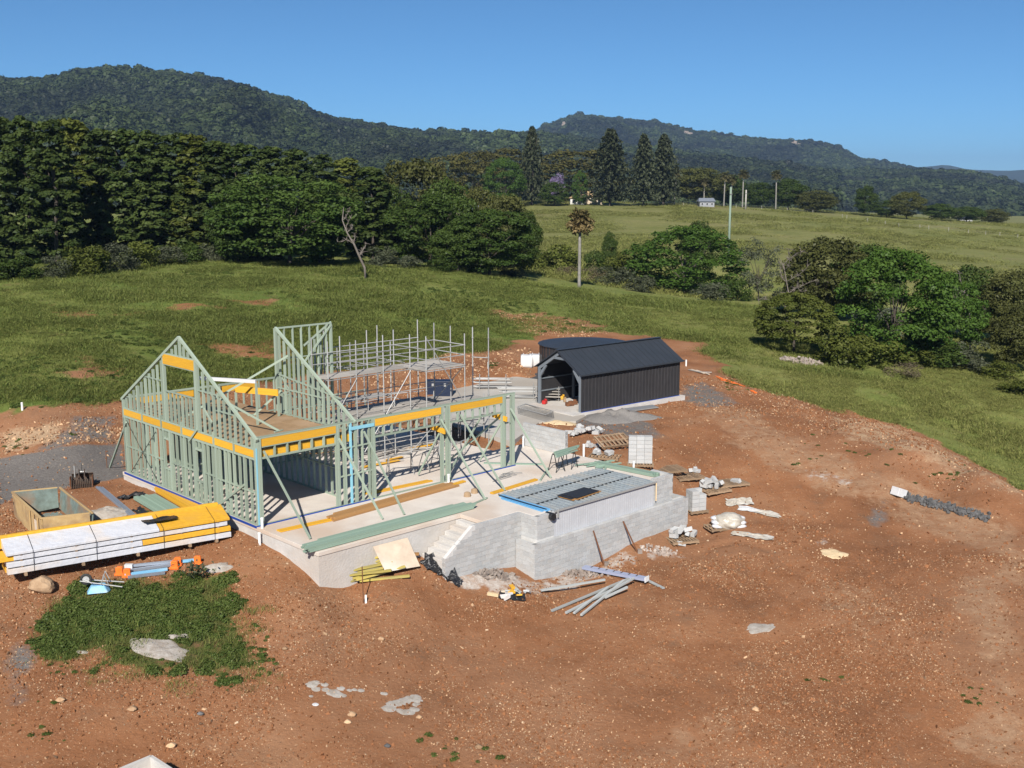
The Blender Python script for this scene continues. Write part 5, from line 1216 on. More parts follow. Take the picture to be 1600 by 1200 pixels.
# offcut blocks on the slab
for k, (u, v, lb) in enumerate([(8.9, -2.55, 'nearer'), (9.5, -2.35, 'farther')]):
    o = MB(); o.tube([HP(u, v, 0.005), HP(u, v, .16)], [.17, .15], 9); o.tube([HP(u, v, .16), HP(u, v, .20)], [.15, .08], 9); tag(o.build('bag_of_fixings', 'cardboard'), f'small brown round bag on the slab by the deck corner, {lb} one', 'bag', 'brown bags on the slab')
t = thing('rebar_bundle', 'thin bars and offcuts lying by the foot of the right brace', 'rods', HP(11, -1, 0))
for k in range(7): rod('bar', HP(11.3+.2*k, -1.6+.1*k, .03+.01*k), HP(12.6+.12*k, -1.5+.25*(k % 3), .03+.01*k), .014, 'galv_dull', t, 6)
# ---- long wrapped beam pack on the left
A0 = at(14, 920, -.95); A1 = at(362, 849, -.72); d = (A1-A0); d.z = 0; LP = d.length; d.normalize(); ac = Vector((-d.y, d.x, 0))
zg = min(H1(A0.x, A0.y), H1(A1.x, A1.y), H1((A0.x+A1.x)/2, (A0.y+A1.y)/2))
t = thing('beam_pack', 'long white-wrapped pack of yellow beams on the left soil', 'timber pack', (A0+A1)/2)
def tier(s0, s1, w0, w1, z0, z1, mat, nm, slope=0):
    q = [A0+d*s0+ac*w0, A0+d*s1+ac*w0, A0+d*s1+ac*w1, A0+d*s0+ac*w1]
    b4 = [Vector((p.x, p.y, z0)) for p in q]; t4 = [Vector((q[0].x, q[0].y, z1)), Vector((q[1].x, q[1].y, z1)), Vector((q[2].x, q[2].y, z1+slope)), Vector((q[3].x, q[3].y, z1+slope))]
    m = MB().hexa(b4, t4); return m.build(nm, mat, t, bevel=.012)
zb = max(H1(A0.x, A0.y), H1(A1.x, A1.y))+.10
for s in (.6, 2.6, 4.6, 6.6, LP-.6):
    q = A0+d*s; beam('bearer', Vector((q.x, q.y, zb-.06))-ac*.05, Vector((q.x, q.y, zb-.06))+ac*1.25, .1, .12, 'pallet', t)
tier(.0, LP, .0, 1.15, zb, zb+.20, 'wrap_white', 'wrapped_bundle'); tier(-.03, .25, .25, 1.15, zb+.01, zb+.20, 'yellow_lvl', 'beam_end')
tier(0, LP*.58, .02, 1.15, zb+.25, zb+.44, 'wrap_white', 'wrapped_bundle'); tier(LP*.582, LP, .02, 1.15, zb+.25, zb+.44, 'yellow_lvl', 'beam')
tier(0.25, LP-.12, .05, 1.12, zb+.49, zb+.66, 'wrap_white', 'wrapped_bundle')
for zz_ in (zb+.225, zb+.465, zb+.68):
    for s in (.5, 2.4, 4.4, 6.3, LP-.5): q = A0+d*s; beam('spacer', Vector((q.x, q.y, zz_))+ac*.03, Vector((q.x, q.y, zz_))+ac*1.1, .08, .045, 'pallet', t)
tier(0, LP*.66, .0, 1.12, zb+.70, zb+.80, 'wrap_white', 'wrapped_bundle', .30); tier(LP*.662, LP-.03, .0, 1.12, zb+.70, zb+.80, 'yellow_lvl', 'beam', .30)
tier(-.35, .42, .1, .9, zb+.475, zb+.67, 'yellow_lvl', 'beam_end')
tier(-1.5, LP-.15, 1.05, 1.20, zb+.70, zb+1.18, 'yellow_lvl', 'beam'); tier(-1.3, LP-.4, 1.22, 1.36, zb+.3, zb+1.14, 'yellow_lvl', 'beam')
for s in (.9, 3.1, 5.6, 7.6):
    for (w0, w1, z0, z1) in ((-.008, -.004, zb+.0, zb+.80),):
        if s < LP: q = A0+d*s; beam('strap', Vector((q.x, q.y, zb))-ac*.010, Vector((q.x, q.y, zb+.80))-ac*.010, .012, .015, 'black_metal', t, up=d)
        if s < LP: beam('strap', Vector((q.x, q.y, zb+.815))+ac*0, Vector((q.x, q.y, zb+1.115))+ac*1.1, .015, .012, 'black_metal', t)
def crumple(t, c, sx, sy, seed, mat, amp=.12, rz=0, name='sheet', n=14, lift=None, drape=None):
    """a crumpled thin sheet lying on the ground"""
    def fn(a, b):
        x = (a-.5)*sx; y = (b-.5)*sy; e = .18*mnoise.noise(Vector((a*3+seed, b*3, 1))); x += e*sx; y += .18*mnoise.noise(Vector((a*3, b*3+seed, 5)))*sy
        X_ = c.x+x*math.cos(rz)-y*math.sin(rz); Y_ = c.y+x*math.sin(rz)+y*math.cos(rz)
        z = (drape(X_, Y_) if drape else H1(X_, Y_))+.02+amp*abs(mnoise.noise(Vector((x*2.6+seed, y*2.6, 2))))+.4*amp*abs(mnoise.noise(Vector((x*7, y*7+seed, 3))))
        if lift: z += lift(a, b)
        return (X_, Y_, z)
    o = MB().grid(fn, n, n).build(name, mat, t, smooth=False)
    md = o.modifiers.new('thick', 'SOLIDIFY'); md.thickness = .008
    return o
qq = A0+d*(LP*.68)+ac*.5
crumple(t, Vector((qq.x, qq.y, 0)), 1.3, .45, 4, 'black_plastic', .10, math.atan2(d.y, d.x), 'torn_wrap', 10, drape=lambda X_, Y_: zb+1.0)
# ---- skip bin
c0 = gp(62, 852); c1 = gp(25, 806); c2 = gp(140, 832)
ex = (Vector((c1.x, c1.y, 0))-Vector((c0.x, c0.y, 0))).normalized(); ey = Vector((ex.y, -ex.x, 0)); ey = ey if ey.x > 0 else -ey
zb2 = H1(*(c0+ex*1+ey*1).xy)
t = thing('skip_bin', 'rusty yellow open skip bin with a grey-green inside holding cardboard', 'skip bin', c0)
# ex: from the near end panel's front corner along its face; ey: along the bin
zt2 = zb2+1.12; NL, NR, FL = at(64, 810, zt2), at(140, 802, zt2), at(19, 769, zt2); EX, EY = (FL-NL).normalized(), (NR-NL).normalized(); cb = Vector((NL.x, NL.y, zb2))
def SB(a, b, z): return cb+EX*a+EY*b*1+Vector((0, 0, z))
WB, LB, HB = (FL-NL).length, (NR-NL).length, 1.12
fl = EX*0
def panel(p, mat, nm, th=.05):
    m = MB(); n = (p[1]-p[0]).cross(p[3]-p[0]).normalized()*th; m.hexa(p, [q+n for q in p]); return m.build(nm, mat, t)
panel([SB(0, 0, .05), SB(WB, 0, .05), SB(WB, -.0, HB), SB(0, 0, HB)], 'skip_yellow', 'end_panel')
panel([SB(0.06, .06, .04), SB(WB, .06, .04), SB(WB, LB*1.0, .04), SB(.06, LB, .04)], 'skip_inside', 'floor')
panel([SB(0, .06, .05), SB(0, LB, .25), SB(0, LB, HB), SB(0, .06, HB)], 'skip_yellow', 'side_panel'); panel([SB(WB, .06, .05), SB(WB, LB, .25), SB(WB, LB, HB), SB(WB, .06, HB)], 'skip_inside', 'side_panel')
panel([SB(.05, LB, .2), SB(WB-.05, LB, .2), SB(WB-.05, LB+.12, HB), SB(.05, LB+.12, HB)], 'skip_inside', 'end_panel')
for p0, p1 in ((SB(0, 0, HB), SB(WB, 0, HB)), (SB(0, 0, HB), SB(0, LB, HB)), (SB(WB, 0, HB), SB(WB, LB, HB)), (SB(0, LB+.1, HB), SB(WB, LB+.1, HB))): beam('rim', p0, p1, .09, .07, 'skip_yellow', t)
for s in (.35, 1.0, 1.65): beam('rib', SB(s, -.06, .1), SB(s, -.06, HB-.05), .05, .09, 'skip_yellow', t, up=EX)
rod('lifting_lug', SB(WB-.2, -.06, .75), SB(WB-.2, -.2, .75), .05, 'rust', t)
MB().box(SB(.95, -.035, .62), (.62, .012, .5), Matrix.Rotation(math.atan2(EX.y, EX.x), 3, 'Z')).build('decal', 'plywood', t)
cbx = thing('cardboard_boxes', 'flattened cardboard and bags heaped inside the skip bin', 'cardboard', SB(1, 1, .1))
for k in range(6):
    M = Matrix.Rotation(rs.uniform(0, 3), 3, 'Z') @ Matrix.Rotation(rs.uniform(-.5, .5), 3, 'X'); MB().box(SB(.5+1.1*rs.random(), .45+1.0*rs.random(), .25+.1*k), (.9, .55, .05 if k % 2 else .25), M).build('box', 'cardboard', cbx)
for k in range(3): MB().box(SB(.5+1.1*rs.random(), 1.3+.3*rs.random(), .4), (.3, .25, .2), Matrix.Rotation(rs.random()*3, 3, 'Z')).build('bag', 'white_plastic', cbx, bevel=.06)
# ---- excavator rake bucket
c = gp(128, 762); t = thing('rake_bucket', 'rusty excavator rake bucket with tines beside the gravel drive', 'bucket', c)
def RB(x, y, z): return c+Vector((x*.96-y*.28, x*.28+y*.96, z))
m = MB().grid(lambda a, b: RB(-.45+.95*a, .55*math.sin(b*2.2)-.1, .05+.55*(1-math.cos(b*2.2))/1.6), 8, 10); o = m.build('scoop', 'rust_dark', t); o.modifiers.new('thick', 'SOLIDIFY').thickness = .03
for s in (-.47, .5): MB().add([RB(s, -.15, .03), RB(s, .5, .1), RB(s, .42, .5), RB(s, -.05, .55)], [(0, 1, 2, 3)]).build('side_plate', 'rust', t).modifiers.new('thick', 'SOLIDIFY').thickness = .04
for k in range(12): beam('tine', RB(-.42+.08*k, -.12, .02), RB(-.42+.08*k, -.06, .42), .03, .06, 'rust_dark', t)
for s in (-.08, .16): MB().add([RB(s, 0, .5), RB(s, .4, .5), RB(s, .3, .82), RB(s, .12, .82)], [(0, 1, 2, 3)]).build('hitch_plate', 'rust_dark', t).modifiers.new('thick', 'SOLIDIFY').thickness = .04
rod('pin', RB(-.1, .2, .72), RB(.2, .2, .72), .035, 'galv', t); beam('bracket', RB(-.28, .1, .5), RB(-.28, .12, 1.05), .05, .05, 'galv_dull', t); rod('hose', RB(.03, .1, .8), RB(.05, .1, 1.1), .015, 'rubber', t)
# ---- things between bin, pack and gable wall
t = thing('purlin_bundle', 'bundle of grey steel purlins lying between bin and gable wall', 'steel', gp(180, 790))
a = gp(150, 763); b = gp(208, 812)
for k in range(6):
    o = Vector((.07*k, -.03*k, .06+.03*(k % 2))); beam('purlin', a+o, b+o+Vector((0, 0, 0)), .05, .06, 'purlin', t)
t = thing('timber_pack', 'flat pack of green timber on the soil beside the gable wall', 'timber', gp(255, 785))
a = gp(228, 782); b = gp(285, 820); zz = max(a.z, b.z, H1(*((a+b)/2).xy)); a.z = b.z = 0
pack(t, a, b, 9, 2, .10, .07, 'green_pine_pack', zz+.08, None, .3)
t = thing('beam_pack', 'pack of yellow beams on the soil hard against the gable slab', 'timber', gp(300, 800))
a = gp(250, 770); b = gp(318, 812); zz = max(a.z, b.z, H1(*((a+b)/2).xy)); a.z = b.z = 0
pack(t, a, b, 3, 3, .14, .09, 'yellow_lvl', zz+.06, None, .15)
def mound(nm, lb, ct, px, py, rx, ry, h, mat, seed, rz=0, k='stuff', n=40, sharp=1.0):
    """a low heap following the ground"""
    c = gp(px, py); vs = []; fs = []; nr_ = 10; na = 36
    for i in range(nr_+1):
        for j in range(na):
            a = 2*math.pi*j/na; e = 1+.35*mnoise.noise(Vector((math.cos(a)*1.3+seed, math.sin(a)*1.3, seed*.7)))+.16*mnoise.noise(Vector((math.cos(a)*4+seed, math.sin(a)*4, seed)))
            q = i/nr_; x = rx*e*q*math.cos(a); y = ry*e*q*math.sin(a); X_ = c.x+x*math.cos(rz)-y*math.sin(rz); Y_ = c.y+x*math.sin(rz)+y*math.cos(rz)
            hh = h*max(0, 1-q**1.3)**sharp*(.7+.6*mnoise.noise(Vector((x*1.7+seed, y*1.7, 3)))+.25*mnoise.noise(Vector((x*6, y*6, seed))))
            vs.append((X_, Y_, H1(X_, Y_)+hh+(.012 if q < .98 else -.03)))
    for i in range(nr_):
        for j in range(na): fs.append((i*na+j, i*na+(j+1) % na, (i+1)*na+(j+1) % na, (i+1)*na+j))
    o = MB().add(vs, fs).build(nm, mat, None, smooth=True)
    tag(o, lb, ct)
    return o
mound('sand_heap', 'pale grey sand heap between skip bin and green timber', 'sand', 168, 803, .95, .8, .35, 'mortar_spill', 2)
mound('spoil_heap', 'small pale spill at the left edge beside the skip bin', 'spill', 12, 842, .55, .35, .12, 'mortar_spill', 9)
mound('mortar_heap', 'pale heap of dried mortar at the right end of the wrapped beam pack', 'mortar', 340, 888, .55, .35, .22, 'mortar_spill', 4)
mound('mortar_spill', 'large white dried mortar patch in the middle of the weeds', 'mortar', 250, 1015, 1.05, .55, .10, 'mortar_spill', 6, -.3)
mound('mortar_spill', 'small white mortar dabs above the large patch in the weeds', 'mortar', 272, 995, .28, .14, .06, 'mortar_spill', 7)
mound('mortar_spill', 'small white mortar crumb at the right of the weeds patch', 'mortar', 287, 994, .18, .14, .06, 'mortar_spill', 17)
mound('mortar_spill', 'tiny pale spill at the left of the weeds', 'mortar', 128, 1019, .22, .09, .05, 'mortar_spill', 27)
mound('sand_patch', 'flat oval of yellow sand alone on the right soil', 'sand', 1303, 866, .62, .48, .07, 'sand', 3, -.6)
mound('mortar_spill', 'whitish smear on the soil right of the middle foreground', 'mortar', 1187, 982, .75, .32, .05, 'mortar_spill', 12, .5, sharp=2)
mound('sand_heap', 'pale yellow sand on black plastic in front of the shed', 'sand', 878, 662, 1.05, .75, .2, 'sand', 8)
mound('gravel_heap', 'grey gravel heap in front of the shed wall', 'gravel', 965, 655, 2.5, 1.4, .7, 'grey_gravel', 5, .3)
# ring and dabs of spilt cement in the foreground
def dabs(nm, lb, pts, mat='mortar_spill'):
    m = MB(); 
    for k, (px, py, r_) in enumerate(pts):
        c = gp(px, py); b = len(m.v); n = 14
        ring = [(c.x+r_*(1+.3*mnoise.noise(Vector((k*3.1, j*.9, 1))))*math.cos(j*6.283/n), c.y+.85*r_*(1+.3*mnoise.noise(Vector((k*2.1, j*.9, 4))))*math.sin(j*6.283/n)) for j in range(n)]
        r_ *= 1.5; ring = [(c.x+(x-c.x)*1.5, c.y+(y-c.y)*1.5) for x, y in ring]; m.add([(x, y, H1(x, y)+.006) for x, y in ring]+[((x+c.x)/2, (y+c.y)/2, H1((x+c.x)/2, (y+c.y)/2)+.012+.008*rs.random()) for x, y in ring]+[(c.x, c.y, H1(c.x, c.y)+.018)], [(j, (j+1) % n, n+(j+1) % n, n+j) for j in range(n)]+[(n+j, n+(j+1) % n, 2*n) for j in range(n)])
    return tag(m.build(nm, mat, smooth=True), lb, 'cement')
dabs('cement_spill', 'ring-shaped spill of grey cement in the foreground soil', [(608, 1107, .16), (615, 1100, .16), (624, 1098, .15), (633, 1095, .14), (641, 1092, .13), (649, 1090, .13), (653, 1095, .11), (652, 1102, .11), (648, 1109, .11), (640, 1113, .12), (632, 1113, .13), (626, 1111, .1)])
dabs('cement_spill', 'broken trail of grey cement dabs left of the ring spill', [(487, 1070, .13), (493, 1067, .1), (507, 1070, .09), (494, 1077, .1), (509, 1078, .09), (521, 1083, .15), (528, 1086, .14), (533, 1076, .1), (536, 1087, .08), (546, 1079, .06), (554, 1078, .06), (564, 1079, .08), (600, 1084, .08), (486, 1088, .05)])
o = dabs('cement_spill', 'white paper-like dab left of the broken cement trail', [(493, 1101, .07)], 'white_plastic')
# ---- boulder and loose rocks
def rock(nm, lb, px, py, r_, mat, seed, sq=.75, embed=.25):
    c = gp(px, py); bm = bmesh.new(); bmesh.ops.create_icosphere(bm, subdivisions=3, radius=1)
    for v_ in bm.verts:
        n_ = v_.co.normalized(); k = 1+.34*mnoise.noise(n_*1.3+Vector((seed, 0, 0)))+.14*mnoise.noise(n_*3.1+Vector((0, seed, 0))); q = n_*k
        for ax in ((.6, .3, .7), (-.7, .2, .5), (.1, -.8, .4), (-.3, -.5, -.6)):
            A_ = Vector(ax).normalized(); t_ = q.dot(A_); q = q-A_*max(0, t_-.78)*.8
        v_.co = Vector((q.x*r_, q.y*r_*.85, q.z*r_*sq))+c+Vector((0, 0, r_*sq*(1-embed)))
    me = bpy.data.meshes.new(nm); bm.to_mesh(me); bm.free(); me.materials.append(MATS[mat]); o = bpy.data.objects.new(nm, me); col.objects.link(o); return tag(o, lb, 'rock')
rock('boulder', 'large brown boulder beside the wrapped beam pack', 66, 924, .48, 'rock', 3, .7)
for k, (px, py, r_, lb) in enumerate([(445, 1015, .10, 'fist-sized stone left of the middle foreground'), (595, 1000, .12, 'pale oval stone in the middle foreground'), (1180, 1110, .13, 'pale stone at the lower right of the foreground'), (655, 1122, .10, 'pale stone just below the cement ring'), (550, 1119, .14, 'pale stone below the cement trail'), (543, 1130, .11, 'tan stone under the pale stone of the trail'), (748, 1169, .12, 'white stone near the bottom middle'), (207, 1110, .14, 'tan stone in the lower left soil'), (95, 1096, .14, 'dull tan stone low on the left'), (268, 1168, .15, 'tan stone right above the corner of grey concrete'), (313, 1117, .10, 'dark flat stone in the lower left soil'), (605, 1167, .10, 'dark stone at the bottom of the foreground')]):
    rock('stone', lb, px, py, r_, 'stone' if 'dark' not in lb else 'blue_metal', 20+k, .6, .3)['group'] = 'loose stones in the foreground'
# rubble heaps
def rubble(nm, lb, px, py, rx, ry, n, rr_, mat, seed, h=.3, ct='rubble'):
    """countable-free heap of broken pieces"""
    r = np.random.default_rng(seed); c = gp(px, py); m = MB()
    for k in range(n):
        a = r.random()*6.283; q = r.random()**.6; x, y = c.x+rx*q*math.cos(a), c.y+ry*q*math.sin(a); s = rr_*(.5+r.random())
        M = Matrix.Rotation(r.random()*3, 3, 'X') @ Matrix.Rotation(r.random()*3, 3, 'Y') @ Matrix.Rotation(r.random()*3, 3, 'Z')
        z = H1(x, y)+h*(1-q)**.8*r.random()+s*.2; b = [M @ Vector(p)*s for p in ((-.6, -.4, -.3), (.5, -.5, -.35), (.6, .4, -.25), (-.5, .5, -.3), (-.4, -.35, .3), (.45, -.3, .35), (.4, .45, .3), (-.45, .3, .25))]
        m.hexa([Vector((x, y, z))+v_ for v_ in b[:4]], [Vector((x, y, z))+v_ for v_ in b[4:]])
    o = m.build(nm, mat); o['kind'] = 'stuff'; o['label'] = lb; return o
rubble('stone_pile', 'heap of broken stone under the round bush-tree', 1252, 568, 1.9, .8, 120, .28, 'rubble', 3, .5)
m = MB(); r = np.random.default_rng(4)
for k in range(420):   # crushed stone tipped in a line
    f_ = r.random(); c = gp(1414+128*f_+r.normal(0, 2.5), 777+34*f_+r.normal(0, 3.2)); s = .11*(.5+r.random()); M = Matrix.Rotation(r.random()*3, 3, 'X') @ Matrix.Rotation(r.random()*3, 3, 'Z'); q_ = [c+Vector((0, 0, s*.3+.08*r.random()))+(M @ Vector(p))*s for p in ((-.6, -.4, -.3), (.5, -.5, -.35), (.6, .4, -.25), (-.5, .5, -.3), (-.4, -.35, .3), (.45, -.3, .35), (.4, .45, .3), (-.45, .3, .25))]; m.hexa(q_[:4], q_[4:])
o = m.build('blue_metal_strip', 'blue_metal'); kind(o, 'stuff', 'strip of dark crushed stone on the right soil')
rubble('mortar_rubble', 'pale rubble along the foot of the pool wall', 905, 898, 1.7, .5, 150, .12, 'rubble', 6, .12); rubble('mortar_rubble', 'pale rubble at the inner corner of the block walls', 770, 898, 1.1, .5, 110, .12, 'rubble', 7, .12); rubble('mortar_rubble', 'pale rubble at the right end of the pool wall', 1030, 862, .9, .5, 70, .11, 'rubble', 8, .08)
# ---- weeds bush plant
c = gp(305, 908); t = thing('thistle_plant', 'tall pale leafy weed standing above the weed patch', 'plant', c)
pl = [cards(np.array([[c.x+rs.gauss(0, .22), c.y+rs.gauss(0, .22), c.z+.15+.55*rs.random()] for _ in range(90)]), np.tile([0, -.3, 1.0], (90, 1)), .22, .5, aspect=.35)]
lo_ = bpy.data.objects.new('leaves', card_mesh('thistle_leaves', pl, 'leaf_grey')); link(lo_, t)
m = MB()
for k in range(8): a = k*.8; m.tube([c+Vector((0, 0, -.05)), c+Vector((math.cos(a)*.12, math.sin(a)*.12, .35)), c+Vector((math.cos(a)*.25, math.sin(a)*.25, .65))], [.015, .01, .004], 5)
m.build('stems', 'leaf_weed', t)
# ---- upturned wheelbarrow
c = gp(155, 925); t = thing('wheelbarrow', 'upturned blue wheelbarrow with its wheel and legs in the air', 'wheelbarrow', c)
def WBp(x, y, z): return c+Vector((x*.97-y*.22, x*.22+y*.97, z))
tr = MB(); ringb = [(-.36, -.30), (.34, -.26), (.40, 0), (.34, .26), (-.36, .30), (-.42, 0)]; ringt = [(x*.62, y*.6) for x, y in ringb]
tr.add([WBp(x, y, .05) for x, y in ringb]+[WBp(x, y, .30) for x, y in ringt], [(j, (j+1) % 6, 6+(j+1) % 6, 6+j) for j in range(6)]+[(6, 7, 8, 9, 10, 11)]); tr.build('tray', 'barrow_blue', t, smooth=False, bevel=.03)
for s in (-.2, .2): rod('handle', WBp(-.62, s*.5, .50), WBp(.85, s*1.3, .22), .024, 'galv', t)
wc = WBp(-.42, 0, .52); wt = MB(); 
ringp = [wc+Vector((math.cos(k*6.283/20)*.17*.97, math.cos(k*6.283/20)*.17*.22, math.sin(k*6.283/20)*.17)) for k in range(21)]; wt.tube(ringp, .045, 8, cap=False); wt.build('tyre', 'rubber', t, smooth=True)
ax_ = Vector((-.22, .97, 0)); MB().tube([wc-ax_*.04, wc+ax_*.04], .12, 14).build('rim', 'galv', t); rod('axle', wc-ax_*.16, wc+ax_*.16, .014, 'galv', t)
for s in (-.2, .2):
    rod('leg', WBp(.12, s*1.1, .34), WBp(.22, s*1.0, .72), .016, 'galv', t); rod('leg', WBp(.38, s*1.1, .32), WBp(.22, s*1.0, .72), .016, 'galv', t); rod('fork', WBp(-.2, s, .42), WBp(-.45, s*.6, .55), .018, 'galv', t)
# ---- bundle of blue-grey posts with orange bases
t = thing('fence_base_pile', 'bundle of blue-grey posts with orange plastic feet beside the weeds', 'posts', gp(235, 895))
for k, (x0, y0, x1, y1, z) in enumerate([(190, 897, 270, 886, .1), (195, 902, 262, 893, .1), (205, 892, 280, 884, .2), (255, 884, 312, 878, .1), (200, 905, 258, 898, .08)]):
    a = gp(x0, y0, z); b = gp(x1, y1, z); beam('post', a, b, .10, .10, 'barrow_blue' if k % 2 else 'purlin', t)
for x, y in ((187, 899), (199, 902), (273, 889), (278, 884), (309, 882)):
    q = gp(x, y); b_ = MB(); b_.box(q+Vector((0, 0, .16)), (.26, .10, .30)); b_.box(q+Vector((0, 0, .05)), (.34, .20, .09)); b_.box(q+Vector((0, .03, .30)), (.20, .16, .06)); b_.build('foot', 'orange', t, bevel=.012)
MB().box(gp(202, 893, .22), (.3, .16, .14)).build('foot', 'white_plastic', t)
# ---- black plastic and sheets
t = thing('plastic_sheet', 'torn black plastic trailing between steel and green timber', 'plastic sheet', gp(215, 800)); crumple(t, gp(207, 778), 1.1, .5, 1, 'black_plastic', .25, .5); crumple(t, gp(222, 803), 1.5, .4, 2, 'black_plastic', .15, -.9); crumple(t, gp(238, 818), .9, .12, 9, 'wrap_white', .1, -.5, 'white_edge')
t = thing('plastic_sheet', 'black plastic gathered at the foot of the terrace steps', 'plastic sheet', gp(690, 895))
for px, py, sx, sy, sd_ in ((676, 888, .9, .6, 3), (692, 898, .7, .5, 5), (705, 906, .9, .4, 6)): crumple(t, gp(px, py), sx, sy, sd_, 'black_plastic', .3, -.5, lift=lambda a, b: .55*max(0, .5-abs(a-.4))*b*1.6)
t = thing('plastic_sheet', 'black plastic under the sand in front of the shed', 'plastic sheet', gp(860, 655)); crumple(t, gp(862, 655), 2.6, 1.3, 7, 'black_plastic', .4, .2); crumple(t, gp(895, 652), 2.2, 1.0, 8, 'black_plastic', .25, -.1)
t = thing('plastic_sheet', 'dark plastic scraps under the left corner of the terrace', 'plastic sheet', gp(505, 905)); crumple(t, gp(503, 905), .8, .3, 11, 'black_plastic', .15)
t = thing('plastic_sheet', 'dirty clear plastic sheet flat on the soil right of the pallets', 'plastic sheet', gp(1175, 795)); crumple(t, gp(1155, 785), 1.3, .8, 12, 'clear_wrap', .2); crumple(t, gp(1185, 800), 2.0, .5, 13, 'clear_wrap', .1, -.5)
# ---- plywood sheet and yellow offcuts under the terrace
q0, q1 = HP(2.35, -4.85, 0), HP(4.05, -4.85, 0); zq = H1(*q0.xy); 
o = MB().hexa([Vector((q0.x, q0.y, zq+.28))-HV*.35, Vector((q1.x, q1.y, zq+.1))-HV*.35, Vector((q1.x, q1.y, zq+.1))-HV*.33, Vector((q0.x, q0.y, zq+.28))-HV*.33], [q0+Vector((0, 0, -.34))+HV*.42, q1+Vector((0, 0, -.36))+HV*.42, q1+Vector((0, 0, -.36))+HV*.44, q0+Vector((0, 0, -.34))+HV*.44]).build('plywood_sheet', 'plywood'); tag(o, 'pale plywood sheet leaning on the terrace face', 'plywood')
t = thing('offcut_pile', 'pile of weathered yellow formwork timber below the terrace', 'timber pile', gp(590, 900))
for k in range(26):
    px0, py0 = rs.uniform(525, 570), rs.uniform(895, 918); px1, py1 = px0+rs.uniform(45, 85), py0-rs.uniform(6, 26); a = gp(px0, py0); b = gp(px1, py1); z = .08+.05*(k % 6)+.12*(k > 12); beam('offcut', a+Vector((0, 0, z)), b+Vector((0, 0, z+rs.uniform(-.03, .1))), .13, .07, 'old_yellow_lvl', t)
for k in range(4): a = gp(rs.uniform(600, 612), rs.uniform(878, 890)); b = gp(rs.uniform(640, 655), rs.uniform(874, 884)); beam('offcut', a+Vector((0, 0, .35)), b+Vector((0, 0, .3)), .1, .05, 'brown_lvl' if k else 'yellow_lvl', t)
# stakes
def stakes(lb, px, py, h, mat, lean=(0, 0), r_=.02, nm='stake'):
    q = gp(px, py); t = thing(nm, lb, 'stake', q); rod('shaft', q+Vector((0, 0, -.25)), q+Vector((lean[0], lean[1], h)), r_, mat, t, 6)
    return t, q
t, q = stakes('tall thin metal stake with a white marker in the red soil', 568, 943, 1.45, 'rust', (-.02, 0)); MB().box(q+Vector((.09, .02, .15)), (.07, .04, .36)).build('marker', 'pvc', t)
for px, py, lx, lb in ((946, 884, -.42, 'left'), (998, 864, -.40, 'right')):
    q = gp(px, py); t = thing('stake', f'{lb} dark stake leaning against the long low block wall', 'stake', q); beam('shaft', q+Vector((0, 0, -.1)), HP(*uv(q), -1.25)+HV*(-7.09-uv(q)[1])-HU*.28, .05, .05, 'rust', t)
    MB().box(q+Vector((.05, 0, .08)), (.2, .2, .18)).build('foot_clod', 'rubble', t)
# ---- pile of grey posts and blue-white channel
t = thing('post_pile', 'fan of grey steel posts lying on the red soil', 'posts', gp(905, 945))
for k, (x0, y0, x1, y1) in enumerate([(862, 957, 985, 908), (884, 961, 975, 918), (897, 962, 950, 925), (908, 966, 975, 915), (845, 928, 945, 915), (945, 940, 980, 928), (955, 930, 990, 915)]):
    beam('post', gp(x0, y0, .07+.02*k), gp(x1, y1, .14+.03*k), .09, .07, 'grey_pipe', t)
a = gp(912, 893, .2); b = gp(1010, 914, .26); t = thing('steel_channel', 'perforated blue-white steel channel lying on the post pile', 'channel', a); beam('web', a, b, .34, .10, 'ladder_blue', t)
for k in range(7): q = a.lerp(b, .12+.12*k); dd_ = (b-a).normalized(); sd_ = Vector((-dd_.y, dd_.x, 0)); beam('slot', q-sd_*.02+Vector((0, 0, .053)), q+sd_*.15+Vector((0, 0, .053)), .05, .012, 'rust_dark', t)
beam('end_tag', b-(b-a).normalized()*.0, b+(b-a).normalized()*.03, .34, .22, 'pvc', t)
lone('loose grey metal strip right of the steel channel', gp(1001, 903, .05), gp(1037, 921, .05), .12, .05, 'grey_pipe', 'metal_strip', 'metal')
t = thing('debris_pile', 'small pile of builders rubbish with black and white scraps', 'rubbish', gp(805, 930))
crumple(t, gp(800, 933), 1.0, .6, 21, 'black_plastic', .2); 
for k in range(14): MB().box(gp(rs.uniform(775, 835), rs.uniform(920, 938), .1), (rs.uniform(.15, .4), rs.uniform(.1, .3), .06), Matrix.Rotation(rs.random()*3, 3, 'Z') @ Matrix.Rotation(rs.uniform(-.6, .6), 3, 'X')).build('scrap', rs.choice(['wrap_white', 'block', 'plywood', 'yellow_lvl', 'wrap_white', 'grey_pipe']), t)
beam('pipe', gp(762, 931, .1), gp(779, 934, .1), .12, .12, 'sand', t)
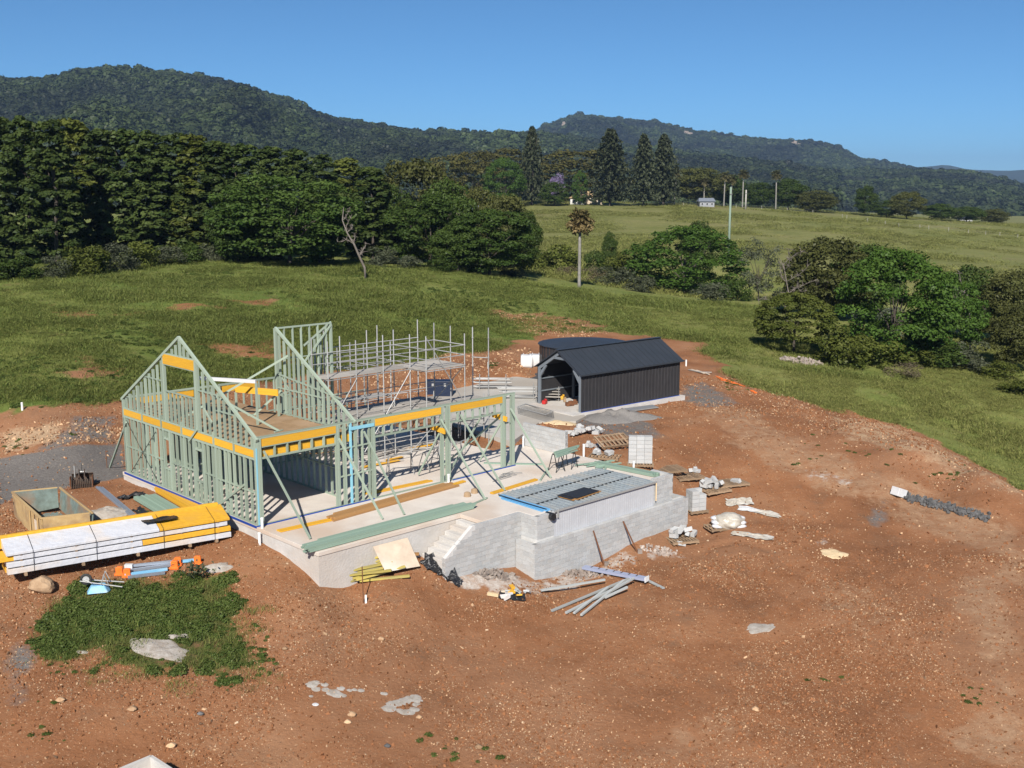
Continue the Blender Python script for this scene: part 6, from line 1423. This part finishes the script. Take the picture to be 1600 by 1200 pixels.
# ---- pallets
def pallet(lb, px, py, rz, size=(1.15, 1.1), tilt=None, n=9, mat='pallet', lift=0):
    c = gp(px, py, lift); t = thing('pallet', lb, 'pallet', c, 'wooden pallets'); M3 = Matrix.Rotation(rz, 3, 'Z')
    if tilt: M3 = M3 @ Matrix.Rotation(tilt, 3, 'X')
    def q(x, y, z): return c+M3 @ Vector((x, y, z))
    sx, sy = size; h0 = .02 if not tilt else .0
    for y in (-sy/2+.06, 0, sy/2-.06): beam('bearer', q(-sx/2, y, h0+.06), q(sx/2, y, h0+.06), .09, .09, mat, t, up=M3 @ Vector((0, 0, 1)))
    for k in range(n): x = -sx/2+.05+(sx-.1)*k/(n-1); beam('slat', q(x, -sy/2, h0+.118), q(x, sy/2, h0+.118), .085, .022, mat, t, up=M3 @ Vector((0, 0, 1)))
    for k in range(4): x = -sx/2+.05+(sx-.1)*k/3; beam('slat', q(x, -sy/2, h0+.004), q(x, sy/2, h0+.004), .085, .018, mat, t, up=M3 @ Vector((0, 0, 1)))
    return t, c, M3
pallet('brown pallet lying with its slats facing up, behind the block stack', 958, 700, .5, (1.9, 1.1), .38, 8, lift=.35)
pallet('pallet with a few loose grey blocks, left of the tall block stack', 945, 716, -.3, (1.6, 1.0))
pallet('grey weathered pallet right of the slab edge', 1043, 736, .35, (1.7, 1.2), n=12)
pallet('brown pallet just right of the green timber pack', 1074, 747, .35, (1.5, 1.15), n=10)
pallet('pallet with white split blocks near the wall stack', 1115, 768, .5, (1.5, 1.1))
pallet('farthest right pallet with one pale block on it', 1140, 757, .35, (1.7, 1.2), n=12)
pallet('pallet of broken blocks at the right end of the pool wall', 1065, 846, .3, (1.3, 1.0))
def blocks(lb, px, py, nx_, ny_, nz_, rz, lift=0, cat_='blocks', drop=0, loose=None, nm='block_stack', spread=(.8, .4)):
    c = gp(px, py, lift); t = thing(nm, lb, cat_, c); M3 = Matrix.Rotation(rz, 3, 'Z')
    if loose:
        for k in range(loose):
            p = c+M3 @ Vector((rs.uniform(-1, 1)*spread[0], rs.uniform(-1, 1)*spread[1], .1+.12*(k % 3)*(loose > 8))); p.z = max(p.z, H1(p.x, p.y)+.10+lift); a = Vector((math.cos(rs.random()*6), math.sin(rs.random()*6), rs.uniform(-.5, .5))).normalized(); beam('block', p-a*.195, p+a*.195, .19, .19, 'block', t, up=(rs.uniform(-.4, .4), rs.uniform(-.4, .4), 1))
        return t
    for k in range(nz_):
        for j in range(ny_):
            for i in range(nx_):
                if drop and k == nz_-1 and rs.random() < drop: continue
                p = M3 @ Vector(((i-(nx_-1)/2)*.4, (j-(ny_-1)/2)*.2, .1+k*.2)); a = M3 @ Vector((.195, 0, 0)); beam('block', c+p-a, c+p+a, .19, .19, 'block', t)
    return t
blocks('tall square stack of grey blocks on a pallet right of the freestanding wall', 1000, 727, 3, 2, 7, -.06, .14)
pallet('pallet under the tall square stack of grey blocks', 1000, 727, -.06, (1.35, .9))
blocks('stepped stack of grey blocks at the right corner of the pool wall', 1087, 800, 2, 3, 5, .4, .14, drop=.4); pallet('pallet under the stepped block stack at the pool wall corner', 1087, 800, .4, (1.0, .8), n=6)
blocks('loose scatter of grey blocks behind the freestanding wall', 912, 678, 0, 0, 0, .5, 0, loose=22, nm='block_heap', spread=(.9, .45))
blocks('four loose grey blocks on the soil left of the brown pallet', 932, 697, 0, 0, 0, .2, 0, loose=5, nm='block_heap', spread=(.5, .2)); blocks('row of blocks lying on the pallet left of the tall stack', 942, 714, 0, 0, 0, -.3, .16, loose=6, nm='block_heap', spread=(.5, .2))
blocks('pale loose blocks standing on the pallet right of the corner stack', 1112, 766, 0, 0, 0, .2, .2, loose=10, nm='block_heap', spread=(.55, .3)); blocks('single pale block pair on the farthest right pallet', 1148, 758, 0, 0, 0, .2, .12, loose=2, nm='block_heap', spread=(.2, .1)); blocks('two white blocks on the soil beyond the pallets', 1080, 738, 0, 0, 0, .1, 0, loose=3, nm='block_heap', spread=(.3, .15))
blocks('broken pale blocks heaped on the pallet at the pool wall end', 1066, 841, 0, 0, 0, .2, .14, loose=13, nm='block_heap', spread=(.55, .35)); blocks('one block fallen in front of the pool wall pallet', 1066, 853, 0, 0, 0, .2, 0, loose=1, nm='block_heap', spread=(.05, .05))
# ---- plastic-wrapped cement bags
c = gp(1130, 826); t = thing('wrapped_bags', 'cement bags bulging under dirty clear plastic on a pallet', 'bags', c)
for k in range(12):
    b_ = MB(); cc = c+Vector((-.15+.5*(k % 3)-.1, .25*(k//3 % 2)-.1+.1*(k//6), .16+.15*(k//6)+.14*((k//3) % 2))); bm = bmesh.new(); bmesh.ops.create_icosphere(bm, subdivisions=2, radius=1)
    b_.add([(cc.x+v_.co.x*.33*(1+.1*mnoise.noise(v_.co*2+Vector((k, 0, 0)))), cc.y+v_.co.y*.24, cc.z+v_.co.z*.11) for v_ in bm.verts], [tuple(v_.index for v_ in f_.verts) for f_ in bm.faces]); bm.free(); b_.build('bag', 'wrap_white' if k % 3 == 0 else 'white_plastic', t, smooth=True)
bm = bmesh.new(); bmesh.ops.create_icosphere(bm, subdivisions=4, radius=1); b_ = MB()
b_.add([(c.x+.28+v_.co.x*.72*(1+.18*mnoise.noise(v_.co*2.2)), c.y+.1+v_.co.y*.55*(1+.2*mnoise.noise(v_.co*2.6+Vector((5, 0, 0)))), max(c.z-.1, c.z+.32+v_.co.z*.42*(1+.25*mnoise.noise(v_.co*3+Vector((0, 3, 0)))))) for v_ in bm.verts], [tuple(v_.index for v_ in f_.verts) for f_ in bm.faces]); bm.free(); b_.build('clear_wrap', 'clear_wrap', t, smooth=True)
crumple(t, gp(1175, 838), 1.9, .5, 31, 'clear_wrap', .12, -.45, 'wrap_tail')
pallet('pallet beneath the plastic-wrapped cement bags', 1125, 826, .3, (1.3, .9), n=7)
q = gp(1114, 831, .08); o = MB().tube([q-Vector((0, 0, .07)), q+Vector((0, 0, .07))], .10, 12).build('bucket', 'blue_foam'); tag(o, 'tiny blue tub beside the wrapped cement bags', 'tub')
# ---- white foam block on the right soil
a = gp(1404, 775); o = MB().box(a+Vector((0, 0, .2)), (.62, .5, .42), Matrix.Rotation(.5, 3, 'Z') @ Matrix.Rotation(.35, 3, 'Y')).build('concrete_block', 'white_plastic', bevel=.02); tag(o, 'white concrete block at the head of the dark stone strip', 'block')
# ---- corner of a concrete pit at the bottom edge
c = at(236, 1186, -2.2); t = thing('concrete_pit', 'grey concrete pit rim poking up at the bottom edge', 'pit', c)
M3 = Matrix.Rotation(R(48), 3, 'Z'); S_ = 1.5
def CP(x, y, z): return c+M3 @ Vector((x, y, z))
for (x0, y0, x1, y1) in ((0, 0, -S_, 0), (0, 0, 0, -S_), (-S_, 0, -S_, -S_), (0, -S_, -S_, -S_)): beam('rim_wall', CP(x0, y0, -.45), CP(x1, y1, -.45), .10, 1.1, 'concrete_face', t)
MB().prism([CP(0, 0, 0), CP(-S_, 0, 0), CP(-S_, -S_, 0), CP(0, -S_, 0)], c.z-.75, c.z-.55).build('floor', 'mortar', t)
# ---- orange netting, pipes and litter on the right bank
t = thing('barrier_mesh', 'strip of orange barrier mesh lying beyond the shed', 'barrier mesh', gp(1135, 597))
for k in range(5): beam('strand', gp(1118+2*k, 588+k*1.6, .04), gp(1152+3*k, 600+k*1.2, .05), .06, .02, 'orange', t)
beam('strand', gp(1174, 611, .05), gp(1181, 615, .05), .2, .06, 'orange', t)
t = thing('timber_scrap', 'pale boards lying on the soil right of the shed', 'timber pile', gp(1090, 583))
for k in range(5): beam('board', gp(1076+4*k, 580+rs.uniform(-2, 3), .06), gp(1096+4*k, 584+rs.uniform(-2, 4), .1), .15, .04, 'plywood' if k % 2 else 'plank', t)
t = thing('steel_sections', 'grey steel sections lying along the shed slab', 'steel', gp(1000, 640))
for k in range(5): beam('section', gp(975+3*k, 641+k*.7, .08), gp(1020+2*k, 635+k*.8, .08), .12, .06, 'purlin' if k % 2 else 'galv_dull', t)
for px, py, lb, h in ((35, 641, 'short white peg in the grass above the left drive', .45), (763, 576, 'short white peg at the gravel edge beyond the scaffold', .5), (1072, 572, 'short white peg right of the shed', .5)):
    q = gp(px, py); tag(MB().tube([q-Vector((0, 0, .1)), q+Vector((0, 0, h))], .06, 8).build('marker_peg', 'pvc'), lb, 'peg')
# ================================================================== apron, shed and tank
o = MB().prism([(p.x, p.y) for p in AP], -.5, -.06).build('apron', 'apron'); kind(o, 'structure', 'pale concrete apron between house and shed')
AS = [at(x, y, -.10) for x, y in ((785, 588), (806, 570), (850, 566), (880, 590), (850, 598), (803, 588.5))]
o = MB().prism([(p.x, p.y) for p in AS], -.5, -.085).build('asphalt_strip', 'asphalt'); kind(o, 'structure', 'dark gravel strip behind the apron')
SF = Vector((4.19, 64.79, -.02)); sx_ = Vector((6.82, 5.7, 0)).normalized(); sy_ = Vector((-sx_.y, sx_.x, 0)); SL, SWd, SH, SA = 8.9, 4.0, 2.42, 3.62
def SP_(a, b, z): return SF+sx_*a+sy_*b+Vector((0, 0, z))
sh = thing('shed', 'dark grey gabled steel shed with an open front', 'shed', SP_(SL/2, SWd/2, 0))
MB().prism([SP_(-.9, -.25, 0), SP_(SL+.3, -.25, 0), SP_(SL+.3, SWd+.2, 0), SP_(-.9, SWd+.2, 0)], -.55, .0).build('slab', 'concrete_face', sh)
nsh = 30
for b_, sg in ((0, -1), (SWd, 1)):     # ribbed side cladding, sheet by sheet
    for k in range(nsh):
        a0 = SL*k/nsh; a1 = SL*(k+1)/nsh; m = MB()
        m.hexa([SP_(a0, b_, .06), SP_(a1, b_, .06), SP_(a1, b_-sg*.02, .06), SP_(a0, b_-sg*.02, .06)], [SP_(a0, b_, SH), SP_(a1, b_, SH), SP_(a1, b_-sg*.02, SH), SP_(a0, b_-sg*.02, SH)])
        m.hexa([SP_(a0, b_+sg*.03, .06), SP_(a0+.07, b_+sg*.03, .06), SP_(a0+.09, b_, .06), SP_(a0-.02, b_, .06)], [SP_(a0, b_+sg*.03, SH), SP_(a0+.07, b_+sg*.03, SH), SP_(a0+.09, b_, SH), SP_(a0-.02, b_, SH)]); m.build('wall_sheet', 'shed_dark', sh)
for k in range(13):                     # back wall
    b0, b1 = SWd*k/13, SWd*(k+1)/13; zt = lambda b: SH+(SA-SH)*(1-abs(b-SWd/2)/(SWd/2))
    MB().hexa([SP_(SL-.02, b0, .06), SP_(SL-.02, b1, .06), SP_(SL, b1, .06), SP_(SL, b0, .06)], [SP_(SL-.02, b0, zt(b0)-.03), SP_(SL-.02, b1, zt(b1)-.03), SP_(SL, b1, zt(b1)-.03), SP_(SL, b0, zt(b0)-.03)]).build('end_sheet', 'shed_dark', sh)
for b0, b1 in ((-.14, SWd/2), (SWd+.14, SWd/2)):
    z0 = SH-.07; 
    for k in range(10):
        a0 = -.18+(SL+.36)*k/10; a1 = -.18+(SL+.36)*(k+1)/10-.004
        m = MB().hexa([SP_(a0, b0, z0), SP_(a1, b0, z0), SP_(a1, b1, SA), SP_(a0, b1, SA)], [SP_(a0, b0, z0+.03), SP_(a1, b0, z0+.03), SP_(a1, b1, SA+.03), SP_(a0, b1, SA+.03)])
        for f_ in (.0, .5):
            aa = a0+(a1-a0)*f_; m.hexa([SP_(aa, b0, z0+.03), SP_(aa+.05, b0, z0+.03), SP_(aa+.05, b1, SA+.03), SP_(aa, b1, SA+.03)], [SP_(aa, b0, z0+.055), SP_(aa+.05, b0, z0+.055), SP_(aa+.05, b1, SA+.055), SP_(aa, b1, SA+.055)])
        m.build('roof_sheet', 'shed_roof', sh)
beam('ridge_cap', SP_(-.2, SWd/2, SA+.06), SP_(SL+.2, SWd/2, SA+.06), .3, .03, 'shed_roof', sh)
beam('gutter', SP_(-.2, -.19, SH-.08), SP_(SL+.2, -.19, SH-.08), .1, .09, 'shed_roof', sh)
beam('base_strip', SP_(0, -.02, .03), SP_(SL, -.02, .03), .03, .05, 'blue_strip', sh)
for a in (.06, 3.0, 6.0, SL-.15):       # portal frames with knee and apex braces
    for b_ in (.12, SWd-.12): beam('portal_column', SP_(a, b_, 0), SP_(a, b_, SH-.05), .12, .2, 'portal_steel', sh, up=sy_)
    for s_, b_ in ((1, .12), (-1, SWd-.12)):
        beam('portal_rafter', SP_(a, b_, SH-.1), SP_(a, SWd/2, SA-.14), .10, .2, 'portal_steel', sh); beam('knee_brace', SP_(a, b_+s_*.02, SH-.65), SP_(a, b_+s_*.6, SH+.12), .1, .16, 'portal_steel', sh)
    beam('apex_brace', SP_(a, SWd/2-.5, SA-.5), SP_(a, SWd/2+.5, SA-.5), .1, .14, 'portal_steel', sh)
for z in (.8, 1.6): beam('girt', SP_(0, SWd-.06, z), SP_(SL, SWd-.06, z), .05, .08, 'portal_steel', sh)
tk0 = Vector((5.15, 76.6, -.2)); tk = thing('water_tank', 'large round dark water tank behind the shed', 'tank', tk0)
m = MB(); NT = 96; TR_ = 3.2; TH = 2.8
for k in range(NT):
    r0 = TR_+(.02 if k % 2 else 0); a0, a1 = 2*math.pi*k/NT, 2*math.pi*(k+1)/NT
    m.add([tk0+Vector((r0*math.cos(a0), r0*math.sin(a0), -.3)), tk0+Vector((r0*math.cos(a1), r0*math.sin(a1), -.3)), tk0+Vector((r0*math.cos(a1), r0*math.sin(a1), TH)), tk0+Vector((r0*math.cos(a0), r0*math.sin(a0), TH))], [(0, 1, 2, 3)])
m.build('wall', 'shed_dark', tk)
for k in range(24):
    a0, a1 = 2*math.pi*k/24, 2*math.pi*(k+1)/24-.006; p = lambda r_, a, z: tk0+Vector((r_*math.cos(a), r_*math.sin(a), z))
    MB().hexa([p(TR_+.12, a0, TH), p(TR_+.12, a1, TH), p(.05, a1, TH+.42), p(.05, a0, TH+.42)], [p(TR_+.12, a0, TH+.04), p(TR_+.12, a1, TH+.04), p(.05, a1, TH+.46), p(.05, a0, TH+.46)]).build('roof_sheet', 'shed_roof', tk)
for k, (px, py, lb) in enumerate([(823, 574, 'front left'), (837, 573, 'rear right')]):
    c = gp(px, py); t = thing('bulk_bag', f'white bulk bag by the tank, {lb} one', 'bulk bag', c, 'white bulk bags')
    bm = bmesh.new(); bmesh.ops.create_cube(bm, size=1); bmesh.ops.subdivide_edges(bm, edges=bm.edges, cuts=5, use_grid_fill=True); b_ = MB()
    b_.add([(c.x+v_.co.x*.85*(1+.25*(.25-v_.co.z**2)+.06*mnoise.noise(v_.co*5+Vector((k, 0, 0)))), c.y+.4+v_.co.y*.85*(1+.25*(.25-v_.co.z**2)), c.z+.43+v_.co.z*.9+.05*mnoise.noise(v_.co*4)) for v_ in bm.verts], [tuple(v_.index for v_ in f_.verts) for f_ in bm.faces]); bm.free(); b_.build('body', 'white_plastic', t, smooth=True)
    for s in (-.3, .3): rod('loop', c+Vector((s, .1, .85)), c+Vector((s*.8, .2, 1.05)), .02, 'white_plastic', t, 6)
# ---- things in the shed mouth
t = thing('site_fence_stack', 'stack of wire mesh panels in front of the shed opening', 'fence panels', gp(835, 640)); 
for k in range(6):
    z = .1+.09*k; a = at(808, 636, z-.06); b = at(852, 648, z-.06); ac_ = Vector((.45, .9, 0)).normalized()*1.15
    for s in (0, 1): rod('panel_rail', a+ac_*s, b+ac_*s, .022, 'galv', t, 6)
    for s in (0, 1): rod('panel_end', (a if s == 0 else b), (a if s == 0 else b)+ac_, .022, 'galv', t, 6)
    for j in range(7): q = a.lerp(b, (j+.5)/7); rod('panel_wire', q, q+ac_, .008, 'galv_dull', t, 4)
t = thing('plank_trestle', 'trestle frames stacked with planks at the left of the shed mouth', 'trestle', at(850, 622, 0))
for x in (838, 873):
    for dy in (0, .7): rod('post', at(x, 628, -.03)+Vector((0, dy, 0)), at(x, 628, -.03)+Vector((0, dy, 1.0)), .025, 'galv', t, 6)
for k in range(4): beam('plank', at(838, 628, 0)+Vector((-.1, .1+.18*k, .35+.16*k)), at(873, 628, 0)+Vector((.1, .1+.18*k, .30+.14*k)), .22, .04, 'plank', t)
t = thing('tool_clutter', 'red and yellow tools scattered on the shed floor', 'tools', at(885, 628, 0))
for x, y, s, mt in ((851, 631, .4, 'red_paint'), (872, 620, .45, 'black_metal'), (879, 624, .3, 'yellow_lvl'), (882, 628, .25, 'cardboard'), (890, 634, .5, 'rust'), (897, 632, .4, 'rust'), (887, 619, .4, 'yellow_lvl')):
    p = at(x, y, 0.01); m = MB(); m.box(p+Vector((0, 0, .12)), (s, s*.6, .22), Matrix.Rotation(rs.random()*3, 3, 'Z')); m.box(p+Vector((.05, 0, .27)), (s*.5, s*.3, .1), Matrix.Rotation(rs.random()*3, 3, 'Z')); m.build('tool', mt, t, bevel=.02)
t = thing('board_stack', 'grey boards stacked along the right wall inside the shed', 'timber', SP_(1.5, .6, 0))
for k in range(6): beam('board', SP_(.1+.1*k, .4+.15*(k % 3), .05+.06*(k//3)), SP_(3.5, .4+.15*(k % 3), .05+.06*(k//3)), .14, .05, 'plank', t)
for k, (x, y, lb) in enumerate([(812, 622, 'nearer'), (770, 607, 'farther')]):
    c = at(x, y, -.05); t = thing('steel_rack', f'rack of galvanised scaffold parts on the apron, {lb} one', 'scaffold rack', c, 'racks of scaffold parts')
    for sx in (-.9, .9):
        for sy in (-.35, .35): rod('post', c+Vector((sx, sy, 0)), c+Vector((sx, sy, .95)), .025, 'galv', t, 6)
    for z in (.15, .45, .7):
        for j in range(6): rod('tube', c+Vector((-1.3+rs.uniform(-.2, .2), -.3+.12*j, z)), c+Vector((1.2+rs.uniform(-.2, .2), -.3+.12*j, z+rs.uniform(-.05, .05))), .024, 'galv_dull' if j % 2 else 'galv', t, 6)
# ================================================================== countless stones, grass and weeds
def stone_src(seed, mat):
    r = np.random.default_rng(seed); bm = bmesh.new(); bmesh.ops.create_icosphere(bm, subdivisions=1, radius=1)
    for v_ in bm.verts: v_.co *= .5+.8*r.random(); v_.co.z *= .6
    me = bpy.data.meshes.new('stone'); bm.to_mesh(me); bm.free(); me.materials.append(MATS[mat]); return me
def tuft_src(seed, n, mat, spread=.5, h=.5, w=.05, lean=.35):
    r = np.random.default_rng(seed); b = r.normal(0, spread*.5, (n, 2)); a = r.random(n)*6.283; hh = h*(.5+.7*r.random(n)); V_ = []; F_ = []; T_ = []
    for i in range(n):
        d_ = np.array([math.cos(a[i]), math.sin(a[i])]); s_ = np.array([-d_[1], d_[0]])*w*(.7+.6*r.random()); p = b[i]; l_ = lean*hh[i]*(.4+r.random())
        k = len(V_); V_ += [(*(p-s_), -.03), (*(p+s_), -.03), (*(p+d_*l_*.4+s_*.8), hh[i]*.6), (*(p+d_*l_*.4-s_*.8), hh[i]*.6), (*(p+d_*l_*1.2), hh[i])]
        F_ += [(k, k+1, k+2), (k, k+2, k+3), (k+3, k+2, k+4)]; T_ += [min(1, max(0, r.normal(.5, .28)))]*5
    me = mesh_np('tuft', V_, F_, mat); at_ = me.attributes.new('tint', 'FLOAT', 'POINT'); at_.data.foreach_set('value', np.array(T_, np.float32)); return me
def weed_src(seed, mat, n=130):
    r = np.random.default_rng(seed); d_ = r.normal(0, 1, (n, 3)); d_ /= np.linalg.norm(d_, axis=1, keepdims=True); d_[:, 2] = abs(d_[:, 2]); p = d_*np.array([.5, .5, .42])*(.5+.5*r.random((n, 1)))
    return card_mesh('weed', [cards(p, d_+np.array([0, 0, .6]), .12+.12*r.random(n), .6, np.clip(r.normal(.45, .25, n), 0, 1), r=r)], mat)
def euler(n, flat=True): return np.column_stack([rng.normal(0, .12, n) if flat else rng.random(n)*6.28, rng.normal(0, .12, n) if flat else rng.random(n)*6.28, rng.random(n)*6.283])
def sample(n, x0, x1, y0, y1): return x0+(x1-x0)*rng.random(n), y0+(y1-y0)*rng.random(n)
def off_slab(x, y, m=.2):
    du = (x-HO.x)*HU.x+(y-HO.y)*HU.y; dv = (x-HO.x)*HV.x+(y-HO.y)*HV.y
    s = ((du > -.2-m) & (du < 18.1+m) & (dv > -4.45-m) & (dv < 12.2+m)) | ((du > 4.8-m) & (du < 19+m) & (dv > -7.1-m) & (dv < -4))
    e = (x-SF.x)*sx_.x+(y-SF.y)*sx_.y; f = (x-SF.x)*sy_.x+(y-SF.y)*sy_.y
    s |= (e > -1) & (e < SL+.4) & (f > -.3) & (f < SWd+.3); s |= np.hypot(x-tk0.x, y-tk0.y) < TR_+.3
    ap = [(p.x, p.y) for p in AP]; s |= inside(ap, x, y)
    return ~s
pm('stone_dark', (.24, .15, .09), (.16, .09, .05), scale=3, rough=.95, rand=.4)
pm('stone_pale', (.50, .38, .26), (.38, .27, .17), scale=3, rough=.95, rand=.3)
STONES = [stone_src(900+i, mt) for i, mt in enumerate(('stone', 'stone', 'stone_dark', 'stone', 'stone_pale', 'stone', 'stone_dark', 'stone'))]
def stones(n, x0, x1, y0, y1, s0, s1, name, label, dens=None, srcs=None, pw=3.0, emb=.15):
    x, y = sample(n, x0, x1, y0, y1); k = off_slab(x, y, .05) & (rng.random(n) < soil_mask(x, y)*(1-weed_mask(x, y))*(.25+1.3*sstep(.38, .62, fbm(x*.22, y*.22, 3, 77)))*(1-.75*soft(DRIVE, x, y, .5, .5, .6, 31)))
    if dens is not None: k &= dens(x, y)
    x, y = x[k], y[k]; m = len(x); s = s0+(s1-s0)*rng.random(m)**pw; z = hgt(x, y)+s*emb
    scatter(name, np.column_stack([x, y, z]), euler(m, False), np.column_stack([s*(.8+.5*rng.random(m)), s*(.7+.4*rng.random(m)), s*(.6+.4*rng.random(m))]), srcs or STONES, label=label)
stones(130000, -24, 26, 24, 46, .012, .042, 'soil_stones', 'countless small tan stones over the near red soil', pw=2.6)
CLODS = [stone_src(960+i, 'clod') for i in range(4)]
stones(70000, -24, 26, 24, 46, .02, .075, 'soil_clods', 'crumbly clods of red soil over the near ground', srcs=CLODS, pw=2.2)
stones(40000, -30, 40, 44, 80, .03, .10, 'soil_clods', 'crumbly clods of red soil over the farther ground', srcs=CLODS, pw=2.2)
stones(52000, -30, 40, 44, 80, .02, .075, 'soil_stones', 'countless tan stones over the farther red soil', pw=3)
stones(1500, -24, 26, 24, 46, .035, .10, 'soil_stones', 'scattered larger stones over the near red soil', pw=3.5)
bank = [poly_px(p) for p in ([(0, 680), (60, 662), (120, 655), (192, 670), (192, 692), (110, 696), (0, 712)], [(740, 545), (830, 545), (830, 590), (700, 600), (600, 615), (560, 590)], [(760, 485), (850, 490), (960, 520), (900, 530), (800, 520)], [(1280, 640), (1390, 664), (1470, 695), (1600, 770), (1600, 800), (1400, 720), (1300, 690)])]
for k, b_ in enumerate(bank):
    xs_ = [p[0] for p in b_]; ys_ = [p[1] for p in b_]; x, y = sample((1800, 4200, 4200, 2200)[k], min(xs_), max(xs_), min(ys_), max(ys_)); q = inside(b_, x, y) & off_slab(x, y, .05); x, y = x[q], y[q]; m = len(x); s = .02+(.13, .13, .10, .06)[k]*rng.random(m)**4
    scatter('bank_stones', np.column_stack([x, y, hgt(x, y)+s*.1]), euler(m, False), np.column_stack([s, s*.8, s*.7]), STONES, label=['broken stone on the bank above the left drive', 'broken stone on the cut behind the scaffold', 'broken stone on the bare patch in the pasture', 'broken stone on the right spoil bank'][k])
# grass
TUFTL = [tuft_src(925+i, 60, 'grass_light', .75, .13, .010, 1.5) for i in range(4)]
TUFT = [tuft_src(920+i, 60, 'grass_blade', .75, .15, .010, 1.3) for i in range(5)]
def grass(n, x0, x1, y0, y1, s0, s1, name, label, srcs=TUFT, power=1.5):
    x, y = sample(n, x0, x1, y0, y1); g_ = 1-soil_mask(x, y); k = off_slab(x, y, .1) & (rng.random(n) < g_*(.10+.90*sstep(.38, .57, fbm(x*.24, y*.24, 4, 55)))); k &= np.abs(x) < .5*y+6
    x, y = x[k], y[k]; m = len(x); s = (s0+(s1-s0)*rng.random(m)**power)*(.55+1.0*fbm(x*.12, y*.12, 3, 66))
    scatter(name, np.column_stack([x, y, hgt(x, y)]), euler(m), np.column_stack([s*1.4, s*1.4, s]), srcs, label=label)
grass(95000, -45, 10, 52, 90, .35, .95, 'grass', 'green pasture grass behind the house')
grass(80000, -65, 30, 88, 135, .5, 1.3, 'grass', 'green pasture grass up to the grove')
grass(60000, 8, 62, 58, 120, .35, 1.1, 'grass', 'light green pasture grass right of the shed', TUFTL)
grass(16000, 18, 62, 38, 60, .35, 1.0, 'grass', 'light green grass below the right spoil bank', TUFTL)
x, y = sample(70000, -30, 330, 150, 470); k = (np.abs(x) < .52*y+10) & (x > -.05*y) & (rng.random(70000) < sstep(.40, .62, fbm(x*.05, y*.05, 5, 57))); x, y = x[k], y[k]; m = len(x); s = .8+1.8*rng.random(m)**2
scatter('grass', np.column_stack([x, y, hgt(x, y)]), euler(m), np.column_stack([s*2, s*2, s]), TUFTL, label='tussocky grass over the far pasture')
# weeds in the foreground patch and along edges
WEEDS = [weed_src(940+i, 'leaf_weed') for i in range(4)]
wx = [p[0] for p in WEED]; wy = [p[1] for p in WEED]; x, y = sample(9000, min(wx)-1, max(wx)+1, min(wy)-1, max(wy)+1); k = (rng.random(9000) < weed_mask(x, y)*(.06+.94*sstep(.36, .5, fbm(x*.8, y*.8, 4, 88)))) & off_slab(x, y, .6)
for px, py, rr_ in ((250, 1015, .95), (272, 995, .3), (287, 994, .25)): c = gp(px, py); k &= np.hypot(x-c.x, (y-c.y)*1.5) > rr_
c = gp(155, 925); k &= np.hypot(x-c.x, y-c.y) > .6
x, y = x[k], y[k]; m = len(x); s = (.12+.42*rng.random(m)**2.2)
scatter('weeds', np.column_stack([x, y, hgt(x, y)]), euler(m), np.column_stack([s, s, s*(.6+.5*rng.random(m))]), WEEDS, label='patch of low green weeds in the left foreground')
x, y = sample(9000, min(wx)-1.5, max(wx)+1.5, min(wy)-1.5, max(wy)+1.5); k = (rng.random(9000) < .10+.30*weed_mask(x, y)) & (soft(WEED, x, y, 1.6, 1.8, .9, 23) > .35) & off_slab(x, y, .6)
for px, py, rr_ in ((250, 1015, .95), (155, 925, .5)): c = gp(px, py); k &= np.hypot(x-c.x, (y-c.y)*1.3) > rr_
x, y = x[k], y[k]; m = len(x); s = .3+.6*rng.random(m)**2
scatter('weeds', np.column_stack([x, y, hgt(x, y)]), euler(m), np.column_stack([s*.8, s*.8, s]), TUFT, label='grass blades growing through the weed patch')
x, y = sample(9000, -60, 12, 56, 125); k = (np.abs(x) < .5*y+4) & (rng.random(9000) < (1-soil_mask(x, y))*sstep(.46, .60, fbm(x*.16, y*.16, 4, 97))); x, y = x[k], y[k]; m = len(x); s = .25+.55*rng.random(m)**2
scatter('weeds', np.column_stack([x, y, hgt(x, y)]), euler(m), np.column_stack([s*1.3, s*1.3, s*.6]), WEEDS, label='darker weed clumps through the pasture behind the house')
pts = []
for px, py, sx, sy, n in ((395, 1030, 30, 30, 25), (400, 990, 20, 40, 10), (110, 1045, 60, 15, 14), (1140, 600, 18, 12, 60), (1350, 705, 60, 25, 14), (1490, 740, 60, 20, 18), (1240, 726, 6, 3, 4), (1290, 700, 60, 40, 6), (1520, 1090, 40, 15, 9), (1290, 1060, 30, 6, 6), (860, 565, 14, 6, 40), (770, 570, 10, 4, 30), (20, 690, 30, 15, 20), (115, 680, 5, 5, 6), (700, 1165, 90, 30, 12), (60, 1130, 60, 50, 12), (230, 795, 10, 10, 10)):
    for _ in range(n): q = gp(px+rng.normal(0, sx*.5), min(1195, py+rng.normal(0, sy*.5))); pts.append(tuple(q))
pts = np.array(pts); k = off_slab(pts[:, 0], pts[:, 1], .3); pts = pts[k]; m = len(pts); s = .08+.22*rng.random(m)**1.5
scatter('weeds', pts, euler(m), np.column_stack([s*1.2, s*1.2, s*.6]), WEEDS, label='stray weeds dotted over the bare soil')
# ================================================================== haze over the valley
hz = MB().box((0, 3000, 190), (17000, 20000, 460)).build('haze', 'pvc'); hz.data.materials.clear()
m, nt, n, l = _nt('haze'); out = n.new('ShaderNodeOutputMaterial'); vol = n.new('ShaderNodeVolumePrincipled'); l.new(vol.outputs[0], out.inputs['Volume'])
vol.inputs['Color'].default_value = (.45, .66, 1.0, 1); vol.inputs['Density'].default_value = 9.0e-5; vol.inputs['Anisotropy'].default_value = .1
hz.data.materials.append(m); kind(hz, 'stuff', 'thin blue haze in the air over the valley');
